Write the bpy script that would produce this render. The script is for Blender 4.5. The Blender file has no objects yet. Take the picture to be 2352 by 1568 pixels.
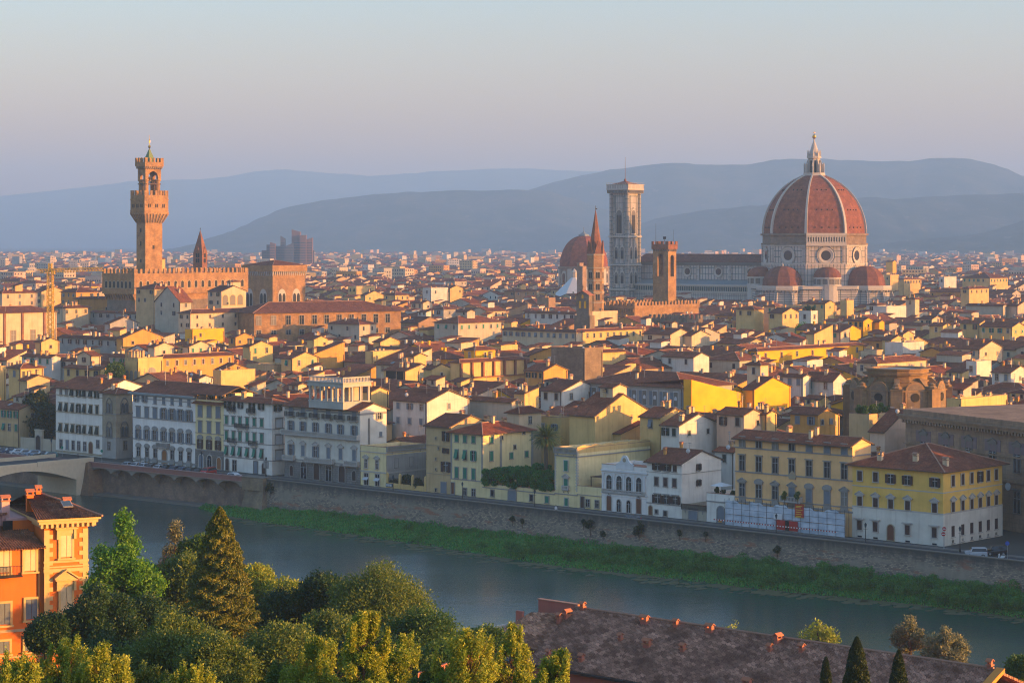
import bpy, math, random
import numpy as np
from mathutils import Vector, Matrix, noise as mnoise
R = math.radians
rnd = random.Random(7)
SC = bpy.context.scene
COL = SC.collection

# ------------------------------------------------------------------ camera, sky, sun, exposure
FP, CX, HY, CAMZ = 5230.0, 1176.0, 550.0, 54.0      # focal length and horizon on a 2352 x 1568 view of the photograph
cam = bpy.data.cameras.new('camera'); camo = bpy.data.objects.new('camera', cam); COL.objects.link(camo)
camo.location = (0, 0, CAMZ); camo.rotation_euler = (R(90), 0, 0)
cam.sensor_width = 36; cam.lens = FP/2352*36; cam.shift_y = -(784-HY)/2352
cam.clip_start = 1; cam.clip_end = 40000
SC.camera = camo

SUN_AZ, SUN_EL = R(104), R(7.0)                     # azimuth clockwise from +Y (the view), elevation
world = bpy.data.worlds.new("World"); SC.world = world; world.use_nodes = True
wn = world.node_tree; wn.nodes.clear()
wo = wn.nodes.new('ShaderNodeOutputWorld'); wb = wn.nodes.new('ShaderNodeBackground')
sky = wn.nodes.new('ShaderNodeTexSky'); sky.sky_type = 'NISHITA'; sky.sun_disc = False
sky.sun_elevation = SUN_EL; sky.sun_rotation = SUN_AZ
sky.altitude = 100; sky.air_density = 1.3; sky.dust_density = 1.6; sky.ozone_density = 2.5
tint = wn.nodes.new('ShaderNodeMix'); tint.data_type = 'RGBA'; tint.blend_type = 'MULTIPLY'; tint.inputs[0].default_value = 1
# the dawn sky: haze band near the horizon pinker, air above it bluer
wc_ = wn.nodes.new('ShaderNodeTexCoord'); ws = wn.nodes.new('ShaderNodeSeparateXYZ'); wr = wn.nodes.new('ShaderNodeValToRGB')
wn.links.new(wc_.outputs['Generated'], ws.inputs[0]); wn.links.new(ws.outputs[2], wr.inputs[0])
for e_, (p_, c_) in zip([wr.color_ramp.elements[0], wr.color_ramp.elements[1], wr.color_ramp.elements.new(.05), wr.color_ramp.elements.new(.12)],
                        [(0.0, (1.75,.98,1.04,1)), (.5, (.70,.94,1.5,1)), (.05, (1.28,.91,1.08,1)), (.12, (.90,.93,1.24,1))]): e_.position = p_; e_.color = c_
wn.links.new(wr.outputs[0], tint.inputs[7]); wn.links.new(sky.outputs[0], tint.inputs[6]); wn.links.new(tint.outputs[2], wb.inputs[0])
wb.inputs[1].default_value = 0.15
wn.links.new(wb.outputs[0], wo.inputs[0])
sl = bpy.data.lights.new('sun', 'SUN'); so = bpy.data.objects.new('sun', sl); COL.objects.link(so)
sl.energy = 4.3; sl.angle = R(0.53); sl.color = (1.0, 0.43, 0.085)
sd = Vector((math.sin(SUN_AZ)*math.cos(SUN_EL), math.cos(SUN_AZ)*math.cos(SUN_EL), math.sin(SUN_EL)))
so.rotation_euler = sd.to_track_quat('Z', 'Y').to_euler(); so.location = sd*500
SC.view_settings.view_transform = 'Standard'; SC.view_settings.look = 'None'
SC.view_settings.exposure = 1.64; SC.view_settings.gamma = 1
SC.cycles.max_bounces = 5; SC.cycles.diffuse_bounces = 2; SC.cycles.glossy_bounces = 2
SC.cycles.transmission_bounces = 2; SC.cycles.transparent_max_bounces = 6; SC.cycles.volume_bounces = 1
SC.cycles.use_denoising = True; SC.cycles.denoising_prefilter = 'NONE'; SC.cycles.filter_width = 1.15
SC.cycles.sample_clamp_indirect = 4

def Gp(px, py, z=0.0):                               # picture point -> place on the level z
    Y = FP*(CAMZ-z)/(py-HY); return ((px-CX)/FP*Y, Y)
def Wx(px, Y): return (px-CX)/FP*Y
def Wz(py, Y): return CAMZ-(py-HY)/FP*Y

# ------------------------------------------------------------------ mesh builder
class MB:
    def __init__(s): s.v = []; s.f = []; s.m = []
    def face(s, pts, m=0):
        n = len(s.v); s.v += [tuple(p) for p in pts]; s.f.append(tuple(range(n, n+len(pts)))); s.m.append(m)
    def box(s, x0, x1, y0, y1, z0, z1, m=0):
        n = len(s.v)
        s.v += [(x0,y0,z0),(x1,y0,z0),(x1,y1,z0),(x0,y1,z0),(x0,y0,z1),(x1,y0,z1),(x1,y1,z1),(x0,y1,z1)]
        for q in ((0,3,2,1),(4,5,6,7),(0,1,5,4),(1,2,6,5),(2,3,7,6),(3,0,4,7)):
            s.f.append(tuple(n+i for i in q)); s.m.append(m)
    def rbox(s, cx, cy, a, w, d, z0, z1, m=0, mt=None):            # rotated box about its centre
        c, sn = math.cos(a), math.sin(a)
        q = [(cx+x*c-y*sn, cy+x*sn+y*c) for x, y in ((-w/2,-d/2),(w/2,-d/2),(w/2,d/2),(-w/2,d/2))]
        s.prism(q, z0, z1, m, mt)
    def prism(s, poly, z0, z1, m=0, mt=None):
        n = len(poly); b = len(s.v)
        s.v += [(p[0],p[1],z0) for p in poly]+[(p[0],p[1],z1) for p in poly]
        for i in range(n):
            j = (i+1) % n; s.f.append((b+i, b+j, b+n+j, b+n+i)); s.m.append(m)
        s.f.append(tuple(range(b+n, b+2*n))); s.m.append(m if mt is None else mt)
        s.f.append(tuple(range(b+n-1, b-1, -1))); s.m.append(m)
    def loft(s, rings, m=0, cap=True):                              # rings: lists of points, same length
        b = len(s.v); n = len(rings[0])
        for r in rings: s.v += [tuple(p) for p in r]
        for k in range(len(rings)-1):
            for i in range(n):
                j = (i+1) % n
                s.f.append((b+k*n+i, b+k*n+j, b+(k+1)*n+j, b+(k+1)*n+i)); s.m.append(m)
        if cap:
            s.f.append(tuple(b+n-1-i for i in range(n))); s.m.append(m)
            s.f.append(tuple(b+(len(rings)-1)*n+i for i in range(n))); s.m.append(m)
    def lathe(s, prof, n=16, cx=0, cy=0, m=0, rot=0.0, cap=True):    # prof: (radius, z)
        s.loft([[(cx+r*math.cos(rot+2*math.pi*i/n), cy+r*math.sin(rot+2*math.pi*i/n), z) for i in range(n)] for r, z in prof], m, cap)
    def tube(s, p, q, r0, r1=None, n=5, m=0):
        if r1 is None: r1 = r0
        p, q = Vector(p), Vector(q); d = (q-p)
        if d.length < 1e-6: return
        a = d.orthogonal().normalized(); b = d.normalized().cross(a)
        s.loft([[tuple(c+(a*math.cos(t)+b*math.sin(t))*r) for t in [2*math.pi*i/n for i in range(n)]] for c, r in ((p,r0),(q,r1))], m)
    def slab(s, pts, th=0.2, m=0, me=None):                          # a sheet of roof with thickness, hung below its top face
        me = m if me is None else me
        n = len(pts); b = len(s.v)
        s.v += [tuple(p) for p in pts]+[(p[0],p[1],p[2]-th) for p in pts]
        s.f.append(tuple(range(b, b+n))); s.m.append(m)
        s.f.append(tuple(range(b+2*n-1, b+n-1, -1))); s.m.append(me)
        for i in range(n):
            j = (i+1) % n; s.f.append((b+i, b+n+i, b+n+j, b+j)); s.m.append(me)
    def arch(s, x0, x1, zs, y0, y1, rise=None, m=0, n=8, z0=None):    # solid arched panel: from z0 up to springing zs, then a curve
        rise = (x1-x0)/2 if rise is None else rise
        c = (x0+x1)/2; rr = (x1-x0)/2; z0 = zs if z0 is None else z0
        p = [(x0, z0), (x1, z0)] if z0 < zs else []
        p += [(c+rr*math.cos(math.pi*i/n), zs+rise*math.sin(math.pi*i/n)) for i in range(n+1)]
        b = len(s.v); k = len(p)
        s.v += [(x, y0, z) for x, z in p]+[(x, y1, z) for x, z in p]
        s.f.append(tuple(range(b, b+k))); s.m.append(m)
        s.f.append(tuple(range(b+2*k-1, b+k-1, -1))); s.m.append(m)
        for i in range(k):
            j = (i+1) % k; s.f.append((b+i, b+k+i, b+k+j, b+j)); s.m.append(m)
    def poly_y(s, pts, y0, y1, m=0):                                  # outline in x,z pushed from y0 to y1
        b = len(s.v); k = len(pts)
        s.v += [(x, y0, z) for x, z in pts]+[(x, y1, z) for x, z in pts]
        s.f.append(tuple(range(b, b+k))); s.m.append(m)
        s.f.append(tuple(range(b+2*k-1, b+k-1, -1))); s.m.append(m)
        for i in range(k):
            j = (i+1) % k; s.f.append((b+i, b+k+i, b+k+j, b+j)); s.m.append(m)
    def add(s, o, M):                                                 # add another builder through a matrix
        b = len(s.v); s.v += [tuple(M @ Vector(p)) for p in o.v]
        s.f += [tuple(b+i for i in f) for f in o.f]; s.m += o.m
    def mesh(s, name, mats, smooth=False):
        me = bpy.data.meshes.new(name)
        nf = len(s.f)
        tot = np.array([len(f) for f in s.f], dtype=np.int32)
        idx = np.fromiter((i for f in s.f for i in f), dtype=np.int32, count=int(tot.sum()))
        co = np.array(s.v, dtype=np.float32)
        return fill_mesh(me, co, idx, tot, np.array(s.m, dtype=np.int32), mats, smooth)
    def build(s, name, mats, parent=None, smooth=False):
        if not isinstance(mats, (list, tuple)): mats = [mats]
        return link(name, s.mesh(name, mats, smooth), parent)

def fill_mesh(me, co, idx, tot, mi, mats, smooth=False, uv=True):
    me.vertices.add(len(co)); me.vertices.foreach_set('co', co.ravel())
    me.loops.add(len(idx)); me.loops.foreach_set('vertex_index', idx)
    start = np.zeros(len(tot), dtype=np.int32); start[1:] = np.cumsum(tot)[:-1]
    me.polygons.add(len(tot)); me.polygons.foreach_set('loop_start', start); me.polygons.foreach_set('loop_total', tot)
    if mi is not None: me.polygons.foreach_set('material_index', mi)
    me.polygons.foreach_set('use_smooth', np.full(len(tot), smooth))
    if uv:
        a, b, c = co[idx[start]], co[idx[start+1]], co[idx[start+2]]
        nrm = np.cross(b-a, c-a); ln = np.linalg.norm(nrm, axis=1, keepdims=True); ln[ln == 0] = 1; nrm = nrm/ln
        t = np.stack([-nrm[:,1], nrm[:,0], np.zeros(len(nrm))], 1); tl = np.linalg.norm(t, axis=1)
        flat = tl < 0.05; t[flat] = (1, 0, 0); tl[flat] = 1; t = t/tl[:,None]
        sv = np.cross(nrm, t); sv[flat] = (0, 1, 0)
        fi = np.repeat(np.arange(len(tot)), tot); p = co[idx]
        uvs = np.stack([(p*t[fi]).sum(1), (p*sv[fi]).sum(1)], 1).astype(np.float32)
        l = me.uv_layers.new(name='UVMap'); l.data.foreach_set('uv', uvs.ravel())
    for m in mats: me.materials.append(m)
    me.update(); return me

def link(name, data, parent=None, loc=None, rz=None):
    o = bpy.data.objects.new(name, data); COL.objects.link(o)
    if parent is not None: o.parent = parent
    if loc is not None: o.location = loc
    if rz is not None: o.rotation_euler = (0, 0, rz)
    return o
def tag(o, label=None, cat=None, group=None, kind=None):
    if label: o['label'] = label
    if cat: o['category'] = cat
    if group: o['group'] = group
    if kind: o['kind'] = kind
    return o
def thing(name, label, cat, loc=(0,0,0), rz=0, group=None):
    o = link(name, None, None, loc, rz); o.empty_display_size = 1
    return tag(o, label, cat, group)
def struct(name, mb, mats, smooth=False):
    o = mb.build(name, mats, None, smooth); o['kind'] = 'structure'; return o

# ------------------------------------------------------------------ materials
class NT:
    def __init__(s, name, rough=0.85, spec=0.25):
        s.mat = bpy.data.materials.new(name); s.mat.use_nodes = True
        s.t = s.mat.node_tree; s.t.nodes.clear()
        s.o = s.n('ShaderNodeOutputMaterial'); s.b = s.n('ShaderNodeBsdfPrincipled')
        s.l(s.b.outputs[0], s.o.inputs[0])
        s.b.inputs['Roughness'].default_value = rough; s.b.inputs['Specular IOR Level'].default_value = spec
    def n(s, k, **kw):
        x = s.t.nodes.new(k)
        for a, b in kw.items(): setattr(x, a, b)
        return x
    def l(s, a, b): s.t.links.new(a, b)
    def coord(s, kind='Object', scale=(1,1,1)):
        c = s.n('ShaderNodeTexCoord'); m = s.n('ShaderNodeMapping'); m.inputs['Scale'].default_value = scale
        s.l(c.outputs[kind], m.inputs[0]); return m.outputs[0]
    def noise(s, vec, scale, detail=3, rough=0.55):
        x = s.n('ShaderNodeTexNoise'); x.inputs['Scale'].default_value = scale; x.inputs['Detail'].default_value = detail
        x.inputs['Roughness'].default_value = rough; s.l(vec, x.inputs['Vector']); return x.outputs[0]
    def ramp(s, fac, a, b, c0=(0,0,0,1), c1=(1,1,1,1)):
        x = s.n('ShaderNodeValToRGB'); e = x.color_ramp.elements
        e[0].position = a; e[1].position = b; e[0].color = c0; e[1].color = c1
        s.l(fac, x.inputs[0]); return x.outputs[0]
    def mix(s, fac, a, b, mode='MIX'):
        x = s.n('ShaderNodeMix', data_type='RGBA', blend_type=mode)
        for k, v in ((0, fac), (6, a), (7, b)):
            if hasattr(v, 'links'): s.l(v, x.inputs[k])
            elif k == 0: x.inputs[0].default_value = v
            else: x.inputs[k].default_value = tuple(v)[:3]+(1,)
        return x.outputs[2]
    def objrand(s): return s.n('ShaderNodeObjectInfo').outputs['Random']
    def bump(s, h, strength=0.3, dist=0.05):
        x = s.n('ShaderNodeBump'); x.inputs['Strength'].default_value = strength; x.inputs['Distance'].default_value = dist
        s.l(h, x.inputs['Height']); s.l(x.outputs[0], s.b.inputs['Normal'])
    def col(s, c):
        if hasattr(c, 'links'): s.l(c, s.b.inputs['Base Color'])
        else: s.b.inputs['Base Color'].default_value = tuple(c)[:3]+(1,)
def dk(c, k): return tuple(x*k for x in c[:3])

def plaster(name, c, dirt=0.45, brown=0.5):
    t = NT(name, 0.9, 0.15)
    big = t.ramp(t.noise(t.coord('Object', (.25,.25,.35)), 1.0, 4), .35, .7)
    a = t.mix(big, c, dk(c, .80))
    streak = t.ramp(t.noise(t.coord('Object', (1.6,1.6,.12)), 1.0, 4, .65), .5, .78)
    sx = t.n('ShaderNodeMath', operation='MULTIPLY'); t.l(streak, sx.inputs[0]); sx.inputs[1].default_value = dirt
    a = t.mix(sx.outputs[0], a, (c[0]*.50, c[1]*.45, c[2]*.42))
    pt = t.ramp(t.noise(t.coord('Object', (.6,.6,.6)), 1.0, 6, .7), .62, .72)
    px = t.n('ShaderNodeMath', operation='MULTIPLY'); t.l(pt, px.inputs[0]); px.inputs[1].default_value = brown*.6
    a = t.mix(px.outputs[0], a, (c[0]*.62+.02, c[1]*.5+.02, c[2]*.45+.02))
    t.col(a); return t.mat
def plain(name, c, rough=.7, spec=.3, metal=0, var=.15):
    t = NT(name, rough, spec); t.b.inputs['Metallic'].default_value = metal
    t.col(t.mix(t.noise(t.coord('Object'), 1.3, 3), c, dk(c, 1-var*2))); return t.mat
def tiles(name, c1, c2, bw=.24, bh=.42, mortar=.5, moss=.4, dust=None, bump=.6):
    t = NT(name, .92, .1)
    uv = t.coord('UV')
    br = t.n('ShaderNodeTexBrick'); br.offset = 0.5; br.inputs['Scale'].default_value = 1
    br.inputs['Brick Width'].default_value = bw; br.inputs['Row Height'].default_value = bh
    br.inputs['Mortar Size'].default_value = .022; br.inputs['Mortar Smooth'].default_value = .4; br.inputs['Bias'].default_value = 0
    br.inputs['Color1'].default_value = c1+(1,); br.inputs['Color2'].default_value = c2+(1,)
    br.inputs['Mortar'].default_value = dk(c2, mortar)+(1,)
    t.l(uv, br.inputs['Vector'])
    a = t.mix(t.ramp(t.noise(t.coord('Object', (.35,.35,.35)), 1, 5, .65), .38, .7), br.outputs[0], dk(c2, .62))
    m2 = t.ramp(t.noise(t.coord('Object', (1.1,1.1,1.1)), 1, 5, .7), .55, .68)
    mm = t.n('ShaderNodeMath', operation='MULTIPLY'); t.l(m2, mm.inputs[0]); mm.inputs[1].default_value = moss
    a = t.mix(mm.outputs[0], a, dust or (.30,.25,.20))
    hue = t.mix(t.objrand(), (.75,.74,.8), (1.18,1.05,.95)); a = t.mix(1.0, a, hue, 'MULTIPLY')
    t.col(a)
    w = t.n('ShaderNodeTexWave', wave_type='BANDS', bands_direction='X', wave_profile='SIN')
    w.inputs['Scale'].default_value = .314/bw; t.l(uv, w.inputs['Vector'])
    t.bump(w.outputs[1], bump, .12); return t.mat
def masonry(name, c1, c2, mortar, bw=.6, bh=.3, ms=.02, big=.3, bumpk=.4, stain=(.2,.17,.14), sk=.5):
    t = NT(name, .93, .1); uv = t.coord('UV')
    br = t.n('ShaderNodeTexBrick'); br.inputs['Scale'].default_value = 1
    br.inputs['Brick Width'].default_value = bw; br.inputs['Row Height'].default_value = bh
    br.inputs['Mortar Size'].default_value = ms; br.inputs['Mortar Smooth'].default_value = .3
    br.inputs['Color1'].default_value = c1+(1,); br.inputs['Color2'].default_value = c2+(1,); br.inputs['Mortar'].default_value = mortar+(1,)
    t.l(uv, br.inputs['Vector'])
    a = t.mix(t.ramp(t.noise(t.coord('Object', (big,big,big)), 1, 5, .65), .35, .72), br.outputs[0], dk(c2, .6))
    st = t.ramp(t.noise(t.coord('Object', (1.1,1.1,.15)), 1, 5, .65), .5, .75)
    sm = t.n('ShaderNodeMath', operation='MULTIPLY'); t.l(st, sm.inputs[0]); sm.inputs[1].default_value = sk
    a = t.mix(sm.outputs[0], a, stain); t.col(a)
    t.bump(t.noise(uv, 3.0, 4), bumpk, .08); return t.mat
def leafmat(name, c1, c2, c3=None, trans=.35, gloss=.35):
    t = NT(name, .55, gloss)
    a = t.mix(t.ramp(t.noise(t.coord('Object'), .55, 4, .6), .35, .65), c1, c2)
    if c3: a = t.mix(t.ramp(t.noise(t.coord('Object'), 4.0, 3, .7), .5, .7), a, c3)
    a = t.mix(1.0, a, t.mix(t.noise(t.coord('Object'), 9.0, 2), (.6,.6,.6), (1.35,1.35,1.2)), 'MULTIPLY')
    t.col(a)
    tr = t.n('ShaderNodeBsdfTranslucent'); t.l(a, tr.inputs[0])
    mx = t.n('ShaderNodeMixShader'); mx.inputs[0].default_value = trans
    t.l(t.b.outputs[0], mx.inputs[1]); t.l(tr.outputs[0], mx.inputs[2]); t.l(mx.outputs[0], t.o.inputs[0])
    return t.mat

M = {}
WALLC = dict(c=(.62,.48,.31), y=(.66,.45,.18), Y=(.82,.41,.02), o=(.60,.31,.08), w=(.64,.60,.52), g=(.36,.35,.32),
             b=(.33,.22,.13), p=(.66,.46,.32), k=(.55,.39,.20), r=(.50,.20,.10), s=(.47,.42,.32))
for k, c in WALLC.items(): M['w_'+k] = plaster('plaster_'+k, c, .55 if k != 'Y' else .15, .8 if k != 'Y' else .2)
CN = dict(c='cream', y='pale yellow', Y='bright yellow', o='orange', w='white', g='grey stone', b='brown stone', p='peach', k='ochre', r='red', s='beige')
M['tile'] = tiles('roof_tiles', (.33,.125,.068), (.19,.074,.045), moss=.35)
M['tile2'] = tiles('roof_tiles_old', (.27,.11,.065), (.15,.065,.043), moss=.5)
M['tile3'] = tiles('roof_tiles_red', (.30,.098,.052), (.18,.06,.036), moss=.2)
M['tileF'] = tiles('roof_tiles_lichen', (.80,.46,.30), (.25,.125,.08), bw=.42, bh=.62, moss=.15, dust=(.60,.46,.34), bump=.9)
M['tileV'] = tiles('roof_tiles_villa', (.40,.18,.09), (.17,.08,.05), bw=.28, bh=.40, moss=.35, bump=.5)
M['ridge'] = plain('ridge_tile', (.36,.20,.13)); M['fascia'] = plain('eave_wood', (.10,.065,.045))
M['stone'] = plain('grey_stone', (.30,.29,.265)); M['stoneL'] = plain('light_stone', (.50,.47,.42)); M['stoneD'] = plain('dark_stone', (.18,.165,.14))
M['sand'] = plain('sandstone_trim', (.40,.33,.22))
M['glass'] = plain('window_glass', (.018,.022,.028), .12, .6); M['glassB'] = plain('window_glass_blue', (.05,.08,.10), .15, .6)
M['glassS'] = plain('skylight_glass', (.10,.42,.50), .2, .6)
M['curtain'] = plain('window_curtain', (.22,.20,.17))
M['sh_g'] = plain('shutter_green', (.01,.20,.13)); M['sh_d'] = plain('shutter_dark_green', (.012,.035,.03)); M['sh_b'] = plain('shutter_brown', (.055,.028,.024))
M['sh_u'] = plain('shutter_grey_blue', (.17,.21,.25)); M['sh_w'] = plain('shutter_white', (.55,.58,.60)); M['sh_c'] = plain('shutter_cream', (.70,.60,.36))
M['wood'] = plain('door_wood', (.16,.06,.03)); M['woodD'] = plain('door_dark', (.05,.025,.02)); M['woodO'] = plain('door_orange_wood', (.30,.12,.03))
M['iron'] = plain('wrought_iron', (.02,.02,.022), .5); M['metal'] = plain('pale_metal', (.35,.36,.37), .4, .5, .3)
M['whitep'] = plain('white_paint', (.72,.73,.72)); M['red'] = plain('red_paint', (.45,.03,.02)); M['terra'] = plain('terracotta', (.42,.16,.08))
M['rooflead'] = plain('lead_sheet', (.22,.27,.29), .5, .4)
M['brick'] = masonry('warm_brown_masonry', (.47,.28,.12), (.33,.19,.085), (.36,.23,.12), .8, .4)
M['brickD'] = masonry('grey_brown_masonry', (.27,.21,.15), (.19,.15,.11), (.16,.13,.10), .7, .35)
M['brickR'] = masonry('red_brick', (.34,.15,.075), (.24,.10,.055), (.22,.13,.09), .5, .25)
M['dark'] = plain('dark_opening', (.012,.011,.01))
M['gold'] = plain('gilded_copper', (.75,.45,.08), .3, .5, 1)
M['copper'] = plain('green_copper', (.16,.24,.08), .6)
# ------------------------------------------------------------------ windows (made once per size, shared by every copy)
WIN = {}
def win_meshes(w, h, frame, fill, sh, fm):
    key = (round(w,1), round(h,1), frame, fill, sh, fm)
    if key in WIN: return WIN[key]
    w, h = key[0], key[1]; out = []
    f = MB(); t = .16 if w < 1.6 else .22
    arched = frame in 'rR'
    if frame in 'fltabB':
        f.box(-w/2-t, -w/2, -.10, .03, -.05, h+t); f.box(w/2, w/2+t, -.10, .03, -.05, h+t); f.box(-w/2, w/2, -.10, .03, h, h+t)
    if frame in 'ltaB': f.box(-w/2-t-.12, w/2+t+.12, -.32, .03, h+t, h+t+.16)
    if frame == 't':
        b = h+t+.16; q = w/2+t+.22
        f.poly_y([(-q, b), (q, b), (0, b+.30*q+.30)], -.26, .03); f.poly_y([(-q-.1, b+.02), (0, b+.30*q+.32), (q+.1, b+.02), (q+.1, b+.18), (0, b+.30*q+.52), (-q-.1, b+.18)], -.36, .02)
    if frame == 'a':
        b = h+t+.16; q = w/2+t+.22; f.arch(-q, q, b, -.26, .03, rise=.62*q); f.arch(-q-.1, q+.1, b+.1, -.2, .02, rise=.62*q+.12)
    if arched:
        n = 9; r0, r1 = w/2, w/2+t
        zs = h-w/2
        f.box(-r1, -r0, -.09, .03, 0, zs); f.box(r0, r1, -.09, .03, 0, zs)
        for i in range(n):
            a0, a1 = math.pi*i/n, math.pi*(i+1)/n
            q = [(r0*math.cos(a0), zs+r0*math.sin(a0)), (r1*math.cos(a0), zs+r1*math.sin(a0)), (r1*math.cos(a1), zs+r1*math.sin(a1)), (r0*math.cos(a1), zs+r0*math.sin(a1))]
            f.poly_y([(x, z) for x, z in q], -.09, .03)
    if fill != 'D': f.box(-w/2-t-.04, w/2+t+.04, -.22, .03, -.17, -.05)
    else: f.box(-w/2-t, w/2+t, -.20, .03, -.1, .02)
    out.append(('window' if fill != 'D' else 'door', f.mesh('window_surround', [M[fm]]), None))
    p = MB()
    if arched: p.arch(-w/2, w/2, h-w/2, -.03, .02, z0=0)
    else: p.box(-w/2, w/2, -.03, .02, 0, h)
    if fill in 'doqp':
        g = {'d': M['glass'], 'o': M['glass'], 'p': M['dark'], 'q': M['curtain']}[fill]
        if fill in 'doq' and h > 1.3:
            p.box(-.035, .035, -.05, -.031, 0, h if not arched else h-w/2, 1); p.box(-w/2, w/2, -.05, -.031, h*.66, h*.66+.05, 1)
        out.append(('pane', p.mesh('window_pane', [g, M['sh_w']]), None))
    if fill == 'c':
        q = MB()
        if arched: q.arch(-w/2, w/2, h-w/2, -.07, .02, z0=0)
        else:
            q.box(-w/2, -.02, -.07, .02, 0, h); q.box(.02, w/2, -.07, .02, 0, h)
            for k in range(int(h/.28)): q.box(-w/2+.08, w/2-.08, -.09, -.071, .1+k*.28, .2+k*.28)
        out.append(('shutter', q.mesh('closed_shutters', [M[sh]]), None))
    if fill == 'D': out.append(('leaf', p.mesh('door_leaf', [M[sh]]), None))
    if fill == 'o':
        q = MB(); sw = w*.5; q.box(-sw/2, sw/2, -.12, -.04, 0, h)
        for k in range(int(h/.3)): q.box(-sw/2+.07, sw/2-.07, -.14, -.121, .08+k*.3, .2+k*.3)
        me = q.mesh('open_shutter', [M[sh]])
        out.append(('shutter', me, (-w/2-sw/2, -.03, 0))); out.append(('shutter', me, (w/2+sw/2, -.03, 0)))
    if fill == 'p':
        q = MB(); a = .45*h
        q.face([(-w/2,-.08,h),(w/2,-.08,h),(w/2,-.08-a*.55,.12*h),(-w/2,-.08-a*.55,.12*h)]); q.face([(-w/2,-.12-a*.55,.12*h),(w/2,-.12-a*.55,.12*h),(w/2,-.12,h),(-w/2,-.12,h)])
        q.face([(-w/2,-.08,h),(-w/2,-.08-a*.55,.12*h),(-w/2,-.12-a*.55,.12*h),(-w/2,-.12,h)]); q.face([(w/2,-.08-a*.55,.12*h),(w/2,-.08,h),(w/2,-.12,h),(w/2,-.12-a*.55,.12*h)])
        out.append(('shutter', q.mesh('propped_shutters', [M[sh]]), None))
    WIN[key] = out; return out
def window(parent, x, z, w, h, frame='f', fill='d', sh='sh_b', fm='stone', side='f', at=0.0, name=None):
    out = win_meshes(w, h, frame, fill, sh, fm)
    loc = (x, at, z) if side == 'f' else (at, x, z)
    root = link(name or out[0][0], out[0][1], parent, loc, 0 if side == 'f' else R(90))
    for nm, me, off in out[1:]: link(nm, me, root, off)
    return root
def balcony(parent, x, z, w, side='f', at=0.0, dep=.8, mat='iron', solid=False, h=1.0):
    b = MB()
    b.box(-w/2, w/2, -dep, 0, -.15, 0, 1)
    if solid:
        b.box(-w/2, w/2, -dep, -dep+.14, h-.14, h); b.box(-w/2, w/2, -dep, -dep+.14, 0, .14)
        n = max(3, int(w/.32))
        for i in range(n): b.box(-w/2+.06+(w-.12)*(i+.5)/n-.07, -w/2+.06+(w-.12)*(i+.5)/n+.07, -dep+.02, -dep+.12, .14, h-.14)
        for sx in (-1, 1): b.box(sx*w/2-(.2 if sx > 0 else 0), sx*w/2+(0 if sx > 0 else .2), -dep-.02, 0, 0, h+.03)
    else:
        b.box(-w/2, w/2, -dep, -dep+.05, h-.06, h)
        for sx in (-1, 1): b.box(sx*w/2-.025, sx*w/2+.025, -dep, 0, h-.06, h)
        n = int(w/.16)
        for i in range(n+1): b.box(-w/2+w*i/n-.025, -w/2+w*i/n+.025, -dep, -dep+.05, 0, h)
        for sx in (-1, 1):
            for j in range(4): b.box(sx*w/2-.025, sx*w/2+.025, -dep+j*dep/4, -dep+j*dep/4+.05, 0, h)
    for sx in (-.35, .35): b.face([(w*sx-.1,-dep*.8,-.15),(w*sx+.1,-dep*.8,-.15),(w*sx+.1,0,-.75),(w*sx-.1,0,-.75)], 1)
    return link('balcony', b.mesh('balcony', [M[mat], M['stone']]), parent, (x, at, z) if side == 'f' else (at, x, z), 0 if side == 'f' else R(90))
# ------------------------------------------------------------------ roofs, chimneys, roof gear
def chimney_mesh(w, d, h, hood=True, mats=('w_k', 'ridge')):
    b = MB(); b.box(-w/2, w/2, -d/2, d/2, -1.4, h); b.box(-w/2-.09, w/2+.09, -d/2-.09, d/2+.09, h, h+.12, 1)
    if hood:
        for sx in (-1, 1): b.box(sx*(w/2-.06)-.06, sx*(w/2-.06)+.06, -d/2, d/2, h+.12, h+.42)
        b.slab([(-w/2-.12,-d/2-.12,h+.42),(w/2+.12,-d/2-.12,h+.42),(w/2+.12,0,h+.66),(-w/2-.12,0,h+.66)], .08, 1)
        b.slab([(w/2+.12,d/2+.12,h+.42),(-w/2-.12,d/2+.12,h+.42),(-w/2-.12,0,h+.66),(w/2+.12,0,h+.66)], .08, 1)
    return b.mesh('chimney', [M[m] for m in mats])
CH = [chimney_mesh(.7,.7,1.0), chimney_mesh(1.1,.7,1.2), chimney_mesh(.6,.6,1.4, False, ('w_c','ridge')), chimney_mesh(.9,.7,.9, True, ('w_c','ridge')), chimney_mesh(.5,.5,.8, True, ('w_o','terra'))]
def ant_mesh(h, k):
    b = MB(); b.tube((0,0,-.4),(0,0,h),.055,.045,4)
    for i in range(k):
        z = h-.15-i*.45; L = .9-.15*i
        b.tube((-L/2,0,z),(L/2,0,z),.02,.02,4)
        for j in range(5): b.tube((-L/2+L*j/4,-.25,z),(-L/2+L*j/4,.25,z),.014,.014,3)
    return b.mesh('antenna', [M['metal']])
ANT = [ant_mesh(2.6,2), ant_mesh(3.4,3), ant_mesh(2.0,1)]
def dish_mesh():
    b = MB(); b.tube((0,0,-.3),(0,0,.5),.03,.03,4)
    b.loft([[(r*math.cos(a), -.05-(.45-r)*.35, .62+r*math.sin(a)+y*0) for a in [2*math.pi*i/10 for i in range(10)]] for r, y in ((.45,0),(.3,0),(.05,0))])
    return b.mesh('satellite_dish', [M['sh_w']])
DISH = dish_mesh()
def skylight_mesh():
    b = MB(); b.box(-.5,.5,-.7,.7,0,.1); b.box(-.42,.42,-.62,.62,.101,.12,1); return b.mesh('roof_window', [M['metal'], M['glassB']])
SKYL = skylight_mesh()

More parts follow.
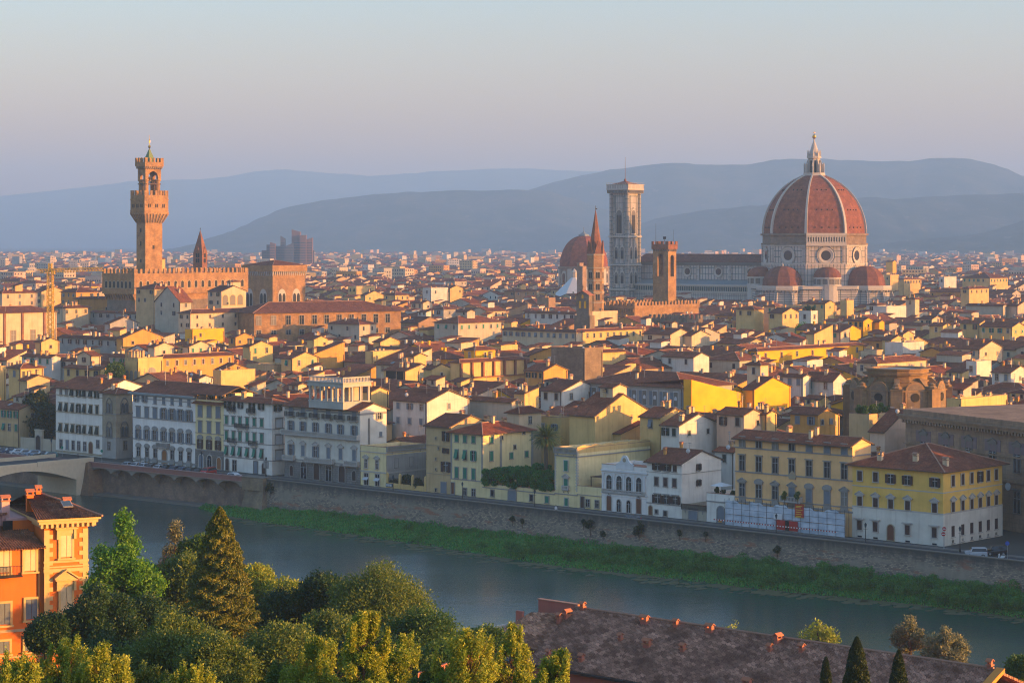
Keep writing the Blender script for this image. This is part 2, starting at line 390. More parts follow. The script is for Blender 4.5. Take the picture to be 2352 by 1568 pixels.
def roof_mb(kind, w, d, h, s=.33, o=.6, hipx=None):
    """roof of a w x d block with eaves at h; returns builder, extra wall faces, height function"""
    b = MB(); wall = []; th = .22
    if kind == 'x':
        r = d/2*s; e = h-o*s
        b.slab([(-.25,-o,e),(w+.25,-o,e),(w+.25,d/2,h+r),(-.25,d/2,h+r)], th, 0, 2); b.slab([(w+.25,d+o,e),(-.25,d+o,e),(-.25,d/2,h+r),(w+.25,d/2,h+r)], th, 0, 2)
        b.box(-.25, w+.25, d/2-.12, d/2+.12, h+r-.02, h+r+.10, 1)
        b.box(-.27, -.05, -o, d+o, e-.3, e-.299, 2)
        wall = [[(w,0,h-th*0),(w,d,h),(w,d/2,h+r-th)], [(0,d,h),(0,0,h),(0,d/2,h+r-th)]]
        zf = lambda x, y: h + (r - abs(y-d/2)*s)
    elif kind == 'y':
        r = w/2*s; e = h-o*s
        b.slab([(-o,d+.25,e),(-o,-.35,e),(w/2,-.35,h+r),(w/2,d+.25,h+r)], th, 0, 2); b.slab([(w+o,-.35,e),(w+o,d+.25,e),(w/2,d+.25,h+r),(w/2,-.35,h+r)], th, 0, 2)
        b.box(w/2-.12, w/2+.12, -.35, d+.25, h+r-.02, h+r+.10, 1)
        wall = [[(0,0,h),(w,0,h),(w/2,0,h+r-th)], [(w,d,h),(0,d,h),(w/2,d,h+r-th)]]
        zf = lambda x, y: h + (r - abs(x-w/2)*s)
    elif kind == 'h':
        e = h; W, D = w+2*o, d+2*o; m = min(W, D)/2; r = m*s
        if W >= D: p, q = (-o+m, -o+D/2), (w+o-m, -o+D/2)
        else: p, q = (-o+W/2, -o+m), (-o+W/2, d+o-m)
        P, Q = (p[0],p[1],h+r), (q[0],q[1],h+r); A, B_, C, D_ = (-o,-o,e), (w+o,-o,e), (w+o,d+o,e), (-o,d+o,e)
        if W >= D: fs = [[A,B_,Q,P],[B_,C,Q],[C,D_,P,Q],[D_,A,P]]; hips = [(A,P),(B_,Q),(C,Q),(D_,P),(P,Q)]
        else: fs = [[A,B_,P],[B_,C,Q,P],[C,D_,Q],[D_,A,P,Q]]; hips = [(A,P),(B_,P),(C,Q),(D_,Q),(P,Q)]
        for f in fs: b.face(f, 0)
        b.face([D_,C,B_,A], 2)
        b.box(-o, w+o, -o-.03, -o+.09, e-.14, e-.002, 2); b.box(w+o-.09, w+o+.03, -o, d+o, e-.15, e-.003, 2)
        for u, v in hips: b.tube((u[0],u[1],u[2]+.03), (v[0],v[1],v[2]+.03), .13, .13, 5, 1)
        zf = lambda x, y: h + s*max(0, min(x+o, w+o-x, y+o, d+o-y))
    elif kind == 'p':                                   # lean-to falling to the front
        r = d*s*.8
        b.slab([(-.3,-o,h-o*s*.8),(w+.3,-o,h-o*s*.8),(w+.3,d+.2,h+r),(-.3,d+.2,h+r)], th, 0, 2)
        wall = [[(w,0,h),(w,d,h),(w,d,h+r-th)], [(0,d,h),(0,0,h),(0,d,h+r-th)], [(w,d,h),(0,d,h),(0,d,h+r-th),(w,d,h+r-th)]]
        zf = lambda x, y: h + y*s*.8
    else:                                               # flat terrace with a parapet
        b.box(.25, w-.25, .25, d-.25, h-.15, h, 3)
        for a in ((0,w,0,.25),(0,w,d-.25,d),(0,.25,.25,d-.25),(w-.25,w,.25,d-.25)): b.box(a[0],a[1],a[2],a[3],h-.01,h+.75,4)
        b.box(-.05, w+.05, -.05, .30, h+.75, h+.84, 1); b.box(w-.30, w+.05, .30, d, h+.75, h+.84, 1)
        zf = lambda x, y: h
    return b, wall, zf

THETA = R(-42.7); UX, UY = math.cos(THETA), math.sin(THETA); VX, VY = -UY, UX
FOOT = []                                              # oriented footprints already taken: (cx, cy, half u, half v)
def take(C, w, d, rz, pad=.6):
    cx = C[0]+math.cos(rz)*w/2-math.sin(rz)*d/2; cy = C[1]+math.sin(rz)*w/2+math.cos(rz)*d/2
    k = abs(math.sin(rz-THETA)); k2 = abs(math.cos(rz-THETA))
    hu = (w*k2+d*k)/2+pad; hv = (w*k+d*k2)/2+pad
    FOOT.append((cx*UX+cy*UY, cx*VX+cy*VY, hu, hv))
def free(cx, cy, hu, hv, lim=.80):
    a, b = cx*UX+cy*UY, cx*VX+cy*VY
    for p, q, r, t in FOOT:
        if abs(a-p) < (hu+r)*lim and abs(b-q) < (hv+t)*lim: return False
    return True
T0 = (-116.0, 578.0)
def FL(px):                                            # the line of the quay fronts: distance along it for a picture column
    k = (px-CX)/FP; return (k*T0[1]-T0[0])/(UX-k*UY)
def FP_(t): return (T0[0]+UX*t, T0[1]+UY*t)
def Yfront(px): return FP_(FL(px))[1]
ZR = dict(a=(0,569.6,.25), b=(551.3,569.6,.25), c=(1102.5,569.6,.25), d=(1690.5,569.6,.28125), e=(0,826.9,.25), f=(477.8,826.9,.25),
          g=(955.5,826.9,.25), h=(1286.3,918.8,.25), i=(1764,918.8,.25), P=(0,0,1))
def zx(r, u): return ZR[r][0]+u*ZR[r][2]
def zy(r, v): return ZR[r][1]+v*ZR[r][2]
HOUSES = []
def solve(pL, pC, pR, py, h, rz, Y=None):
    if Y is None:
        Y = FP*(CAMZ-h)/(py-HY)
        Y = max(Y, Yfront(pC)+20)
    h = Wz(py, Y); X = Wx(pC, Y)
    ux, uy = math.cos(rz), math.sin(rz); vx, vy = -uy, ux
    k = (pL-CX)/FP; w = (X-k*Y)/(ux-k*uy); k = (pR-CX)/FP; d = (k*Y-X)/(vx-k*vy)
    return X, Y, h, w, d
def roofgear(rr, w, d, zf, rn, lots=1.0, gear=None):
    n = rn.choice((1,2,2,3)) if lots else 0
    for _ in range(n):
        x, y = rn.uniform(.15,.85)*w, rn.uniform(.15,.85)*d
        link('chimney', rn.choice(CH), rr, (x, y, zf(x,y)), rn.choice((0, R(90))))
    for _ in range(rn.choice((0,1,1,2)) if lots else 0):
        x, y = rn.uniform(.1,.9)*w, rn.uniform(.2,.8)*d
        link('antenna', rn.choice(ANT), rr, (x, y, zf(x,y)), rn.uniform(0,3))
    if rn.random() < .28*lots:
        x, y = rn.uniform(.1,.9)*w, rn.uniform(.1,.5)*d
        link('satellite_dish', DISH, rr, (x, y, zf(x,y)), R(40))
def house(C, w, d, h, rz, kind, wc, tile='tile', s=.33, o=.55, name='house', rows=None, cols=None, sh=None, sidew=True, fm=None, gear=1, info=None, seed=None, trim=True):
    rn = random.Random(seed if seed is not None else int(C[0]*13+C[1]*7))
    root = thing(name, '', 'house', (C[0], C[1], 0), rz)
    rb, wall, zf = roof_mb(kind, w, d, h, s, o)
    wb_ = MB(); wb_.prism([(0,0),(w,0),(w,d),(0,d)], 0, h-.02)
    for f in wall: wb_.face(f)
    wb_.build('wall', M['w_'+wc] if 'w_'+wc in M else M[wc], root)
    wm = M['w_'+wc] if 'w_'+wc in M else M[wc]
    rr = rb.build('roof' if kind != 't' else 'terrace', [M[tile], M['ridge'], M['fascia'], M['terra'], wm], root)
    if gear: roofgear(rr, w, d, zf, rn, gear)
    if gear and kind != 't' and rn.random() < .34 and w > 7 and d > 7:           # a raised room with its own little roof
        aw, ad, ah = rn.uniform(2.6, min(6, w*.5)), rn.uniform(2.6, min(5, d*.5)), rn.uniform(1.4, 2.4); ax, ay = rn.uniform(.1,.5)*w, rn.uniform(.35,.55)*d; zt_ = zf(ax+aw/2, ay)+ah
        q = MB(); q.box(ax, ax+aw, ay, ay+ad, h-.3, zt_); e = q.build('raised_room', M['w_'+rn.choice('cyws')], rr)
        k2 = rn.choice('xhp'); b2, wl, _ = roof_mb(k2, aw, ad, zt_, .3, .35); q = b2
        for f in wl: q.face(f, 3)
        link('raised_roof', q.mesh('raised_roof', [M[tile], M['ridge'], M['fascia'], e.data.materials[0]]), e, (ax, ay, 0))
        for i in range(max(1, int(aw/2))): window(e, ax+aw*(i+.5)/max(1, int(aw/2)), zt_-1.3, .7, .9, 'f', 'd', 'sh_b', 'stone', 'f', ay-.02)
    if kind != 't' and rn.random() < .3 and w > 8 and kind == 'x':
        x = rn.uniform(.25,.75)*w; q = link('roof_window', SKYL, rr, (x, d*.25, zf(x,d*.25)+.05)); q.rotation_euler = (math.atan(s), 0, 0)
    sh = sh or rn.choice(('sh_b','sh_b','sh_u','sh_g','sh_d','sh_b'))
    fm = fm or rn.choice(('stone','sand','stoneL'))
    ww = rn.choice((.9, 1.0)); wh = rn.choice((1.4,1.6,1.7))
    if rows is None: rows = max(1, min(3, int((h-5)/3.3)))
    zt = h-.75-wh
    if w > 3.5:
        n = cols if cols else max(1, int(w/3.3))
        for r_ in range(rows):
            z = zt-r_*3.4
            if z < .8: break
            for i in range(n):
                if not cols and rn.random() < .15: continue
                window(root, w*(i+.5)/n+rn.uniform(-.15,.15), z, ww, wh, 'f' if rn.random() < .6 else 'b', rn.choice('cccodop' if sh != 'sh_b' else 'ccodod'), sh, fm, 'f', -.02)
    if sidew and d > 4:
        n = sidew if isinstance(sidew, int) and sidew > 1 else (max(1, int(d/5.5)) if kind != 'x' else rn.choice((1,1,2,2)))
        for r_ in range(min(rows, 2)):
            z = zt-r_*3.4
            if z < .8: break
            for i in range(n):
                if sidew is True and rn.random() < .3: continue
                window(root, d*(i+.5)/n+rn.uniform(-.2,.2), z, ww*.9, wh*(.6 if kind == 'x' and sidew is True else .95), 'f', rn.choice('ddcc'), sh, fm, 's', w+.02)
    if kind == 't' and gear and w > 5 and rn.random() < .5:      # potted plants and an awning on some terraces
        pass
    if rn.random() < .6: q = MB(); q.box(w-.42, w-.28, -.14, -.01, 0, h-.3); q.box(w+.01, w+.14, d-.5, d-.36, 0, h-.3); q.build('drainpipe', M['fascia'], root)
    take(C, w, d, rz)
    px = CX+FP*(C[0]+math.cos(rz)*w)/(C[1]+math.sin(rz)*w)
    HOUSES.append(dict(o=root, px=px, py=HY+FP*(CAMZ-h)/(C[1]+math.sin(rz)*w), wc=wc, kind=kind, w=w, d=d, h=h, info=info, rows=rows, sh=sh, tile=tile))
    return root
VIS = []                                              # picture spans that nearer filler houses must leave open: (left, right, lowest open row, distance)
def H(r, uL, uC, uR, vE, h, wc, kind='x', rz=None, Y=None, info=None, vis=4.6, **kw):
    rz = THETA if rz is None else rz
    pL, pC, pR, py = zx(r,uL), zx(r,uC), zx(r,uR), zy(r,vE)
    X, Y, h, w, d = solve(pL, pC, pR, py, h, rz, Y)
    VIS.append((pL, pR, py+vis*FP/Y, Y))
    w = min(max(w, 3.5), 75); d = min(max(d, 3.5), 75)
    if pC-pL < 4: w = max(w, 7)
    if pR-pC < 4: d = max(d, 8)
    C = (X-math.cos(rz)*w, Y-math.sin(rz)*w)
    return house(C, w, d, h, rz, kind, wc, info=info, **kw)
# ------------------------------------------------------------------ ground, river, quay, hills
QW = [(-260, 674), (-100.5, 541), (-55, 504), (84.2, 374.6), (330, 146)]   # river face of the quay wall
def qoff(k):                                           # quay line moved k metres inland
    return [(x+.678*k, y+.735*k) for x, y in QW]
def qat(px, k=0.0):                                    # point of the quay line under a picture column
    s = (px-CX)/FP; q = qoff(k)
    for (x0,y0),(x1,y1) in zip(q, q[1:]):
        den = (x1-x0)-s*(y1-y0)
        t = (s*y0-x0)/den
        if -0.001 <= t <= 1.001 and y0+(y1-y0)*t > 0: return (x0+(x1-x0)*t, y0+(y1-y0)*t)
    return q[0]
g = MB(); q = qoff(.3)
g.face([(-6100, 20300, 0), (-6100, 674, 0)]+[(x, y, 0) for x, y in q]+[(6100, 146, 0), (6100, 20300, 0)])
t = NT('city_ground', .95, .1); t.col(t.mix(t.noise(t.coord('Object', (.02,.02,.02)), 1, 5), (.09,.08,.07), (.05,.06,.05)))
struct('ground', g, [t.mat])
t = NT('asphalt', .9, .2); t.col(t.mix(t.noise(t.coord('Object', (.4,.4,.4)), 1, 6, .7), (.055,.055,.058), (.04,.04,.044))); M['asphalt'] = t.mat
t = NT('pavement_stone', .9, .2); t.col(t.mix(t.noise(t.coord('Object', (.6,.6,.6)), 1, 5, .7), (.17,.16,.145), (.12,.115,.105))); M['pave'] = t.mat
a, b = qoff(.35), qoff(13.2)
rd = MB()
for i in range(len(a)-1): rd.face([(a[i][0],a[i][1],.01),(a[i+1][0],a[i+1][1],.01),(b[i+1][0],b[i+1][1],.01),(b[i][0],b[i][1],.01)])
struct('road', rd, [M['asphalt']])
pv = MB()
for k0, k1 in ((.4, 1.9), (9.6, 11.6)):
    a, b = qoff(k0), qoff(k1)
    for i in range(len(a)-1):
        p = [a[i], a[i+1], b[i+1], b[i]]
        pv.prism(p, .012, .14)
struct('pavement', pv, [M['pave']])
mk = MB(); a, b = qoff(7.2), qoff(7.32)
for i in range(len(a)-1): mk.face([(a[i][0],a[i][1],.016),(a[i+1][0],a[i+1][1],.016),(b[i+1][0],b[i+1][1],.016),(b[i][0],b[i][1],.016)])
struct('road_marking', mk, [M['whitep']])
# water
w_ = MB(); w_.face([(-500, 150, -6.5), (420, 20, -6.5), (420, 260, -6.5), (-500, 900, -6.5)][::1])
t = NT('river_water', .10, .5); t.b.inputs['IOR'].default_value = 1.25
nn = t.noise(t.coord('Object', (.012,.03,.02)), 1, 4, .6)
t.col(t.mix(t.ramp(nn, .35, .7), (.014,.050,.046), (.024,.070,.058)))
wv = t.noise(t.coord('Object', (1.1,2.4,1)), 1, 5, .62)
wv2 = t.noise(t.coord('Object', (.25,.5,1)), 1, 3, .5)
sx = t.n('ShaderNodeMath', operation='ADD'); t.l(wv, sx.inputs[0]); t.l(wv2, sx.inputs[1])
t.bump(sx.outputs[0], .16, .2)
rr_ = t.n('ShaderNodeMapRange'); t.l(t.ramp(t.noise(t.coord('Object', (.02,.05,.02)), 1, 3), .4, .65), rr_.inputs[0]); rr_.inputs[3].default_value = .06; rr_.inputs[4].default_value = .2
t.l(rr_.outputs[0], t.b.inputs['Roughness'])
o = w_.build('river_water', [t.mat]); o['kind'] = 'structure'
# river bed under everything near the water
bd = MB(); bd.face([(-700, 100, -9.5), (500, -20, -9.5), (500, 300, -9.5), (-700, 950, -9.5)])
struct('river_bed', bd, [plain('river_mud', (.08,.07,.05))])

# quay walls: brick arcade part at the left, tall rough wall at the right
M['quayL'] = masonry('quay_brick', (.30,.19,.13), (.20,.14,.10), (.25,.20,.16), .5, .22, .02, .35, .5, (.12,.10,.09), .55)
def quay_mat(name):
    t = NT(name, .95, .1); uv = t.coord('UV'); ob = t.coord('Object')
    br = t.n('ShaderNodeTexBrick'); br.inputs['Scale'].default_value = 1; br.inputs['Brick Width'].default_value = .55; br.inputs['Row Height'].default_value = .28
    br.inputs['Mortar Size'].default_value = .03; br.inputs['Color1'].default_value = (.36,.29,.21,1); br.inputs['Color2'].default_value = (.14,.12,.10,1); br.inputs['Mortar'].default_value = (.13,.12,.10,1)
    t.l(uv, br.inputs['Vector'])
    pl = t.mix(t.noise(t.coord('Object', (.8,.8,.5)), 1, 5, .7), (.31,.27,.205), (.17,.145,.11))
    msk = t.ramp(t.noise(t.coord('Object', (.08,.08,.35)), 1, 5, .62),   .50, .60)
    a = t.mix(msk, br.outputs[0], pl)
    rd_ = t.ramp(t.noise(t.coord('Object', (.11,.11,.5)), 1, 6, .7), .56, .63)
    a = t.mix(rd_, a, (.26,.13,.08))
    # tide and soot bands follow the height of the wall
    sp = t.n('ShaderNodeSeparateXYZ'); t.l(ob, sp.inputs[0])
    ad = t.n('ShaderNodeMath', operation='MULTIPLY_ADD'); t.l(t.noise(t.coord('Object', (.9,.9,.12)), 1, 5, .7), ad.inputs[0]); ad.inputs[1].default_value = 3.2; t.l(sp.outputs[2], ad.inputs[2])
    top = t.ramp(ad.outputs[0], .0, 1.0)
    mr = t.n('ShaderNodeMapRange'); t.l(ad.outputs[0], mr.inputs[0]); mr.inputs[1].default_value = 9.4; mr.inputs[2].default_value = 11.4
    a = t.mix(mr.outputs[0], a, (.075,.073,.066))
    mr2 = t.n('ShaderNodeMapRange'); t.l(ad.outputs[0], mr2.inputs[0]); mr2.inputs[1].default_value = 6.6; mr2.inputs[2].default_value = 5.2
    a = t.mix(mr2.outputs[0], a, (.12,.115,.10))
    t.col(a); t.bump(t.noise(uv, 2.5, 5, .7), .7, .12); return t.mat
M['quayR'] = quay_mat('quay_rough_wall')
P0, P1, P2, P3, P4 = QW
def along(p, q):
    L = math.dist(p, q); a = math.atan2(q[1]-p[1], q[0]-p[0]); return L, a
# right wall
L, a = along(P2, P4)
root = thing('quay_wall', 'long tall rough river wall with dark parapet and patches of brick', 'river wall', (P2[0], P2[1], -9), a)
b = MB(); n = 60; prof = [(-1.3, 0), (-.15, 9.0), (-.15, 10.05), (.45, 10.05), (.45, 0)]
b.loft([[(L*i/n, y, z) for y, z in prof] for i in range(n+1)][::-1])
b.build('masonry', M['quayR'], root)
b = MB(); b.box(0, L, -.25, .55, 10.055, 10.2); b.build('coping', M['stoneD'], root)
take((P2[0], P2[1]), L, .5, a)
# left wall with blind arches carrying the pavement
L, a = along(P0, P2); Lb = math.dist(P1, P2)
root = thing('arcaded_quay_wall', 'brick river wall with shallow blind arches under a red parapet', 'river wall', (P0[0], P0[1], -9), a)
b = MB(); b.loft([[(x, y, z) for y, z in [(1.6,0),(2.4,9.0),(2.9,9.0),(2.9,0)]] for x in (L, 0)]); b.build('masonry', M['quayL'], root)
b = MB(); b.box(0, L, -1.2, 2.6, 0, 3.0); b.build('footing', M['stoneD'], root)
na = 8; x0 = L-Lb; sp = Lb/na; ar = MB()
for i in range(-6, na):
    xa = x0+i*sp+.35; xb = x0+(i+1)*sp-.35; xm = (xa+xb)/2; ra = (xb-xa)/2; k = 12
    if xa < 0: continue
    arc = [(xm+ra*math.cos(math.pi*j/k), 7.9+.95*math.sin(math.pi*j/k)) for j in range(k+1)]        # right to left
    for (ax, az), (bx, bz) in zip(arc, arc[1:]):
        ar.face([(bx, .02, bz), (ax, .02, az), (ax, .02, 9.05), (bx, .02, 9.05)]); ar.face([(ax, .02, az), (bx, .02, bz), (bx, 2.3, bz-.1), (ax, 2.3, az-.1)])
    ar.face([(xa-.7, .02, 9.05), (xa-.7, .02, 7.9), (xa, .02, 7.9), (xa, .02, 9.05)]); ar.face([(xb, .02, 7.9), (xb, .02, 9.05), (xb, .02, 9.05)][:3])
    ar.loft([[(xa-.7, .02, 7.9),(xa, .02, 7.9),(xa, 1.9, 7.9),(xa-.7, 1.9, 7.9)], [(xa-.45, 1.9, 6.4),(xa-.25, 1.9, 6.4),(xa-.25, 2.1, 6.4),(xa-.45, 2.1, 6.4)]][::-1])
ar.box(0, L, .02, 3.0, 9.05, 9.15)
ar.build('arches', plain('arch_stone', (.27,.23,.18)), root)
b = MB(); b.box(0, L, -.12, .3, 9.16, 10.1); b.build('parapet', plain('red_parapet', (.30,.125,.10)), root)
b = MB(); b.box(0, L, -.22, .4, 10.1, 10.24); b.box(0, L, -.22, 0, 9.0, 9.155); b.build('coping', plain('pinkish_coping', (.36,.22,.19)), root)
take((P0[0], P0[1]), L, 3, a)
# bastion between the two walls
bx = thing('quay_bastion', 'stepped stone bastion where the brick quay meets the rough wall', 'bastion', (P2[0], P2[1], -9), a)
b = MB(); b.prism([(-5.5,-1.4),(1.2,-1.4),(1.2,1.0),(-5.5,1.0)], 7.5, 10.3)
b.loft([[(-7.5,-.4,0),(3.2,-4.6,0),(3.2,.5,0),(-7.5,.5,0)], [(-6.5,-.3,4.5),(1.8,-2.2,4.5),(1.8,.5,4.5),(-6.5,.5,4.5)], [(-5.5,-.2,7.5),(1.2,-1.3,7.5),(1.2,.5,7.5),(-5.5,.5,7.5)]])
b.build('masonry', masonry('bastion_stone', (.33,.25,.16), (.24,.18,.12), (.2,.17,.13), .7, .35), bx)
b = MB(); b.box(-5.6, 1.3, -1.5, 1.1, 10.3, 10.42); b.build('coping', M['stoneD'], bx)

# bridge at the left edge
bp = (P1[0]-.6, P1[1]+.4); rzb = THETA
br = thing('arch_bridge', 'pale concrete arch bridge joining the quay from the left edge', 'bridge', (bp[0], bp[1], -9), rzb)
BC = plain('bridge_concrete', (.66,.54,.37)); W_ = 15.5
b = MB(); k = 14; x0, x1 = -60, -6
prof = [(0, 10.1), (0, 0), (-3, 0)]+[(-3-30*(i/k), 6.2+3.0*math.sin(math.pi*i/k)) for i in range(0, k+1)]+[(-38, 0), (-38, 10.1)]
# deck runs toward the near bank (local -y), arch drawn in y,z
n = len(prof); s0 = len(b.v)
for xx in (-W_, 0): b.v += [(xx, y, z) for y, z in prof]
b.f.append(tuple(range(n))[::-1]); b.m.append(0); b.f.append(tuple(range(n, 2*n))); b.m.append(0)
for i in range(n): j = (i+1) % n; b.f.append((i, j, n+j, n+i)); b.m.append(0)
b.build('span', BC, br)
b = MB(); b.box(-.35, .1, -38, -14.2, 10.11, 11.0); b.box(-.35, .1, -14, 2, 10.11, 11.15); b.box(-W_, -W_+.4, -38, 2, 10.11, 11.0); b.build('parapet', BC, br)
b = MB(); b.box(-W_+.5, -.4, -38, 4, 10.105, 10.16); b.build('roadway', M['asphalt'], br)
b = MB(); b.loft([[(-W_-1,-2.5,0),(3.5,-2.5,0),(3.5,3,0),(-W_-1,3,0)], [(-W_,-1,6),(2.2,-1,6),(2.2,3,6),(-W_,3,6)], [(-W_,-.3,10),(.8,-.3,10),(.8,3,10),(-W_,3,10)]]); b.build('abutment', masonry('abutment_brick', (.31,.19,.10), (.22,.13,.08), (.2,.15,.1), .5,.25), br)

# near bank and the hillside the camera stands on
def bankx(x, y): return (x-17)*.707+(y-254)*.707       # distance past the near bank line toward the river
def zhill(x, y):
    d = -bankx(x, y)                                   # metres back from the water edge
    if d < 0: return -8.6+d*.3
    if d < 4: return -8.6+d*2.0
    z = 0.3*(1-math.exp(-(d-4)/8))
    if d > 55: z += (d-55)*.30
    return min(z, 51)
hb = MB(); nx, ny = 60, 60
pts = [[(-260+560*i/nx, 0+480*j/ny) for i in range(nx+1)] for j in range(ny+1)]
for j in range(ny+1):
    for i in range(nx+1):
        x, y = pts[j][i]; hb.v.append((x, y, zhill(x, y)+.6*mnoise.noise(Vector((x*.06, y*.06, 0)))))
for j in range(ny):
    for i in range(nx):
        k = j*(nx+1)+i
        xs_, ys_ = pts[j][i]
        if bankx(xs_, ys_) > 30: continue
        hb.f.append((k, k+1, k+nx+2, k+nx+1)); hb.m.append(0)
t = NT('hillside_soil', .95, .1); t.col(t.mix(t.noise(t.coord('Object', (.2,.2,.2)), 1, 5), (.03,.055,.02), (.06,.05,.03))); 
o = hb.build('hillside', [t.mat], None, True); o['kind'] = 'structure'

# mountains: real ridges at their distance; outline read from the photograph, slopes broken up by spurs
def lerp(pts, x):
    for (a, b), (c, d) in zip(pts, pts[1:]):
        if a <= x <= c: 
            t = (x-a)/(c-a); return b+(d-b)*t
    return pts[0][1] if x < pts[0][0] else pts[-1][1]
def hills(name, ridge, D, front, mat, seed):
    mb = MB(); nx, ny = 150, 26; x0, x1 = ridge[0][0], ridge[-1][0]
    for j in range(ny+1):
        s = j/ny
        for i in range(nx+1):
            px = x0+(x1-x0)*i/nx; X = Wx(px, D)
            H_ = Wz(lerp(ridge, px), D)
            if s <= .8: q = s/.8; yy = D-front*(1-q); prof = q**1.15*(1.25-.25*q)
            else: q = (s-.8)/.2; yy = D+600*q; prof = 1-.8*q
            n1 = mnoise.fractal(Vector((X*.0016+seed, yy*.0008, seed)), 1.0, 2.0, 5)
            n2 = mnoise.fractal(Vector((X*.01+seed, yy*.005, seed)), 1.0, 2.0, 4)
            k = math.sin(math.pi*min(1, q if s <= .8 else 0))
            z = H_*prof*(1+k*.30*n1)+k*n2*10+n2*3.0*(prof > .2)
            mb.v.append((X, yy+80*n1, z-3))
    for j in range(ny):
        for i in range(nx):
            k = j*(nx+1)+i; mb.f.append((k, k+1, k+nx+2, k+nx+1)); mb.m.append(0)
    o = mb.build(name, [mat], None, True); o['kind'] = 'structure'; return o
t = NT('mountain_cover', 1, 0)
a = t.mix(t.ramp(t.noise(t.coord('Object', (.004,.004,.004)), 1, 8, .7), .42, .62), (.018,.036,.022), (.07,.075,.055))
t.col(t.mix(t.ramp(t.noise(t.coord('Object', (.02,.02,.02)), 1, 4, .7), .62, .68), a, (.13,.12,.09)))
MT = t.mat
hills('mountain_range', [(-260,462),(-100,455),(0,448),(100,438),(200,424),(300,412),(420,410),(520,400),(600,388),(660,384),(760,392),(850,400),(930,395),(1000,388),(1080,384),(1150,381),(1210,380),(1270,384),(1360,390),(1460,396),(1600,420)], 19000, 2600, MT, 3.1)
hills('mountain_ridge', [(1000,520),(1100,470),(1180,445),(1230,428),(1270,414),(1330,398),(1400,384),(1460,375),(1500,369),(1540,367),(1600,370),(1660,371),(1720,370),(1780,362),(1850,359),(1900,360),(1960,364),(2020,366),(2080,363),(2130,358),(2180,355),(2220,357),(2270,368),(2310,382),(2340,398),(2400,402),(2500,390)], 11400, 1900, MT, 7.7)
hills('wooded_hill', [(430,572),(480,560),(520,538),(560,518),(600,497),(640,478),(690,465),(740,456),(800,448),(860,440),(930,436),(1000,434),(1060,431),(1120,432),(1190,429),(1260,434),(1330,455),(1400,480),(1500,520),(1600,560)], 10000, 1700, MT, 1.3)
hills('near_hill', [(1380,545),(1440,520),(1500,500),(1560,490),(1620,480),(1700,474),(1760,466),(1850,460),(1960,450),(2010,448),(2060,452),(2120,447),(2200,442),(2280,440),(2352,437),(2500,430)], 8600, 1400, MT, 5.2)
hills('hill_foot', [(1900,572),(1980,560),(2060,552),(2130,545),(2200,540),(2260,530),(2310,515),(2352,502),(2480,480)], 7000, 900, MT, 9.2)
# the air
hz = MB(); hz.box(-6300, 6300, -30, 20500, -14, 700)
o = hz.build('haze', []); o['kind'] = 'stuff'
hm = bpy.data.materials.new('haze'); hm.use_nodes = True; ht = hm.node_tree; ht.nodes.clear()
ho = ht.nodes.new('ShaderNodeOutputMaterial'); hv = ht.nodes.new('ShaderNodeVolumePrincipled')
hv.inputs['Color'].default_value = (.32,.60,1.0,1); hv.inputs['Density'].default_value = 1.2e-4; hv.inputs['Anisotropy'].default_value = .0
ht.links.new(hv.outputs[0], ho.inputs['Volume']); o.data.materials.append(hm)
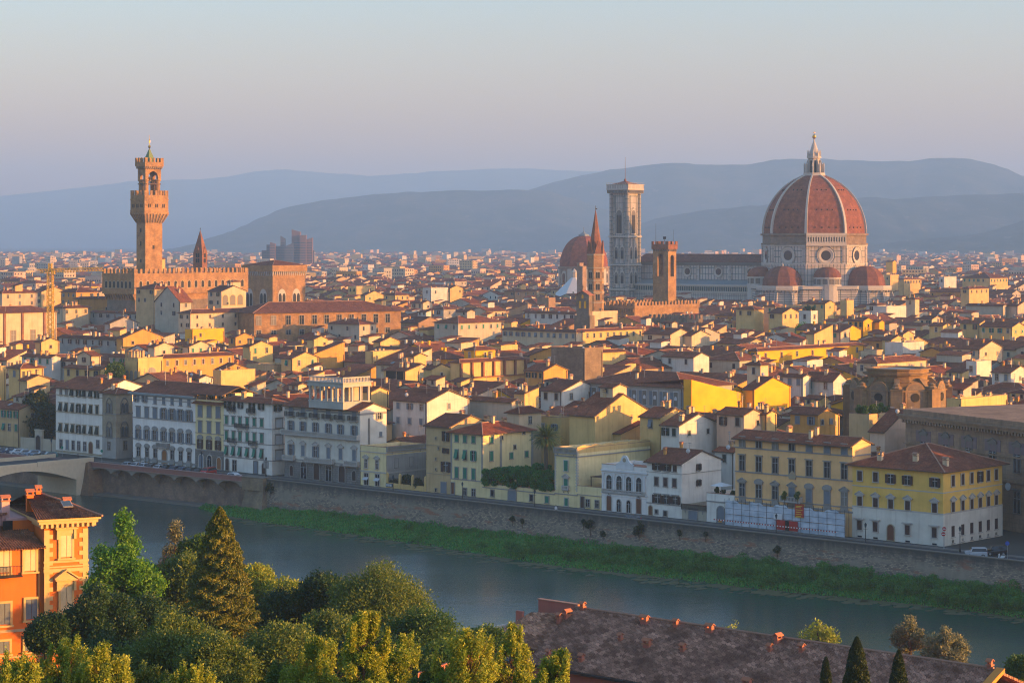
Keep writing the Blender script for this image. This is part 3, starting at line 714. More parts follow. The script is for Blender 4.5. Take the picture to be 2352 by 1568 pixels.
# ------------------------------------------------------------------ the row of palaces and houses on the far quay
FRONT = []; M['w_fy'] = plaster('plaster_quay_yellow', (.80,.65,.34), .5, .6); M['w_fw'] = plaster('plaster_quay_white', (.79,.75,.66), .5, .5)
def F(label, r, uL, uR, vE, d, wc, roof='x', rows=(), bands=(), back=0.0, uS=None, tile='tile', bandm='stone', name='house', cat='house', h=None, s=.33, o=.8, low=None, gear=.6, cornice=None):
    """front building: uL..uR front along the quay line, uS = where its right flank ends in the picture"""
    wc = {'y': 'fy', 'w': 'fw'}.get(wc, wc)
    tL, tR = FL(zx(r,uL)), FL(zx(r,uR))
    PL = FP_(tL); w = tR-tL
    C = (PL[0]+VX*back, PL[1]+VY*back); Cr = (C[0]+UX*w, C[1]+UY*w)
    if uS is not None:
        k = (zx(r,uS)-CX)/FP; d = (k*Cr[1]-Cr[0])/(VX-k*VY)
    if h is None: h = Wz(zy(r,vE), C[1])
    root = thing(name, label, cat, (C[0], C[1], 0), THETA)
    rb, wall, zf = roof_mb(roof, w, d, h, s, o)
    wb_ = MB(); wb_.prism([(0,0),(w,0),(w,d),(0,d)], 0, h-.02)
    for f in wall: wb_.face(f)
    wm = M['w_'+wc] if 'w_'+wc in M else M[wc]
    wb_.build('wall', wm, root)
    rr = rb.build('roof' if roof != 't' else 'terrace', [M[tile], M['ridge'], M['fascia'], M['terra'], wm], root)
    rn = random.Random(int(uL+h*10))
    if gear: roofgear(rr, w, d, zf, rn, gear)
    xf = lambda u: FL(zx(r,u))-tL
    Y1 = FP_(FL(zx(r, uL+(uR-uL)*.08)))[1]
    zv = lambda v: Wz(zy(r,v), Y1)
    for b_ in bands:
        z = zv(b_[0]); th = b_[1] if len(b_) > 1 else .22; pr = b_[2] if len(b_) > 2 else .12
        q = MB(); q.box(-.02, w+pr, -pr, .02, z-th/2, z+th/2); q.box(w-.02, w+pr, .02, d+.01, z-th/2, z+th/2)
        q.build('cornice', M[bandm], root)
    if low:                                             # ground storey in another stone: (v of its top, material)
        z = zv(low[0]); q = MB(); q.box(-.03, w+.06, -.06, d+.02, 0, z); q.build('ground_storey', M['w_'+low[1]] if 'w_'+low[1] in M else M[low[1]], root)
    for row in rows:
        us, vt, vb, ww, fr, fill, sh, fm = row[:8]
        for i, u in enumerate(us):
            fi = fill[i % len(fill)]; z = zv(vb); hh = (vb-vt)*ZR[r][2]*Y1/FP
            fr_ = fr[i % len(fr)]
            window(root, xf(u), max(z, .12), ww, hh, fr_, fi, sh, fm, 'f', -.03 if not (low and z < zv(low[0])) else -.09)
    take(C, w, d, THETA)
    D = dict(root=root, w=w, d=d, h=h, xf=xf, zv=zv, C=C, zf=zf, roof=rr, wall=wm)
    FRONT.append(D); return D
def side(D, ys, z, ww, hh, fr='f', fill='c', sh='sh_b', fm='stone'):
    for i, y in enumerate(ys): window(D['root'], y*D['d'], z, ww, hh, fr, fill[i % len(fill)], sh, fm, 's', D['w']+.03)
def piece(D, name, mb, mats): return mb.build(name, mats, D['root'])

M['rust'] = masonry('rusticated_stone', (.25,.24,.22), (.20,.19,.175), (.11,.105,.10), 1.0, .5, .05, .3, .6, (.12,.12,.11), .4)
M['beigeB'] = masonry('beige_ashlar', (.42,.35,.24), (.36,.30,.21), (.27,.22,.16), 1.1, .5, .02, .3, .2, (.2,.17,.13), .35)
M['w_lilac'] = plaster('plaster_cool_white', (.80,.765,.70), .4, .2); M['w_ygrey'] = plaster('plaster_warm_grey', (.68,.64,.54), .45, .3)
M['w_palace'] = plaster('plaster_apricot', (.84,.50,.22), .3, .2); M['w_corner'] = plaster('plaster_mustard', (.80,.50,.12), .3, .25)

A = F('four storey cream palace with dark propped shutters right of the dark quay tree', 'e', 513, 940, 240, 14, 'w', 'x',
  rows=[((560,), 242, 320, 1.1, 'n', 'd', 'sh_d', 'sand'), ((610,), 242, 320, 1.2, 'n', 'q', 'sh_d', 'sand'), ((663,722,775,835,890), 245, 322, 1.0, 'n', 'pop', 'sh_d', 'sand'),
        ((558,610,668,722,777,836,893), 393, 468, 1.0, 'l', 'pppoppc', 'sh_d', 'sand'), ((558,615,670,722,777,838,893), 583, 655, 1.0, 'l', 'pppoppp', 'sh_d', 'sand'),
        ((562,620,674,725,780), 730, 808, 1.0, 'f', 'dcddd', 'sh_u', 'stone'), ((835,), 722, 835, 1.5, 'r', 'D', 'wood', 'sand'), ((900,), 700, 770, 1.0, 'f', 'd', 'sh_u', 'stone')],
  bands=[(317,.15), (470,.25), (655,.2), (835,.5,.08)], bandm='sand', name='palace', cat='palace')
# gothic corner palace, its own two faces
def corner_solve(r, uL, uC, uR):
    t = FL(zx(r,uC)); C = FP_(t); w = t-FL(zx(r,uL)); k = (zx(r,uR)-CX)/FP; return C, w, (k*C[1]-C[0])/(VX-k*VY)
Cb, wb2, db2 = corner_solve('e', 942, 1066, 1215)
B = F('beige stone gothic corner palace with pointed twin windows and grey lower storey', 'e', 942, 1066, 298, db2, 'beigeB', 'h', uS=1215,
  rows=[], bands=[(488,.25), (705,.3)], low=(708, 'g'), name='gothic_palace', cat='palace', s=.36)
for sd_, xx in (('f', [.5]), ('s', [.52])):
    for zz, hh in ((B['zv'](478), 3.2), (B['zv'](700), 3.4)):
        for fx in xx:
            at_ = -.05 if sd_ == 'f' else B['w']+.05; c = fx*(B['w'] if sd_ == 'f' else B['d'])
            e = MB(); e.box(-1.25,-1.0,-.06,.02,0,hh-1.0); e.box(1.0,1.25,-.06,.02,0,hh-1.0); e.box(-.09,.09,-.14,.02,0,hh-1.2); e.box(-1.4,1.4,-.2,.02,-.2,0)
            k = 10
            for i in range(k):                                 # pointed hood
                def pt(a, rr): s_ = -1 if a < .5 else 1; f = abs(a-.5)*2; return (s_*rr*math.sin(f*1.2)*1.05, hh-1.0+rr*(1.25*math.cos(f*1.57)))
                q = [pt(i/k, 1.0), pt(i/k, 1.25), pt((i+1)/k, 1.25), pt((i+1)/k, 1.0)]
                e.poly_y(q, -.08, .02)
            win = link('window', e.mesh('gothic_window', [M['stoneD']]), B['root'], (c, at_, zz) if sd_ == 'f' else (at_, c, zz), 0 if sd_ == 'f' else R(90))
            p = MB(); p.arch(-.95,-.1,hh-1.5,-.03,.02,rise=.75,z0=0); p.arch(.1,.95,hh-1.5,-.03,.02,rise=.75,z0=0); link('pane', p.mesh('gothic_pane', [M['glassB']]), win)
window(B['root'], B['w']*.5, 2.2, .8, 1.8, 'f', 'd', 'sh_b', 'stoneD', 'f', -.1); window(B['root'], B['d']*.55, 2.2, .9, 2.0, 'f', 'd', 'sh_b', 'stoneD', 's', B['w']+.1)
cu = (1272,1350,1425,1505,1582,1660,1737)
Cc = F('long cool white palace with arched grey pediments and a balcony over its door', 'e', 1222, 1795, 285, 14, 'lilac', 'x',
  rows=[((1255,1330), 318, 378, 1.1, 'n', 'o', 'sh_u', 'stone'), ((1425,1505,1582,1660,1737), 325, 385, 1.1, 'n', 'c', 'sh_u', 'stone'),
        (cu, 428, 522, 1.35, 'l', 'cccoooo', 'sh_u', 'stone'), (cu, 634, 724, 1.25, 'a', 'o', 'sh_u', 'stone'),
        ((1275,1353,1428,1585,1663,1740), 798, 878, 1.2, 'a', 'd', 'sh_u', 'stone'), ((1512,), 805, 925, 1.7, 'r', 'D', 'woodO', 'stone')],
  bands=[(350,.18), (525,.25), (722,.28), (905,.6,.1)], name='palace', cat='palace', tile='tile')
balcony(Cc['root'], Cc['xf'](1510), Cc['zv'](775), 4.2, dep=1.0, mat='stone', solid=True)
q = MB(); q.box(-.9, Cc['w']+.5, -.95, -.35, Cc['h']-.6, Cc['h']-.15); q.box(-.5, Cc['w']+.3, -.35, 0, Cc['h']-.9, Cc['h']-.3); q.build('cornice', M['rooflead'], Cc['root'])
for u_ in (1275,1353,1428,1585,1663,1740):
    q = MB(); x = Cc['xf'](u_); q.box(x-.85, x+.85, -.35, 0, .1, Cc['zv'](880)-.17); q.build('plinth', M['stone'], Cc['root'])
Dd = F('narrow pale yellow house with three windows a floor over stone arches', 'e', 1795, 2055, 385, 12, 'y', 't',
  rows=[((1840,1923,2005), 415, 515, 1.35, 'f', 'c', 'sh_u', 'stone'), ((1840,1923,2005), 560, 660, 1.25, 'l', 'c', 'sh_u', 'stone'), ((1840,1923,2005), 722, 808, 1.1, 'a', 'o', 'sh_b', 'stone'),
        ((1850,), 865, 985, 1.6, 'r', 'D', 'sh_u', 'stoneL'), ((1928,), 865, 985, 1.6, 'r', 'd', 'woodD', 'stoneL'), ((2015,), 875, 985, 1.5, 'r', 'D', 'woodO', 'stoneL')],
  bands=[(665,.15), (818,.25)], low=(818, 'rust'), gear=0)
q = MB(); x0, x1, z = -.1, Dd['w']+.1, Dd['h']; q.slab([(x0,-1.1,z-.1),(x1,-1.1,z-.1),(x1,1.2,z+.9),(x0,1.2,z+.9)], .15); q.build('awning_roof', M['tile'], Dd['root'])
q = MB(); hh = Wz(zy('e',300), Dd['C'][1])+.2
q.prism([(0,3.5),(x1-.1,3.5),(x1-.1,9),(0,9)], z-.1, hh); q.build('attic', M['w_fy'], Dd['root'])
for i in range(3): window(Dd['root'], Dd['w']*(i+.5)/3, z+.4, 1.6, 1.8, 'n', 'd', 'sh_b', 'stone', 'f', 3.47)
for i in range(4):
    q = MB(); x = .2+(Dd['w']-.4)*i/3; q.box(x-.12, x+.12, .4, .64, z, hh); q.build('loggia_post', M['w_y'], Dd['root'])
q, _, _ = roof_mb('x', Dd['w']+.4, 9.3, hh, .33, .9); me = q.mesh('attic_roof', [M['tile'], M['ridge'], M['fascia']]); link('roof', me, Dd['root'], (-.2, 0, 0))
eu = (172,235,295,362,428,495)
E = F('white palace with bright green shutters, small balconies and a blind right flank', 'f', 145, 588, 367, 12, 'w', 'h', uS=703,
  rows=[((175,), 368, 440, 1.0, 'n', 'o', 'sh_d', 'stone'), ((225,), 368, 455, 1.1, 'n', 'o', 'sh_d', 'stone'), ((300,), 372, 432, 1.0, 'n', 'o', 'sh_d', 'stone'), ((405,), 372, 460, 1.1, 'n', 'o', 'sh_d', 'stone'), ((490,), 372, 432, 1.1, 'n', 'o', 'sh_d', 'stone'),
        (eu, 515, 582, .95, 'l', 'c', 'sh_g', 'stone'), (eu, 650, 728, .95, 'l', 'c', 'sh_g', 'stone'), (eu, 792, 870, .95, 'l', 'p', 'sh_g', 'stone'),
        ((178,), 940, 1045, 1.1, 'r', 'D', 'woodD', 'stone'), ((245,), 945, 1045, 1.3, 'f', 'd', 'woodD', 'stone'), ((440,), 925, 1030, 1.3, 'f', 'D', 'sh_u', 'stoneD'), ((515,), 920, 1020, 1.2, 'r', 'D', 'woodD', 'stone')],
  bands=[(600,.18), (742,.18), (885,.2), (1035,.5,.06)], name='palace', cat='palace', s=.36)
for u_, v_, w2 in ((225,462,2.4),(405,465,2.5),(320,608,4.4),(232,748,2.6),(425,755,2.6)): balcony(E['root'], E['xf'](u_), E['zv'](v_), w2, dep=.8)
for z, hh in ((E['zv'](590),2.0),(E['zv'](738),2.0),(E['zv'](880),2.1)): side(E, [.55], z, 1.9, hh, 'l', 'c', 'sh_w', 'stone')
side(E, [.45], E['zv'](440), 1.3, 1.4, 'n', 'o', 'sh_d')
q = MB(); x = E['xf'](535); q.box(x-.8, x+.8, -.15, 0, E['zv'](955), E['zv'](890)); q.build('wall_shrine', M['stone'], E['root'])
fu = (765,875,990,1108,1220,1345)
Ff = F('grey beige palace with iron balconies and a pillared loggia on its roof', 'f', 705, 1395, 405, 12, 'ygrey', 'x', uS=1640,
  rows=[(fu, 418, 505, 1.2, 'f', 'c', 'sh_u', 'stone'), (fu, 556, 650, 1.1, 'f', 'o', 'sh_u', 'stone'), (fu, 772, 868, 1.15, 'tttttt', 'ococcc', 'sh_u', 'stoneL'),
        ((770,), 965, 1058, 1.1, 'r', 'D', 'woodD', 'stone'), ((882,), 955, 1105, 1.9, 'r', 'd', 'woodD', 'stone'), ((1000,), 950, 1105, 1.9, 'r', 'D', 'woodD', 'stone'), ((1112,), 950, 1105, 1.9, 'r', 'd', 'sh_g', 'stone'), ((1233,), 945, 1100, 2.0, 'r', 'D', 'woodD', 'stone'), ((1345,), 958, 1045, 1.2, 'r', 'D', 'iron', 'stone')],
  bands=[(450,.5,.05), (905,.25,.15), (925,.12)], low=(930, 'rust'), name='palace', cat='palace', gear=0)
for u_ in fu: balcony(Ff['root'], Ff['xf'](u_), Ff['zv'](508), 2.8, dep=.9)
balcony(Ff['root'], Ff['w']/2, Ff['zv'](678), Ff['w']+.3, dep=1.1, mat='stoneL', solid=True, h=1.05)
for a_, b_ in ((705,805),(905,1165),(1270,1395)): balcony(Ff['root'], (Ff['xf'](a_)+Ff['xf'](b_))/2, Ff['zv'](912), (Ff['xf'](b_)-Ff['xf'](a_)), dep=.9, mat='stoneL', solid=True)
side(Ff, [.72], Ff['zv'](505), 1.0, 1.4, 'n', 'o', 'sh_u'); side(Ff, [.78], Ff['zv'](660), .8, 1.0, 'n', 'c', 'sh_u')
q = MB(); q.box(Ff['w']+.05, Ff['w']+.25, 2.6, 2.8, 3, Ff['h']-2); q.build('drainpipe', M['stoneD'], Ff['root'])
# cream wall filling the flank behind it, then the loggia standing on the roof
X, Y, h, w, d = solve(709, 788, 850, 867, 23.5, THETA, 503)
lg = link('roof_loggia', None, Ff['root']); lg.location = (0,0,0)
loc = Matrix.Rotation(-THETA, 4, 'Z') @ Vector((X-Ff['C'][0], Y-Ff['C'][1], 0)); x1, y0 = loc.x, loc.y; x0, y1 = x1-w, y0+d
zb, zt = 16.4, h
LM = plaster('plaster_loggia', (.42,.42,.38), .3, .3)
q = MB(); q.box(x0, x1, y0, y1, zb, zb+1.5); q.box(x0-.1, x1+.1, y0-.1, y1+.1, zb+1.5, zb+1.7); q.build('loggia_base', LM, lg)
q = MB(); n = 6
for i in range(n+1):
    x = x0+.3+(w-.6)*i/n; q.box(x-.22, x+.22, y0, y0+.45, zb+1.7, zt-2.2); q.box(x-.3, x+.3, y0-.06, y0+.5, zt-2.5, zt-2.2)
    if i % 2 == 0: q.box(x-.22, x+.22, y1-.45, y1, zb+1.7, zt-2.2)
for j in range(1, 4):
    y = y0+.3+(d-.6)*j/3; q.box(x1-.45, x1, y-.22, y+.22, zb+1.7, zt-2.2)
q.build('columns', LM, lg)
q = MB(); q.box(x0-.2, x1+.2, y0-.2, y1+.2, zt-2.2, zt-1.3); q.box(x0-.5, x1+.5, y0-.5, y1+.5, zt-1.3, zt-1.1); q.build('entablature', LM, lg)
q = MB(); q.box(x0, x1, y0, y0+.2, zt-.25, zt); q.box(x1-.2, x1, y0+.2, y1, zt-.25, zt); q.box(x0, x0+.2, y0+.2, y1, zt-.25, zt)
for i in range(int(w/.45)): q.box(x0+.2+i*.45, x0+.38+i*.45, y0+.03, y0+.17, zt-1.1, zt-.25)
for i in range(int(d/.45)): q.box(x1-.17, x1-.03, y0+.2+i*.45, y0+.38+i*.45, zt-1.1, zt-.25)
q.build('balustrade', LM, lg)
q = MB(); q.box(x1-4.2, x1-1.8, y0+3.4, y1-.6, zb+1.7, zt-2.2); q.build('loggia_room', M['w_s'], lg)

Gg = F('small two storey yellow house with two pedimented windows and a balustrade on top', 'f', 1402, 1636, 812, 10, 'y', 't', uS=2003,
  rows=[((1453,1555), 905, 985, .95, 't', 'd', 'sh_b', 'stoneL'), ((1456,1558), 1072, 1180, 1.3, 'f', 'd', 'sh_b', 'stoneL')], bands=[(1015,.3,.15), (835,.2,.15)], bandm='stoneL', gear=0)
for u_ in (1456,1558):
    q = MB(); x = Gg['xf'](u_); z = Gg['zv'](1080); q.slab([(x-.8,-.7,z-.25),(x+.8,-.7,z-.25),(x+.8,0,z+.3),(x-.8,0,z+.3)], .05); q.build('awning', M['sh_w'], Gg['root'])
side(Gg, [.25,.62], 4.2, 1.0, 1.9, 'f', 'd'); balcony(Gg['root'], Gg['d']/2, Gg['h']-.1, Gg['d'], 's', Gg['w'], .35, 'stone', True)
q = MB(); q.box(Gg['w']+.01, Gg['w']+.09, .1, Gg['d']-.1, 0, Gg['h']-1.0); q.build('flank_render', M['w_g'], Gg['root'])

Hh = F('tall bare ochre house with small openings left of the yellow green shuttered house', 'g', 95, 320, 585, 12, 'k', 'x',
  rows=[((275,), 640, 730, 1.1, 'f', 'o', 'sh_b', 'sand'), ((275,), 792, 840, 1.0, 'n', 'o', 'sh_b', 'sand'), ((275,), 917, 1012, 1.4, 'f', 'o', 'sh_b', 'sand'), ((255,), 1130, 1228, 1.5, 'f', 'c', 'sh_u', 'stone'),
        ((185,), 700, 718, .35, 'f', 'd', 'sh_b', 'sand'), ((208,), 785, 808, .35, 'f', 'd', 'sh_b', 'sand'), ((185,), 890, 910, .35, 'f', 'd', 'sh_b', 'sand'), ((185,), 985, 1005, .35, 'f', 'd', 'sh_b', 'sand'), ((185,), 1170, 1198, .5, 'f', 'd', 'sh_b', 'sand')],
  bands=[(620,.12), (775,.1), (1035,.12)], bandm='sand')
Ii = F('yellow house with bright green shutters in grey frames beside the vine pergola', 'g', 320, 612, 660, 12, 'y', 'h', uS=1068,
  rows=[((375,452,530), 685, 745, .95, 'f', 'c', 'sh_g', 'stone'), ((375,452,530), 818, 905, .95, 'f', 'ppo', 'sh_g', 'stone'), ((375,452,530), 980, 1075, .95, 'f', 'c', 'sh_g', 'stone'),
        ((341,), 1160, 1262, .9, 'f', 'D', 'wood', 'stone'), ((452,530), 1175, 1238, .9, 'f', 'd', 'sh_g', 'stone')], bands=[(1088,.2)], tile='tile3', s=.36)
for z in (Ii['zv'](745), Ii['zv'](905), Ii['zv'](1075)): side(Ii, [.17], z, .95, 1.25 if z > 10 else 1.9, 'f', 'c', 'sh_g')
side(Ii, [.57,.88], Ii['zv'](905), .95, 1.2, 'f', 'c', 'sh_g'); side(Ii, [.38], Ii['zv'](720), .5, .7, 'f', 'd'); side(Ii, [.64], Ii['zv'](820), .6, .8, 'f', 'd'); side(Ii, [.82], Ii['zv'](690), .7, .7, 'f', 'd')
for y_ in (.36, .995):
    q = MB(); q.box(Ii['w']+.01, Ii['w']+.08, Ii['d']*y_-.3, Ii['d']*y_+.3, 3.5, Ii['h']-.1); q.build('pilaster', M['stone'], Ii['root'])
q = MB(); q.box(-.06, .4, -.05, .02, 3.4, Ii['h']-.1); q.box(Ii['w']-.35, Ii['w']+.06, -.05, .02, 3.4, Ii['h']-.1); q.build('pilaster', M['stone'], Ii['root'])
# low garden wall range that carries the pergola
I2 = F('low yellow garden range with a blue arched gate under the vine pergola', 'g', 613, 1275, 1165, 7.5, 'y', 't',
  rows=[((703,), 1190, 1245, .95, 'f', 'd', 'sh_g', 'stone'), ((1062,), 1195, 1252, .95, 'f', 'd', 'sh_g', 'stone'), ((1205,), 1195, 1252, .95, 'f', 'c', 'sh_g', 'stone'), ((885,), 1165, 1275, 2.1, 'r', 'D', 'sh_u', 'stone')], bands=[(1170,.2)], name='garden_range', cat='garden range', gear=0)
J = F('slim yellow corner house with quoins and a balustrade on top right of the palm', 'g', 1275, 1482, 830, 9, 'y', 't', uS=2152,
  rows=[((1380,), 912, 1008, 1.0, 'f', 'c', 'sh_g', 'stoneL'), ((1380,), 1082, 1172, 1.0, 't', 'c', 'sh_g', 'stoneL'), ((1383,), 1255, 1325, .95, 'f', 'c', 'sh_g', 'stoneL')], bands=[(872,.25,.2), (1222,.2)], bandm='stone', gear=0)
balcony(J['root'], J['w']/2, J['h']-.3, J['w']+.2, dep=.3, mat='stone', solid=True); balcony(J['root'], J['xf'](1380), J['zv'](1178), 1.7, dep=.5, mat='stoneL', solid=True, h=.8)
for i in range(24):
    q = MB() if i == 0 else q; q.box(J['w']-(.45 if i % 2 else .3), J['w']+.04, -.05, (.45 if i % 2 else .3), 3.2+i*.33, 3.2+i*.33+.27)
    q.box(-.02, (.45 if i % 2 else .3), -.05, .02, 3.2+i*.33, 3.2+i*.33+.27)
q.build('quoins', M['stoneL'], J['root'])
q = MB(); L = J['d']; nn_ = 28; pts_ = [(0, J['h']-.2)]
for i in range(nn_+1): t_ = i/nn_; pts_.append((L*t_, J['h']+1.0+.35*abs(math.sin(t_*math.pi*6))))
pts_.append((L, J['h']-.2)); q.poly_y([(x, z) for x, z in pts_], -.02, .28)
link('wavy_parapet', q.mesh('wavy_parapet', [M['w_y']]), J['root'], (J['w'], 0, 0), R(90))
K = F('low yellow one storey house with two barred windows and a shaded terrace above', 'g', 1483, 1704, 1185, 8, 'y', 't',
  rows=[((1530,), 1270, 1372, .9, 'f', 'D', 'woodD', 'stone'), ((1580,1665), 1270, 1335, .95, 'f', 'd', 'sh_b', 'stone')], bands=[(1232,.15)], gear=0)
q = MB(); q.box(1.2, K['w']-.3, 2.5, 6.5, K['h']+2.4, K['h']+2.5)
for x in (1.3, K['w']-.5):
    for y in (2.6, 6.3): q.box(x, x+.12, y, y+.12, K['h'], K['h']+2.4)
q.build('terrace_canopy', M['woodD'], K['root'])
L_ = F('ornate white town house with four arched windows and a carved crest on its parapet', 'g', 1706, 2120, 985, 10, 'lilac', 't',
  rows=[((1776,1868,1957,2050), 1048, 1192, 1.35, 'r', 'd', 'sh_w', 'whitep'), ((1776,), 1255, 1400, 1.25, 'r', 'D', 'wood', 'stoneL'), ((2048,), 1235, 1388, 1.25, 'r', 'D', 'wood', 'stoneL'), ((1865,1955), 1268, 1378, 1.0, 'r', 'd', 'iron', 'stoneL')],
  bands=[(1008,.3,.3), (1030,.15,.1), (1212,.25,.2), (1238,.12,.1)], bandm='whitep', name='town_house', cat='town house', gear=0)
q = MB()
for u_ in (1722,1822,1912,2004,2100): x = L_['xf'](u_); q.box(x-.16, x+.16, -.16, .02, L_['zv'](1212), L_['zv'](1035)); q.box(x-.24, x+.24, -.22, .02, L_['zv'](1050), L_['zv'](1030))
q.build('pilasters', M['whitep'], L_['root'])
balcony(L_['root'], L_['w']/2, L_['zv'](1208), L_['w']-.6, dep=.35, mat='stoneL', solid=True, h=.7)
q = MB(); c = L_['w']*.52; z = L_['h']; q.box(c-2.2, c+2.2, -.1, .2, z, z+1.1)
q.poly_y([(c-1.9,z+1.1),(c+1.9,z+1.1),(c+1.2,z+1.5),(c+.7,z+2.4),(c+.35,z+2.75),(c-.35,z+2.75),(c-.7,z+2.4),(c-1.2,z+1.5)], -.15, .2)
q.build('crest', M['whitep'], L_['root'])
q = MB(); q.lathe([(.01,-.02),(.42,-.02),(.42,.1),(.01,.1)], 12); e = q.build('crest_shield', M['sand'], L_['root']); e.location = (c, -.15, z+1.9); e.rotation_euler = (R(90), 0, 0)
Mm = F('white house with brown shutters right of the ornate white town house', 'h', 797, 1118, 548, 12, 'w', 'x', uS=1480,
  rows=[((897,), 568, 635, 1.3, 'n', 'o', 'sh_b', 'stone'), ((982,), 568, 635, 1.1, 'n', 'o', 'sh_b', 'stone'), ((1055,), 568, 635, .9, 'n', 'c', 'sh_b', 'stone'),
        ((887,970,1053), 700, 775, .95, 'f', 'c', 'sh_b', 'stone'), ((897,), 862, 935, 1.3, 'l', 'o', 'sh_b', 'stone'), ((978,), 862, 935, 1.0, 'l', 'o', 'sh_b', 'stone'), ((1060,), 858, 930, 1.3, 'l', 'o', 'sh_b', 'stone'),
        ((833,), 980, 1065, .8, 'r', 'D', 'wood', 'sand'), ((888,), 1000, 1032, .55, 'f', 'd', 'sh_b', 'stone'), ((968,), 1000, 1048, .75, 'f', 'd', 'sh_b', 'stone')], bands=[(655,.08), (940,.2)])
side(Mm, [.42], Mm['zv'](635), .8, 1.2, 'f', 'o', 'sh_b'); side(Mm, [.42], Mm['zv'](775), .8, 1.1, 'f', 'o', 'sh_b')
N1 = F('low cream garage with a grey metal door and railing terrace', 'h', 1120, 1345, 992, 10, 's', 't', rows=[((1222,), 1012, 1105, 2.0, 'f', 'D', 'sh_u', 'stone')], name='garage', cat='garage', gear=0)
balcony(N1['root'], N1['w']/2, N1['h']-.1, N1['w'], dep=.2, h=1.1)
N2 = F('small white house with a graffitied arched door and potted plants on its terrace', 'h', 1347, 1603, 885, 10, 'w', 't', rows=[((1478,), 975, 1120, 1.6, 'r', 'D', 'sh_u', 'stone')], bands=[(925,.25,.12)], gear=0)
q = MB(); z = N2['zv'](1110); x = N2['xf'](1475); q.poly_y([(x-.5,z),(x-.1,z-.25),(x+.5,z),(x+.35,z+.4),(x+.1,z+.3),(x,z+.8),(x-.15,z+.35),(x-.45,z+.4)], -.14, -.11); q.build('graffiti', plain('orange_graffiti', (.6,.25,.05)), N2['root'])
oc = ((1675,'h'),)
ou = [zx('h',u) for u in (1675,1828,1978,2132,2290)]+[zx('i',u) for u in (545,702)]
M['w_dummy'] = M['w_palace']
O = F('long apricot palace of four floors with grey window surrounds, scaffolding along its foot', 'P', 1689, 1958, 1001, 13, 'palace', 'x', uS=2000,
  rows=[(ou, 1002.8, 1026, 1.25, 'f', 'qdqdccc', 'sh_u', 'stone'), (ou, 1046, 1080, 1.25, 'l', 'd', 'sh_u', 'stone'), (ou, 1110, 1139, 1.25, 'tattaat'[:7], 'dddcccq', 'sh_u', 'stone')],
  bands=[(1028,.25), (1083,.25), (1142,.2), (1152,.35,.12)], name='palace', cat='palace', s=.36, o=1.0, gear=.4)
balcony(O['root'], O['xf'](zx('h',2138)), O['zv'](1141), 4.6, dep=1.0, mat='stoneL', solid=True)
for u_ in ou:
    q = MB(); x = O['xf'](u_); q.box(x-.8, x+.8, -.12, -.04, O['zv'](1152), O['zv'](1141)); q.build('window_apron', M['stone'], O['root'])
q = MB(); x = O['xf'](zx('h',2138)); z = O['zv'](1106)+1.3; q.poly_y([(x-.7,z),(x+.7,z),(x+.9,z+.7),(x+.4,z+1.2),(x,z+1.6),(x-.4,z+1.2),(x-.9,z+.7)], -.25, 0); q.build('coat_of_arms', M['sand'], O['root'])
pu = [845,990,1130,1285,1532]
P_ = F('mustard yellow and grey corner palace with white pediments at the right end of the row', 'i', 776, 1610, 590, 14, 'corner', 'h', uS=2152,
  rows=[(pu[:2], 648, 735, 1.0, 'f', 'c', 'sh_b', 'stoneL'), ((1128,1282,1535), 655, 738, 1.05, 'f', 'o', 'sh_b', 'stoneL'), (pu, 885, 965, 1.0, 't', 'c', 'sh_b', 'stoneL'),
        ([845,990,1285,1532], 1100, 1188, 1.0, 'B', 'c', 'sh_b', 'stoneL'), ((1130,), 1120, 1262, 1.35, 'r', 'D', 'wood', 'sand'), ([845,990,1285,1532], 1245, 1262, .9, 'n', 'd', 'sh_b', 'stone')],
  bands=[(785,.18,.06), (975,.25,.1)], bandm='stoneL', low=(975, 'ygrey'), name='palace', cat='palace', tile='tile', s=.36, o=1.0, gear=0)
for u_ in [845,990,1285,1532]:
    q = MB(); x = P_['xf'](u_); z = P_['zv'](1088); q.box(x-1.0, x+1.0, -.6, 0, z, z+.2); q.build('window_hood', M['stoneL'], P_['root'])
ys6 = [(u-1610)/(2152-1610) for u in (1697,1787,1872,1952,2030,2107)]; ys6 = [y*.97+.0*y for y in ys6]
side(P_, ys6, P_['zv'](735), 1.0, 1.85, 'f', 'cccocc', 'sh_b', 'stoneL'); side(P_, ys6, P_['zv'](965), 1.0, 1.7, 't', 'c', 'sh_b', 'stoneL')
side(P_, ys6, P_['zv'](1188), 1.0, 1.9, 'n', 'c', 'sh_b', 'stoneL'); side(P_, ys6, .35, .7, .5, 'n', 'd', 'sh_b', 'stone')
for x_, y_ in ((.25,.3),(.62,.42),(.93,.5)):
    x, y = x_*P_['w'], y_*P_['d']*.3; link('chimney', CH[3], P_['roof'], (x, y, P_['zf'](x,y)))
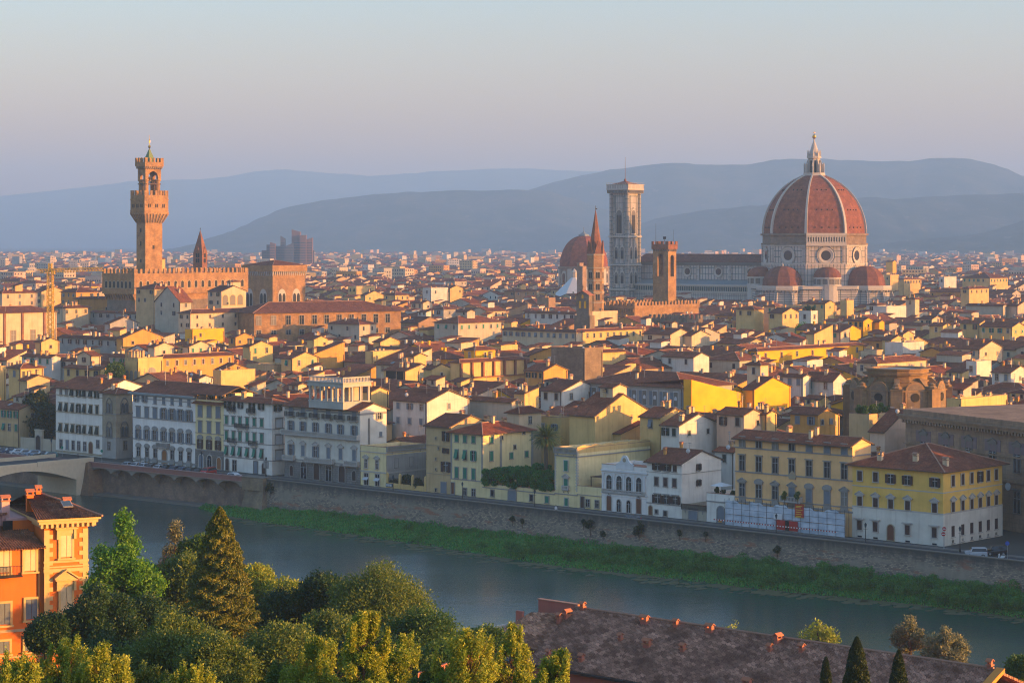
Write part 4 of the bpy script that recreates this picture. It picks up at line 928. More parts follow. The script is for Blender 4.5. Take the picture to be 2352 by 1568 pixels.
# ------------------------------------------------------------------ landmarks
def lbox(r, uL, uC, uR, vE, Y, rz=None, h=None):
    rz = THETA if rz is None else rz
    X, Y, h, w, d = solve(zx(r,uL), zx(r,uC), zx(r,uR), zy(r,vE), h or 20, rz, Y)
    C = (X-math.cos(rz)*w, Y-math.sin(rz)*w); return C, w, d, h
def merlons(b, w, d, z, mw=1.1, gap=1.0, mh=1.6, th=.5, sides='fsbl', m=0):
    def run(L, put):
        n = max(2, int((L+gap)/(mw+gap))); st = (L-mw)/(n-1)
        for i in range(n): put(i*st)
    if 'f' in sides: run(w, lambda a: b.box(a, a+mw, 0, th, z, z+mh, m))
    if 'b' in sides: run(w, lambda a: b.box(a, a+mw, d-th, d, z, z+mh, m))
    if 's' in sides: run(d-2*th-.1, lambda a: b.box(w-th, w, a+th+.05, a+mw+th+.05-.1, z, z+mh, m))
    if 'l' in sides: run(d-2*th-.1, lambda a: b.box(0, th, a+th+.05, a+mw+th+.05-.1, z, z+mh, m))
def corbels(b, w, d, z0, z1, out, n_f, n_s, m=0, md=1):
    """row of small corbel arches carrying an overhanging gallery; front and right side"""
    for side_, L, n in (('f', w, n_f), ('s', d, n_s)):
        if not n: continue
        st = L/n
        for i in range(n+1):
            c = i*st
            q = [(c-.22*st, z1), (c+.22*st, z1), (c+.10*st, z0), (c-.10*st, z0)]
            if side_ == 'f':
                b.loft([[(q[0][0],-out,z1),(q[1][0],-out,z1),(q[1][0],.02,z1),(q[0][0],.02,z1)], [(q[3][0],-.12,z0),(q[2][0],-.12,z0),(q[2][0],.02,z0),(q[3][0],.02,z0)]][::-1], m)
            else:
                b.loft([[(w-.02,q[0][0],z1),(w+out,q[0][0],z1),(w+out,q[1][0],z1),(w-.02,q[1][0],z1)], [(w-.02,q[3][0],z0),(w+.12,q[3][0],z0),(w+.12,q[2][0],z0),(w-.02,q[2][0],z0)]][::-1], m)
def openings(root, w, d, spec, mat='dark', fm=None, name='window'):
    """spec: (side, centre, z, width, height, arched)"""
    for sd_, c, z, ww, hh, ar in spec:
        key = ('op', round(ww,1), round(hh,1), ar, mat, fm)
        if key not in WIN:
            b = MB()
            if ar: b.arch(-ww/2, ww/2, hh-ww/2, -.06, .02, z0=0)
            else: b.box(-ww/2, ww/2, -.06, .02, 0, hh)
            if fm:
                if ar: b.arch(-ww/2-.3, ww/2+.3, hh-ww/2, -.04, .02, z0=-.3, m=1)
                else: b.box(-ww/2-.25, ww/2+.25, -.04, .02, -.25, hh+.25, 1)
            WIN[key] = b.mesh('opening', [M[mat], M[fm or mat]])
        link(name, WIN[key], root, (c, 0, z) if sd_ == 'f' else (w, c, z), 0 if sd_ == 'f' else R(90))

# --- crenellated palace with its tower
YP = 1000
C, w, d, h = lbox('a', 985, 1240, 2235, 235, YP)
PV = thing('crenellated_palace', 'great brown stone palace with battlements and a tall bell tower rising behind its corner', 'palace', (C[0], C[1], 0), THETA)
take(C, w, d, THETA, 3)
b = MB(); b.box(0, w, 0, d, 0, h-11.8); b.build('wall', M['brickD'], PV)
# overhanging gallery, corbel table, battlements
out = 1.6
b = MB(); b.box(-out, w+out, -out, d+out, h-9.1, h); b.box(-out-.12, w+out+.12, -out-.12, d+out+.12, h-.75, h-.5); b.box(-out-.12, w+out+.12, -out-.12, d+out+.12, h-6.9, h-6.65)
b.box(0, w, 0, d, h-11.8, h-9.1); g_ = b.build('gallery', M['brick'], PV)
b = MB(); corbels(b, w, d, h-11.8, h-9.1, out, 11, 0); b.build('corbels', M['brick'], PV)
b = MB(); W2, D2 = w+2*out, d+2*out; merlons(b, W2, D2, h, 1.25, 1.35, 2.0, .6)
for k in range(0, len(b.v), 8): q = MB(); q.box(b.v[k][0], b.v[k+6][0], b.v[k][1], b.v[k+6][1], h, h+2.0); q.build('merlon', M['brick'], PV).location = (-out, -out, 0)
n = 7
openings(g_, w+out, d, [('s', d*(i+.5)/16, h-6.4, 1.5, 3.0, True) for i in range(16)], 'dark', 'sand')
o = link('front_windows', None, g_)
for i in range(7): link('window', WIN[('op', 1.5, 3.0, True, 'dark', 'sand')], g_, (w*(i+.5)/7, -out-.02, h-6.4))
bpy.data.objects.remove(o)
rb, _, _ = roof_mb('h', w-8, d-10, h-1.5, .28, .3); link('roof', rb.mesh('palace_roof', [M['tile'], M['ridge'], M['fascia']]), PV, (4, 5, 0))
# tower: corner edge at u 1335, faces 1255-1335-1490
YT = 1013
def tower_part(name, uL, uC, uR, vT, vB, mat, parent, Y=YT, rg='a', py0=275.6):
    py = lambda v: py0+v*.25
    X, Y_, h_, w_, d_ = solve(uL*.25, uC*.25, uR*.25, py(vT), 20, THETA, Y)
    zt, zb_ = Wz(py(vT), Y), Wz(py(vB), Y)
    return (X-UX*w_, Y-UY*w_), w_, d_, zb_, zt
def child_box(name, mb, C_, parent, pC, mat):
    loc = Matrix.Rotation(-THETA, 4, 'Z') @ Vector((C_[0]-pC[0], C_[1]-pC[1], 0)); o = mb.build(name, mat, parent); o.location = loc; return o
Ct, tw, td, z0, z1 = tower_part('shaft', 1254, 1335, 1491, 945, 1370, None, None)
loc = Matrix.Rotation(-THETA, 4, 'Z') @ Vector((Ct[0]-C[0], Ct[1]-C[1], 0))
TW = link('tower', None, PV, loc)
zt = lambda v: Wz(275.6+v*.25, YT)
b = MB(); b.box(0, tw, 0, td, h-14, zt(945)); sh_ = b.build('shaft', M['brick'], TW)
openings(sh_, tw, td, [('f', tw*.5, zt(1310), .9, 1.6, 0), ('f', tw*.5, zt(1155), .7, 2.0, 0), ('f', tw*.5, zt(1030), .7, 1.6, 0), ('s', td*.48, zt(1185), 1.1, 1.6, 0)])
ov = 1.9
b = MB(); b.loft([[(0,0,zt(945)),(tw,0,zt(945)),(tw,td,zt(945)),(0,td,zt(945))], [(-ov*.9,-ov*.9,zt(862)),(tw+ov*.9,-ov*.9,zt(862)),(tw+ov*.9,td+ov*.9,zt(862)),(-ov*.9,td+ov*.9,zt(862))]])
b.build('corbel_core', M['brickD'], TW)
b = MB(); 
for sd_, L, n in (('f', tw+2*ov, 7), ('s', td+2*ov, 7)):
    for i in range(n+1):
        c = -ov+.15+(L-.3)*i/n; c0 = c*.0+ (tw if sd_ == 'f' else td)*i/n
        if sd_ == 'f': b.loft([[(c0-.12,-.3,zt(945)),(c0+.12,-.3,zt(945)),(c0+.12,.1,zt(945)),(c0-.12,.1,zt(945))], [(c-.38,-ov-.05,zt(865)),(c+.38,-ov-.05,zt(865)),(c+.38,-ov+.6,zt(865)),(c-.38,-ov+.6,zt(865))], [(c-.42,-ov-.05,zt(845)),(c+.42,-ov-.05,zt(845)),(c+.42,-ov+.6,zt(845)),(c-.42,-ov+.6,zt(845))]])
        else: b.loft([[(tw-.1,c0-.12,zt(945)),(tw+.3,c0-.12,zt(945)),(tw+.3,c0+.12,zt(945)),(tw-.1,c0+.12,zt(945))], [(tw+ov-.6,c-.38,zt(865)),(tw+ov+.05,c-.38,zt(865)),(tw+ov+.05,c+.38,zt(865)),(tw+ov-.6,c+.38,zt(865))], [(tw+ov-.6,c-.42,zt(845)),(tw+ov+.05,c-.42,zt(845)),(tw+ov+.05,c+.42,zt(845)),(tw+ov-.6,c+.42,zt(845))]])
b.build('corbels', M['brick'], TW)
b = MB(); b.box(-ov, tw+ov, -ov, td+ov, zt(862), zt(690)); b.box(-ov-.15, tw+ov+.15, -ov-.15, td+ov+.15, zt(735), zt(726)); b.box(-ov-.15, tw+ov+.15, -ov-.15, td+ov+.15, zt(840), zt(832)); ug = b.build('upper_gallery', M['brick'], TW)
for i in range(3):
    for o_ in (-.45, .45):
        for sd_, L, at_ in (('f', tw, -ov), ('s', td, tw+ov)):
            c = L*(i+.5)/3+(i-1)*.8+o_
            key = ('tg',)
            if key not in WIN: q = MB(); q.arch(-.3,.3,1.4,-.06,.02,z0=0); WIN[key] = q.mesh('gallery_window', [M['dark']])
            link('window', WIN[key], ug, (c, at_, zt(805)) if sd_ == 'f' else (at_, c, zt(805)), 0 if sd_ == 'f' else R(90))
b = MB(); merlons(b, tw+2*ov, td+2*ov, zt(690), 1.3, 1.1, 2.1, .5); o = b.build('battlements', M['brick'], TW); o.location = (-ov, -ov, 0)
# belfry on four round piers, open arches
in_ = .4; bw, bd_ = tw-2*in_, td-2*in_
b = MB()
for px_, py_ in ((in_+1.1, in_+1.1), (tw-in_-1.1, in_+1.1), (tw-in_-1.1, td-in_-1.1), (in_+1.1, td-in_-1.1)):
    b.lathe([(1.15, zt(700)), (1.15, zt(560)), (1.35, zt(552)), (1.35, zt(545))], 12, px_, py_)
b.build('belfry_piers', M['brick'], TW)
def arch_wall(b, x0, x1, zb, zs, ztop, y0, y1, wide, axis='x', m=0, n=10):
    """wall from zb to ztop with one round-headed opening of width `wide`"""
    c = (x0+x1)/2; r = wide/2; pts = [(x0, zb), (c-r, zb), (c-r, zs)]
    strips = []
    strips.append([(x0,zb),(c-r,zb),(c-r,ztop),(x0,ztop)]); strips.append([(c+r,zb),(x1,zb),(x1,ztop),(c+r,ztop)])
    for i in range(n):
        a0, a1 = math.pi*(n-i)/n, math.pi*(n-i-1)/n
        p, q = (c+r*math.cos(a0), zs+r*math.sin(a0)), (c+r*math.cos(a1), zs+r*math.sin(a1))
        strips.append([p, q, (q[0], ztop), (p[0], ztop)])
    for s_ in strips:
        k = len(s_); base = len(b.v)
        P = (lambda x, y, z: (x, y, z)) if axis == 'x' else (lambda x, y, z: (y, x, z))
        b.v += [P(x, y0, z) for x, z in s_]+[P(x, y1, z) for x, z in s_]
        b.f.append(tuple(range(base, base+k))); b.m.append(m); b.f.append(tuple(range(base+2*k-1, base+k-1, -1))); b.m.append(m)
        for i in range(k): j = (i+1) % k; b.f.append((base+i, base+k+i, base+k+j, base+j)); b.m.append(m)
b = MB(); e = in_
for y0, y1 in ((e, e+1.2), (td-e-1.2, td-e)): arch_wall(b, e, tw-e, zt(560), zt(525), zt(450), y0, y1, tw-2*e-3.0)
for y0, y1 in ((e, e+1.2), (tw-e-1.2, tw-e)): arch_wall(b, e+1.2, td-e-1.2, zt(560), zt(525), zt(450), y0, y1, td-2*e-3.4, 'y')
b.box(e, tw-e, e, td-e, zt(450), zt(440)); b.build('belfry', M['brick'], TW)
b = MB(); b.lathe([(.9,zt(560)),(.85,zt(548)),(.55,zt(535)),(.4,zt(522)),(.05,zt(518))], 12, tw/2, td/2); b.build('bell', plain('bronze', (.12,.08,.04), .4, .5, .7), TW)
b = MB(); b.box(e+.3, tw-e-.3, td/2-.3, td/2+.3, zt(575), zt(565)); b.box(e, tw-e, e, td-e, zt(592), zt(582)); b.build('bell_frame', M['fascia'], TW)
b = MB(); b.box(-.1, tw+.1, -.1, td+.1, zt(440), zt(425)); b.box(-.45, tw+.45, -.45, td+.45, zt(425), zt(385)); o = b.build('crown', M['brick'], TW)
b = MB(); merlons(b, tw+.9, td+.9, zt(385), 1.0, .8, 1.9, .45); o = b.build('crown_battlements', M['brick'], TW); o.location = (-.45, -.45, 0)
b = MB()
for i in range(8): b.box(tw*(i+.5)/8-.3, tw*(i+.5)/8+.3, -.3, -.08, zt(447), zt(428)); b.box(tw+.08, tw+.3, td*(i+.5)/8-.3, td*(i+.5)/8+.3, zt(447), zt(428))
b.build('dentils', M['brickD'], TW)
b = MB(); b.lathe([(2.3, zt(355)), (1.7, zt(330)), (.25, zt(262))], 4, tw/2, td/2, 0, R(45)); b.box(tw/2-1.6, tw/2+1.6, td/2-1.6, td/2+1.6, zt(385), zt(355)); b.build('spire', M['copper'], TW)
b = MB(); b.lathe([(.05,zt(262)),(.5,zt(250)),(.62,zt(241)),(.5,zt(232)),(.05,zt(226))], 10, tw/2, td/2); b.tube((tw/2,td/2,zt(226)),(tw/2,td/2,zt(135)),.10,.06); b.loft([[(tw/2-.25,td/2-.15,zt(205)),(tw/2+.3,td/2-.15,zt(205)),(tw/2+.3,td/2+.15,zt(205)),(tw/2-.25,td/2+.15,zt(205))],[(tw/2-.3,td/2-.1,zt(185)),(tw/2+.35,td/2-.1,zt(185)),(tw/2+.35,td/2+.1,zt(185)),(tw/2-.3,td/2+.1,zt(185))],[(tw/2-.1,td/2-.1,zt(168)),(tw/2+.1,td/2-.1,zt(168)),(tw/2+.1,td/2+.1,zt(168)),(tw/2-.1,td/2+.1,zt(168))]]); b.build('weather_vane', M['gold'], TW)
# little hip roofed turret in front of the tower, standing on the gallery
Cq, qw, qd, qh = lbox('a', 1355, 1405, 1518, 100, YP+17)
loc = Matrix.Rotation(-THETA, 4, 'Z') @ Vector((Cq[0]-C[0], Cq[1]-C[1], 0))
b = MB(); b.box(0, qw, 0, qd, h-4, qh); tq = b.build('stair_turret', M['w_y'], PV); tq.location = loc
rb, _, _ = roof_mb('h', qw, qd, qh, .35, .4); link('roof', rb.mesh('turret_roof', [M['tile'], M['ridge'], M['fascia']]), tq)

# --- arcaded grain hall church with tracery windows
Cq, w, d, h = lbox('b', 35, 300, 600, 160, 1120)
G = thing('grain_hall_church', 'tall square brown church with white tracery windows behind the battlements', 'church', (Cq[0], Cq[1], 0), THETA); take(Cq, w, d, THETA)
b = MB(); b.box(0, w, 0, d, 0, h-3); b.build('wall', M['brick'], G)
b = MB(); b.box(-.7, w+.7, -.7, d+.7, h-3, h); b.build('attic', M['brick'], G)
b = MB(); corbels(b, w, d, h-5.2, h-3, .65, 16, 16); b.build('corbels', M['stoneL'], G)
rb, _, _ = roof_mb('h', w, d, h, .22, .5); link('roof', rb.mesh('roof', [M['tile'], M['ridge'], M['fascia']]), G)
for sd_, L in (('f', w), ('s', d)):
    for f_ in (.28, .72) if sd_ == 's' else (.2,.68):
        e = MB(); e.arch(-2.6, 2.6, 7, -.10, .02, rise=3.4, z0=0); wn_ = link('window', e.mesh('tracery_window', [M['stoneL']]), G, (L*f_, -.02, h-22) if sd_ == 'f' else (w+.02, L*f_, h-22), 0 if sd_ == 'f' else R(90))
        e = MB()
        for c in (-1.25, 1.25): e.arch(c-1.0, c+1.0, 6.4, -.16, -.101, rise=1.8, z0=.4)
        link('pane', e.mesh('tracery_pane', [M['dark']]), wn_)
# --- brick spire at the left
X = Wx(460, 1250); zt2 = lambda v: Wz(275.6+v*.25, 1250)
S1 = thing('pointed_brick_tower', 'slender brown brick tower with a tall pyramid spire between palace tower and grain hall', 'bell tower', (X, 1250, 0), THETA+R(20)); FOOT.append((X*UX+1250*UY, X*VX+1250*VY, 6, 6))
hw = 2.8*1.0
b = MB(); b.box(-hw, hw, -hw, hw, 0, zt2(1220)); o = b.build('shaft', M['brickR'], S1); openings(o, 0, 0, [])
for sd_ in (0, 90):
    for z_ in (zt2(1310), zt2(1262)):
        q = MB(); q.arch(-1.1,-.1,1.8,-.08,.02,z0=0); q.arch(.1,1.1,1.8,-.08,.02,z0=0); link('window', q.mesh('belfry_opening', [M['dark']]), S1, (0,-hw,z_) if not sd_ else (hw,0,z_), R(sd_))
b = MB(); b.loft([[(s_*hw if a in (0,) else s_*hw, t_*hw, zt2(1220)) for s_, t_ in ((-1,-1),(1,-1),(1,1),(-1,1))], [(s_*.05, t_*.05, zt2(1010)) for s_, t_ in ((-1,-1),(1,-1),(1,1),(-1,1))]])
for s_, t_ in ((0,-1),(1,0)):
    q = [(-1.3, zt2(1222)), (1.3, zt2(1222)), (0, zt2(1165))]
    b.poly_y(q, -hw-.1, -hw+1.6) if s_ == 0 else [b.face([(hw+.1, x, z) for x, z in q]), b.face([(hw+.1,-1.3,q[0][1]),(hw+.1,0,q[2][1]),(hw-1.6,0,q[2][1]),(hw-.3,-1.3,q[0][1])]), b.face([(hw+.1,0,q[2][1]),(hw+.1,1.3,q[0][1]),(hw-.3,1.3,q[0][1]),(hw-1.6,0,q[2][1])])]
b.build('spire', M['brickR'], S1); b = MB(); b.tube((0,0,zt2(1010)),(0,0,zt2(990)),.12); b.lathe([(.05,zt2(1008)),(.35,zt2(1003)),(.05,zt2(998))],8); b.build('finial', M['iron'], S1)

# --- long brick palace (right side face is the long lit one)
rzU = math.atan2(35, 58)-R(90)
Cq, w, d, h = lbox('b', 100, 130, 1478, 598, 930, rzU)
w = 24; ux_, uy_ = math.cos(rzU), math.sin(rzU); X, Y, _, _, _ = solve(zx('b',100), zx('b',130), zx('b',1478), zy('b',598), 20, rzU, 930)
Cq = (X-ux_*w, Y-uy_*w)
UF = thing('long_brick_palace', 'long brown brick palace wing with two rows of framed windows under a wide roof', 'palace', (Cq[0], Cq[1], 0), rzU); take(Cq, w, d, rzU)
b = MB(); b.box(0, w, 0, d, 0, h-.02); b.box(w, w+.15, 0, d, h-10.4, h-10.1); b.build('wall', M['brick'], UF)
rb, _, zf_ = roof_mb('h', w, d, h, .30, 1.3); rr = rb.build('roof', [M['tile2'], M['ridge'], M['fascia']], UF)
for i, u in enumerate((170,302,435,555,672,783,900,1012,1128,1240,1352)):
    y = d*(u-130)/(1478-130)
    window(UF, y, Wz(zy('b',700), 940), 2.0, 3.6, 'f', 'q' if i < 2 else 'd', 'sh_u', 'stone', 's', w+.05); window(UF, y, Wz(zy('b',792), 940), 2.0, 1.9, 'f', 'd', 'sh_u', 'stone', 's', w+.05)
b = MB(); y = d*(1070-130)/1348; b.box(w+.02, w+.22, y-.1, y+.1, 6, h-2.4); b.build('drainpipe', M['fascia'], UF)

# --- cathedral
DX, DY = Wx(1869.9, 1300), 1300.0
toC = Vector((-DX, -DY)).normalized(); rgt = Vector((-toC.y, toC.x))
def dirv(a): a = R(a); v = rgt*math.sin(a)+toC*math.cos(a); return v
def ang(a): v = dirv(a); return math.atan2(v.y, v.x)       # world angle of a direction given relative to the viewer
zc = lambda py, Y=1300: Wz(py, Y)
CT = thing('cathedral', 'great marble cathedral with an octagonal red tiled dome, white ribs and a tall lantern', 'cathedral', (DX, DY, 0), 0)
FOOT.append((DX*UX+DY*UY, DX*VX+DY*VY, 36, 36))
def marble(name, bw, bh, ms, c1=(.50,.47,.42), c2=(.44,.38,.34), line=(.05,.085,.075), off=0.0):
    t = NT(name, .8, .25); uv = t.coord('UV')
    br = t.n('ShaderNodeTexBrick'); br.offset = off; br.inputs['Scale'].default_value = 1
    br.inputs['Brick Width'].default_value = bw; br.inputs['Row Height'].default_value = bh; br.inputs['Mortar Size'].default_value = ms; br.inputs['Mortar Smooth'].default_value = 0
    br.inputs['Color1'].default_value = c1+(1,); br.inputs['Color2'].default_value = c2+(1,); br.inputs['Mortar'].default_value = line+(1,)
    t.l(uv, br.inputs['Vector'])
    a = t.mix(t.ramp(t.noise(t.coord('Object', (.12,.12,.05)), 1, 5, .7), .45, .75), br.outputs[0], (.27,.24,.21)); t.col(a); return t.mat
MA = marble('marble_panels', 2.1, 3.4, .15); MA2 = marble('marble_narrow_panels', 1.25, 3.6, .09); MA3 = marble('marble_bands', 6.0, 1.3, .16)
WM = plain('white_marble', (.52,.485,.42)); GM = plain('green_marble', (.06,.10,.085))
DT = tiles('dome_tiles', (.31,.13,.075), (.22,.09,.055), bw=.7, bh=.9, mortar=.75, moss=.25, dust=(.24,.12,.08), bump=.3)
RB = masonry('rough_drum_brick', (.30,.22,.15), (.24,.18,.13), (.2,.16,.12), 1.6, .6)
ribs = [-8.9+45*k for k in range(8)]
RD = 120/5230*1300/math.cos(R(9))*1.0*.995
def octo(r, z, grow=0): return [(math.cos(ang(a))*r, math.sin(ang(a))*r, z) for a in ribs]
b = MB(); b.loft([octo(RD, 0), octo(RD, zc(610)), octo(RD+.5, zc(609.9)), octo(RD+.5, zc(606)), octo(RD, zc(605.9)), octo(RD, zc(562))], 0); b.build('drum_marble', MA, CT)
b = MB(); b.loft([octo(RD+.7, zc(562)), octo(RD+.7, zc(558.5)), octo(RD-.3, zc(558.4)), octo(RD-.3, zc(541)), octo(RD+.9, zc(540.9)), octo(RD+.9, zc(536.5))]); b.build('drum_gallery_band', RB, CT)
# gallery with arches on the face that looks half right (13.6 degrees)
def face_frame(a, r):                                       # frame on a drum face: origin at its middle, x to the right
    n = dirv(a); rz = math.atan2(n.y, n.x)+R(90); ap = r*math.cos(R(22.5)); return (n.x*ap, n.y*ap, 0), rz
FWID = 2*RD*math.sin(R(22.5))
o0, rz0 = face_frame(13.6, RD)
gal = link('marble_gallery', None, CT, o0, rz0)
b = MB(); L = FWID; z0, z1 = zc(560.5), zc(536.5); n = 15; st = (L-1)/n
b.box(-L/2, L/2, -1.5, .3, z0-1.0, z0+.4); b.box(-L/2, L/2, -1.5, .3, z1-1.2, z1+.2)
for i in range(n+1): x = -L/2+.5+i*st; b.box(x-.32, x+.32, -1.3, .3, z0+.4, z1-1.2)
for i in range(n): x = -L/2+.5+(i+.5)*st; b.box(x-st/2, x+st/2, -1.2, -.9, z1-2.0, z1-1.2); b.box(x-st/2, x+st/2, -1.2, -1.0, z0+.4, z0+1.3)
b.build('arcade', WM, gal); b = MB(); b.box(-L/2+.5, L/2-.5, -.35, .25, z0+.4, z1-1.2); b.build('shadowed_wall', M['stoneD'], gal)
for k, a in enumerate([-31.4, 13.6, 58.6, -76.4, 103.6]):
    oo, rz_ = face_frame(a, RD)
    oc_ = link('oculus', None, CT, (oo[0], oo[1], zc(586)), rz_)
    def ring(b, r0, r1, y0, y1, n=24):
        for i in range(n):
            a0, a1 = 2*math.pi*i/n, 2*math.pi*(i+1)/n
            c0, s0_, c1_, s1_ = math.cos(a0), math.sin(a0), math.cos(a1), math.sin(a1)
            b.face([(r0*c0,y0,r0*s0_),(r0*c1_,y0,r0*s1_),(r1*c1_,y1,r1*s1_),(r1*c0,y1,r1*s0_)][::-1])
    b = MB(); ring(b, 4.6, 5.1, -.02, -.5); ring(b, 4.0, 4.6, -.5, -.45); ring(b, 2.7, 4.0, -.10, -.45); b.build('rim', WM, oc_, True)
    b = MB(); b.lathe([(.01,-.01),(2.75,-.01),(2.75,.1),(.01,.1)], 24); e = b.build('pane', M['glass'], oc_); e.rotation_euler = (R(90),0,0); e.location = (0,-.12,0)
    b = MB()
    for sx in (-1, 1): b.box(sx*(FWID/2-1.1)-1.0, sx*(FWID/2-1.1)+1.0, -.35, .1, zc(606)-zc(586), zc(562)-zc(586))
    b.build('corner_pilasters', MA2, oc_)
    b = MB(); b.box(-FWID/2, FWID/2, -.55, .1, zc(565)-zc(586), zc(562.5)-zc(586)); b.box(-FWID/2, FWID/2, -.5, .1, zc(605.9)-zc(586), zc(603)-zc(586)); b.build('string_course', WM, oc_)
# shell
Hs = zc(403)-zc(536.5); prof = []
Rt = 5.6/math.cos(R(22.5)); nP = 14
for i in range(nP+1):
    t_ = i/nP; zz = Hs*t_
    A_ = (RD-.8); Rad = (Hs**2+(A_-Rt)**2)/(2*(A_-Rt)); x = A_-Rad+math.sqrt(max(0, Rad**2-zz**2)); prof.append((x, zc(536.5)+zz))
b = MB(); b.loft([octo(r, z) for r, z in prof]); dome = b.build('dome_shell', DT, CT)
for a in ribs:
    b = MB(); v = (math.cos(ang(a)), math.sin(ang(a))); t_ = (-v[1], v[0]); rg = []
    for i, (r, z) in enumerate(prof):
        wd = .75-.3*i/nP; rg.append([(v[0]*(r-.3)-t_[0]*wd, v[1]*(r-.3)-t_[1]*wd, z), (v[0]*(r+.75)-t_[0]*wd, v[1]*(r+.75)-t_[1]*wd, z+.1), (v[0]*(r+.75)+t_[0]*wd, v[1]*(r+.75)+t_[1]*wd, z+.1), (v[0]*(r-.3)+t_[0]*wd, v[1]*(r-.3)+t_[1]*wd, z)])
    b.loft(rg); b.build('rib', WM, CT)
b = MB()
for a in [-31.4, 13.6, 58.6, 103.6, -76.4]:
    for t_, offs in ((.10, (-6,-2,2,6)), (.40, (-4.5,-1.6,1.6,4.5)), (.74, (-2.6,0,2.6))):
        i = t_*nP; i0 = int(i); r = prof[i0][0]+(prof[i0+1][0]-prof[i0][0])*(i-i0); z = prof[i0][1]+(prof[i0+1][1]-prof[i0][1])*(i-i0)
        n_ = dirv(a); tt = Vector((-n_.y, n_.x)); ap = r*math.cos(R(22.5))
        for of in offs: p = n_*ap+tt*of; b.rbox(p.x, p.y, math.atan2(n_.y, n_.x), .7, .45, z-.35, z+.45)
b.build('dome_vents', M['dark'], CT)
# lantern
LN = link('lantern', None, CT); zL = zc(403)
b = MB(); b.lathe([(6.6,zL-.8),(6.6,zL+.2),(6.2,zL+.3),(6.2,zL+1.4),(5.9,zL+1.4),(5.9,zL+.4),(3,zL+.4)], 8, 0, 0, 0, ang(-8.9)); b.build('platform', WM, LN)
zT_ = zc(359)
b = MB(); b.lathe([(3.3,zL+.4),(3.3,zT_-1.5),(4.1,zT_-1.2),(4.1,zT_),(3.3,zT_+.1),(3.3,zT_+1.6),(2.9,zT_+1.7),(1.9,zT_+4.5),(.55,zc(325)),(.35,zc(320))], 8, 0, 0, 0, ang(-8.9)); b.build('body', WM, LN)
b = MB()
for a in [-31.4+45*k for k in range(8)]:
    v = dirv(a); b.rbox(v.x*3.05, v.y*3.05, math.atan2(v.y, v.x), .35, 1.1, zL+1.0, zT_-2.6)
b.build('windows', M['dark'], LN)
for a in ribs:
    v = dirv(a); v3 = Vector((v.x, v.y, 0)); t3 = Vector((-v.y, v.x, 0))*.32; b = MB()
    pr = [(3.2, zL+.4), (5.9, zL+.4), (5.9, zL+5.2), (5.1, zL+6.1), (4.6, zL+6.4), (3.9, zL+8.5), (3.2, zT_-1.6)]
    for sg in (-1, 1): pass
    n_ = len(pr); b.v = [tuple(v3*r+t3*s_+Vector((0,0,z))) for s_ in (-1, 1) for r, z in pr]
    b.f = [tuple(range(n_)), tuple(range(2*n_-1, n_-1, -1))]+[(i, n_+i, n_+(i+1) % n_, (i+1) % n_) for i in range(n_)]; b.m = [0]*len(b.f)
    b.lathe([(.5,zL+5.2),(.4,zL+6.4),(.1,zL+7.2)], 6, v.x*5.5, v.y*5.5); b.lathe([(.35,zT_),(.35,zT_+2.2),(.1,zT_+3.6)], 6, v.x*3.6, v.y*3.6)
    b.build('buttress', WM, LN)
b = MB(); b.lathe([(.1,zc(320)),(.8,zc(318)),(1.15,zc(314)),(.8,zc(310.4)),(.1,zc(309))], 14); b.box(-.12,.12,-.12,.12,zc(309),zc(301)); b.box(-.75,.75,-.1,.1,zc(306),zc(305)); b.build('ball_and_cross', M['gold'], LN, True)
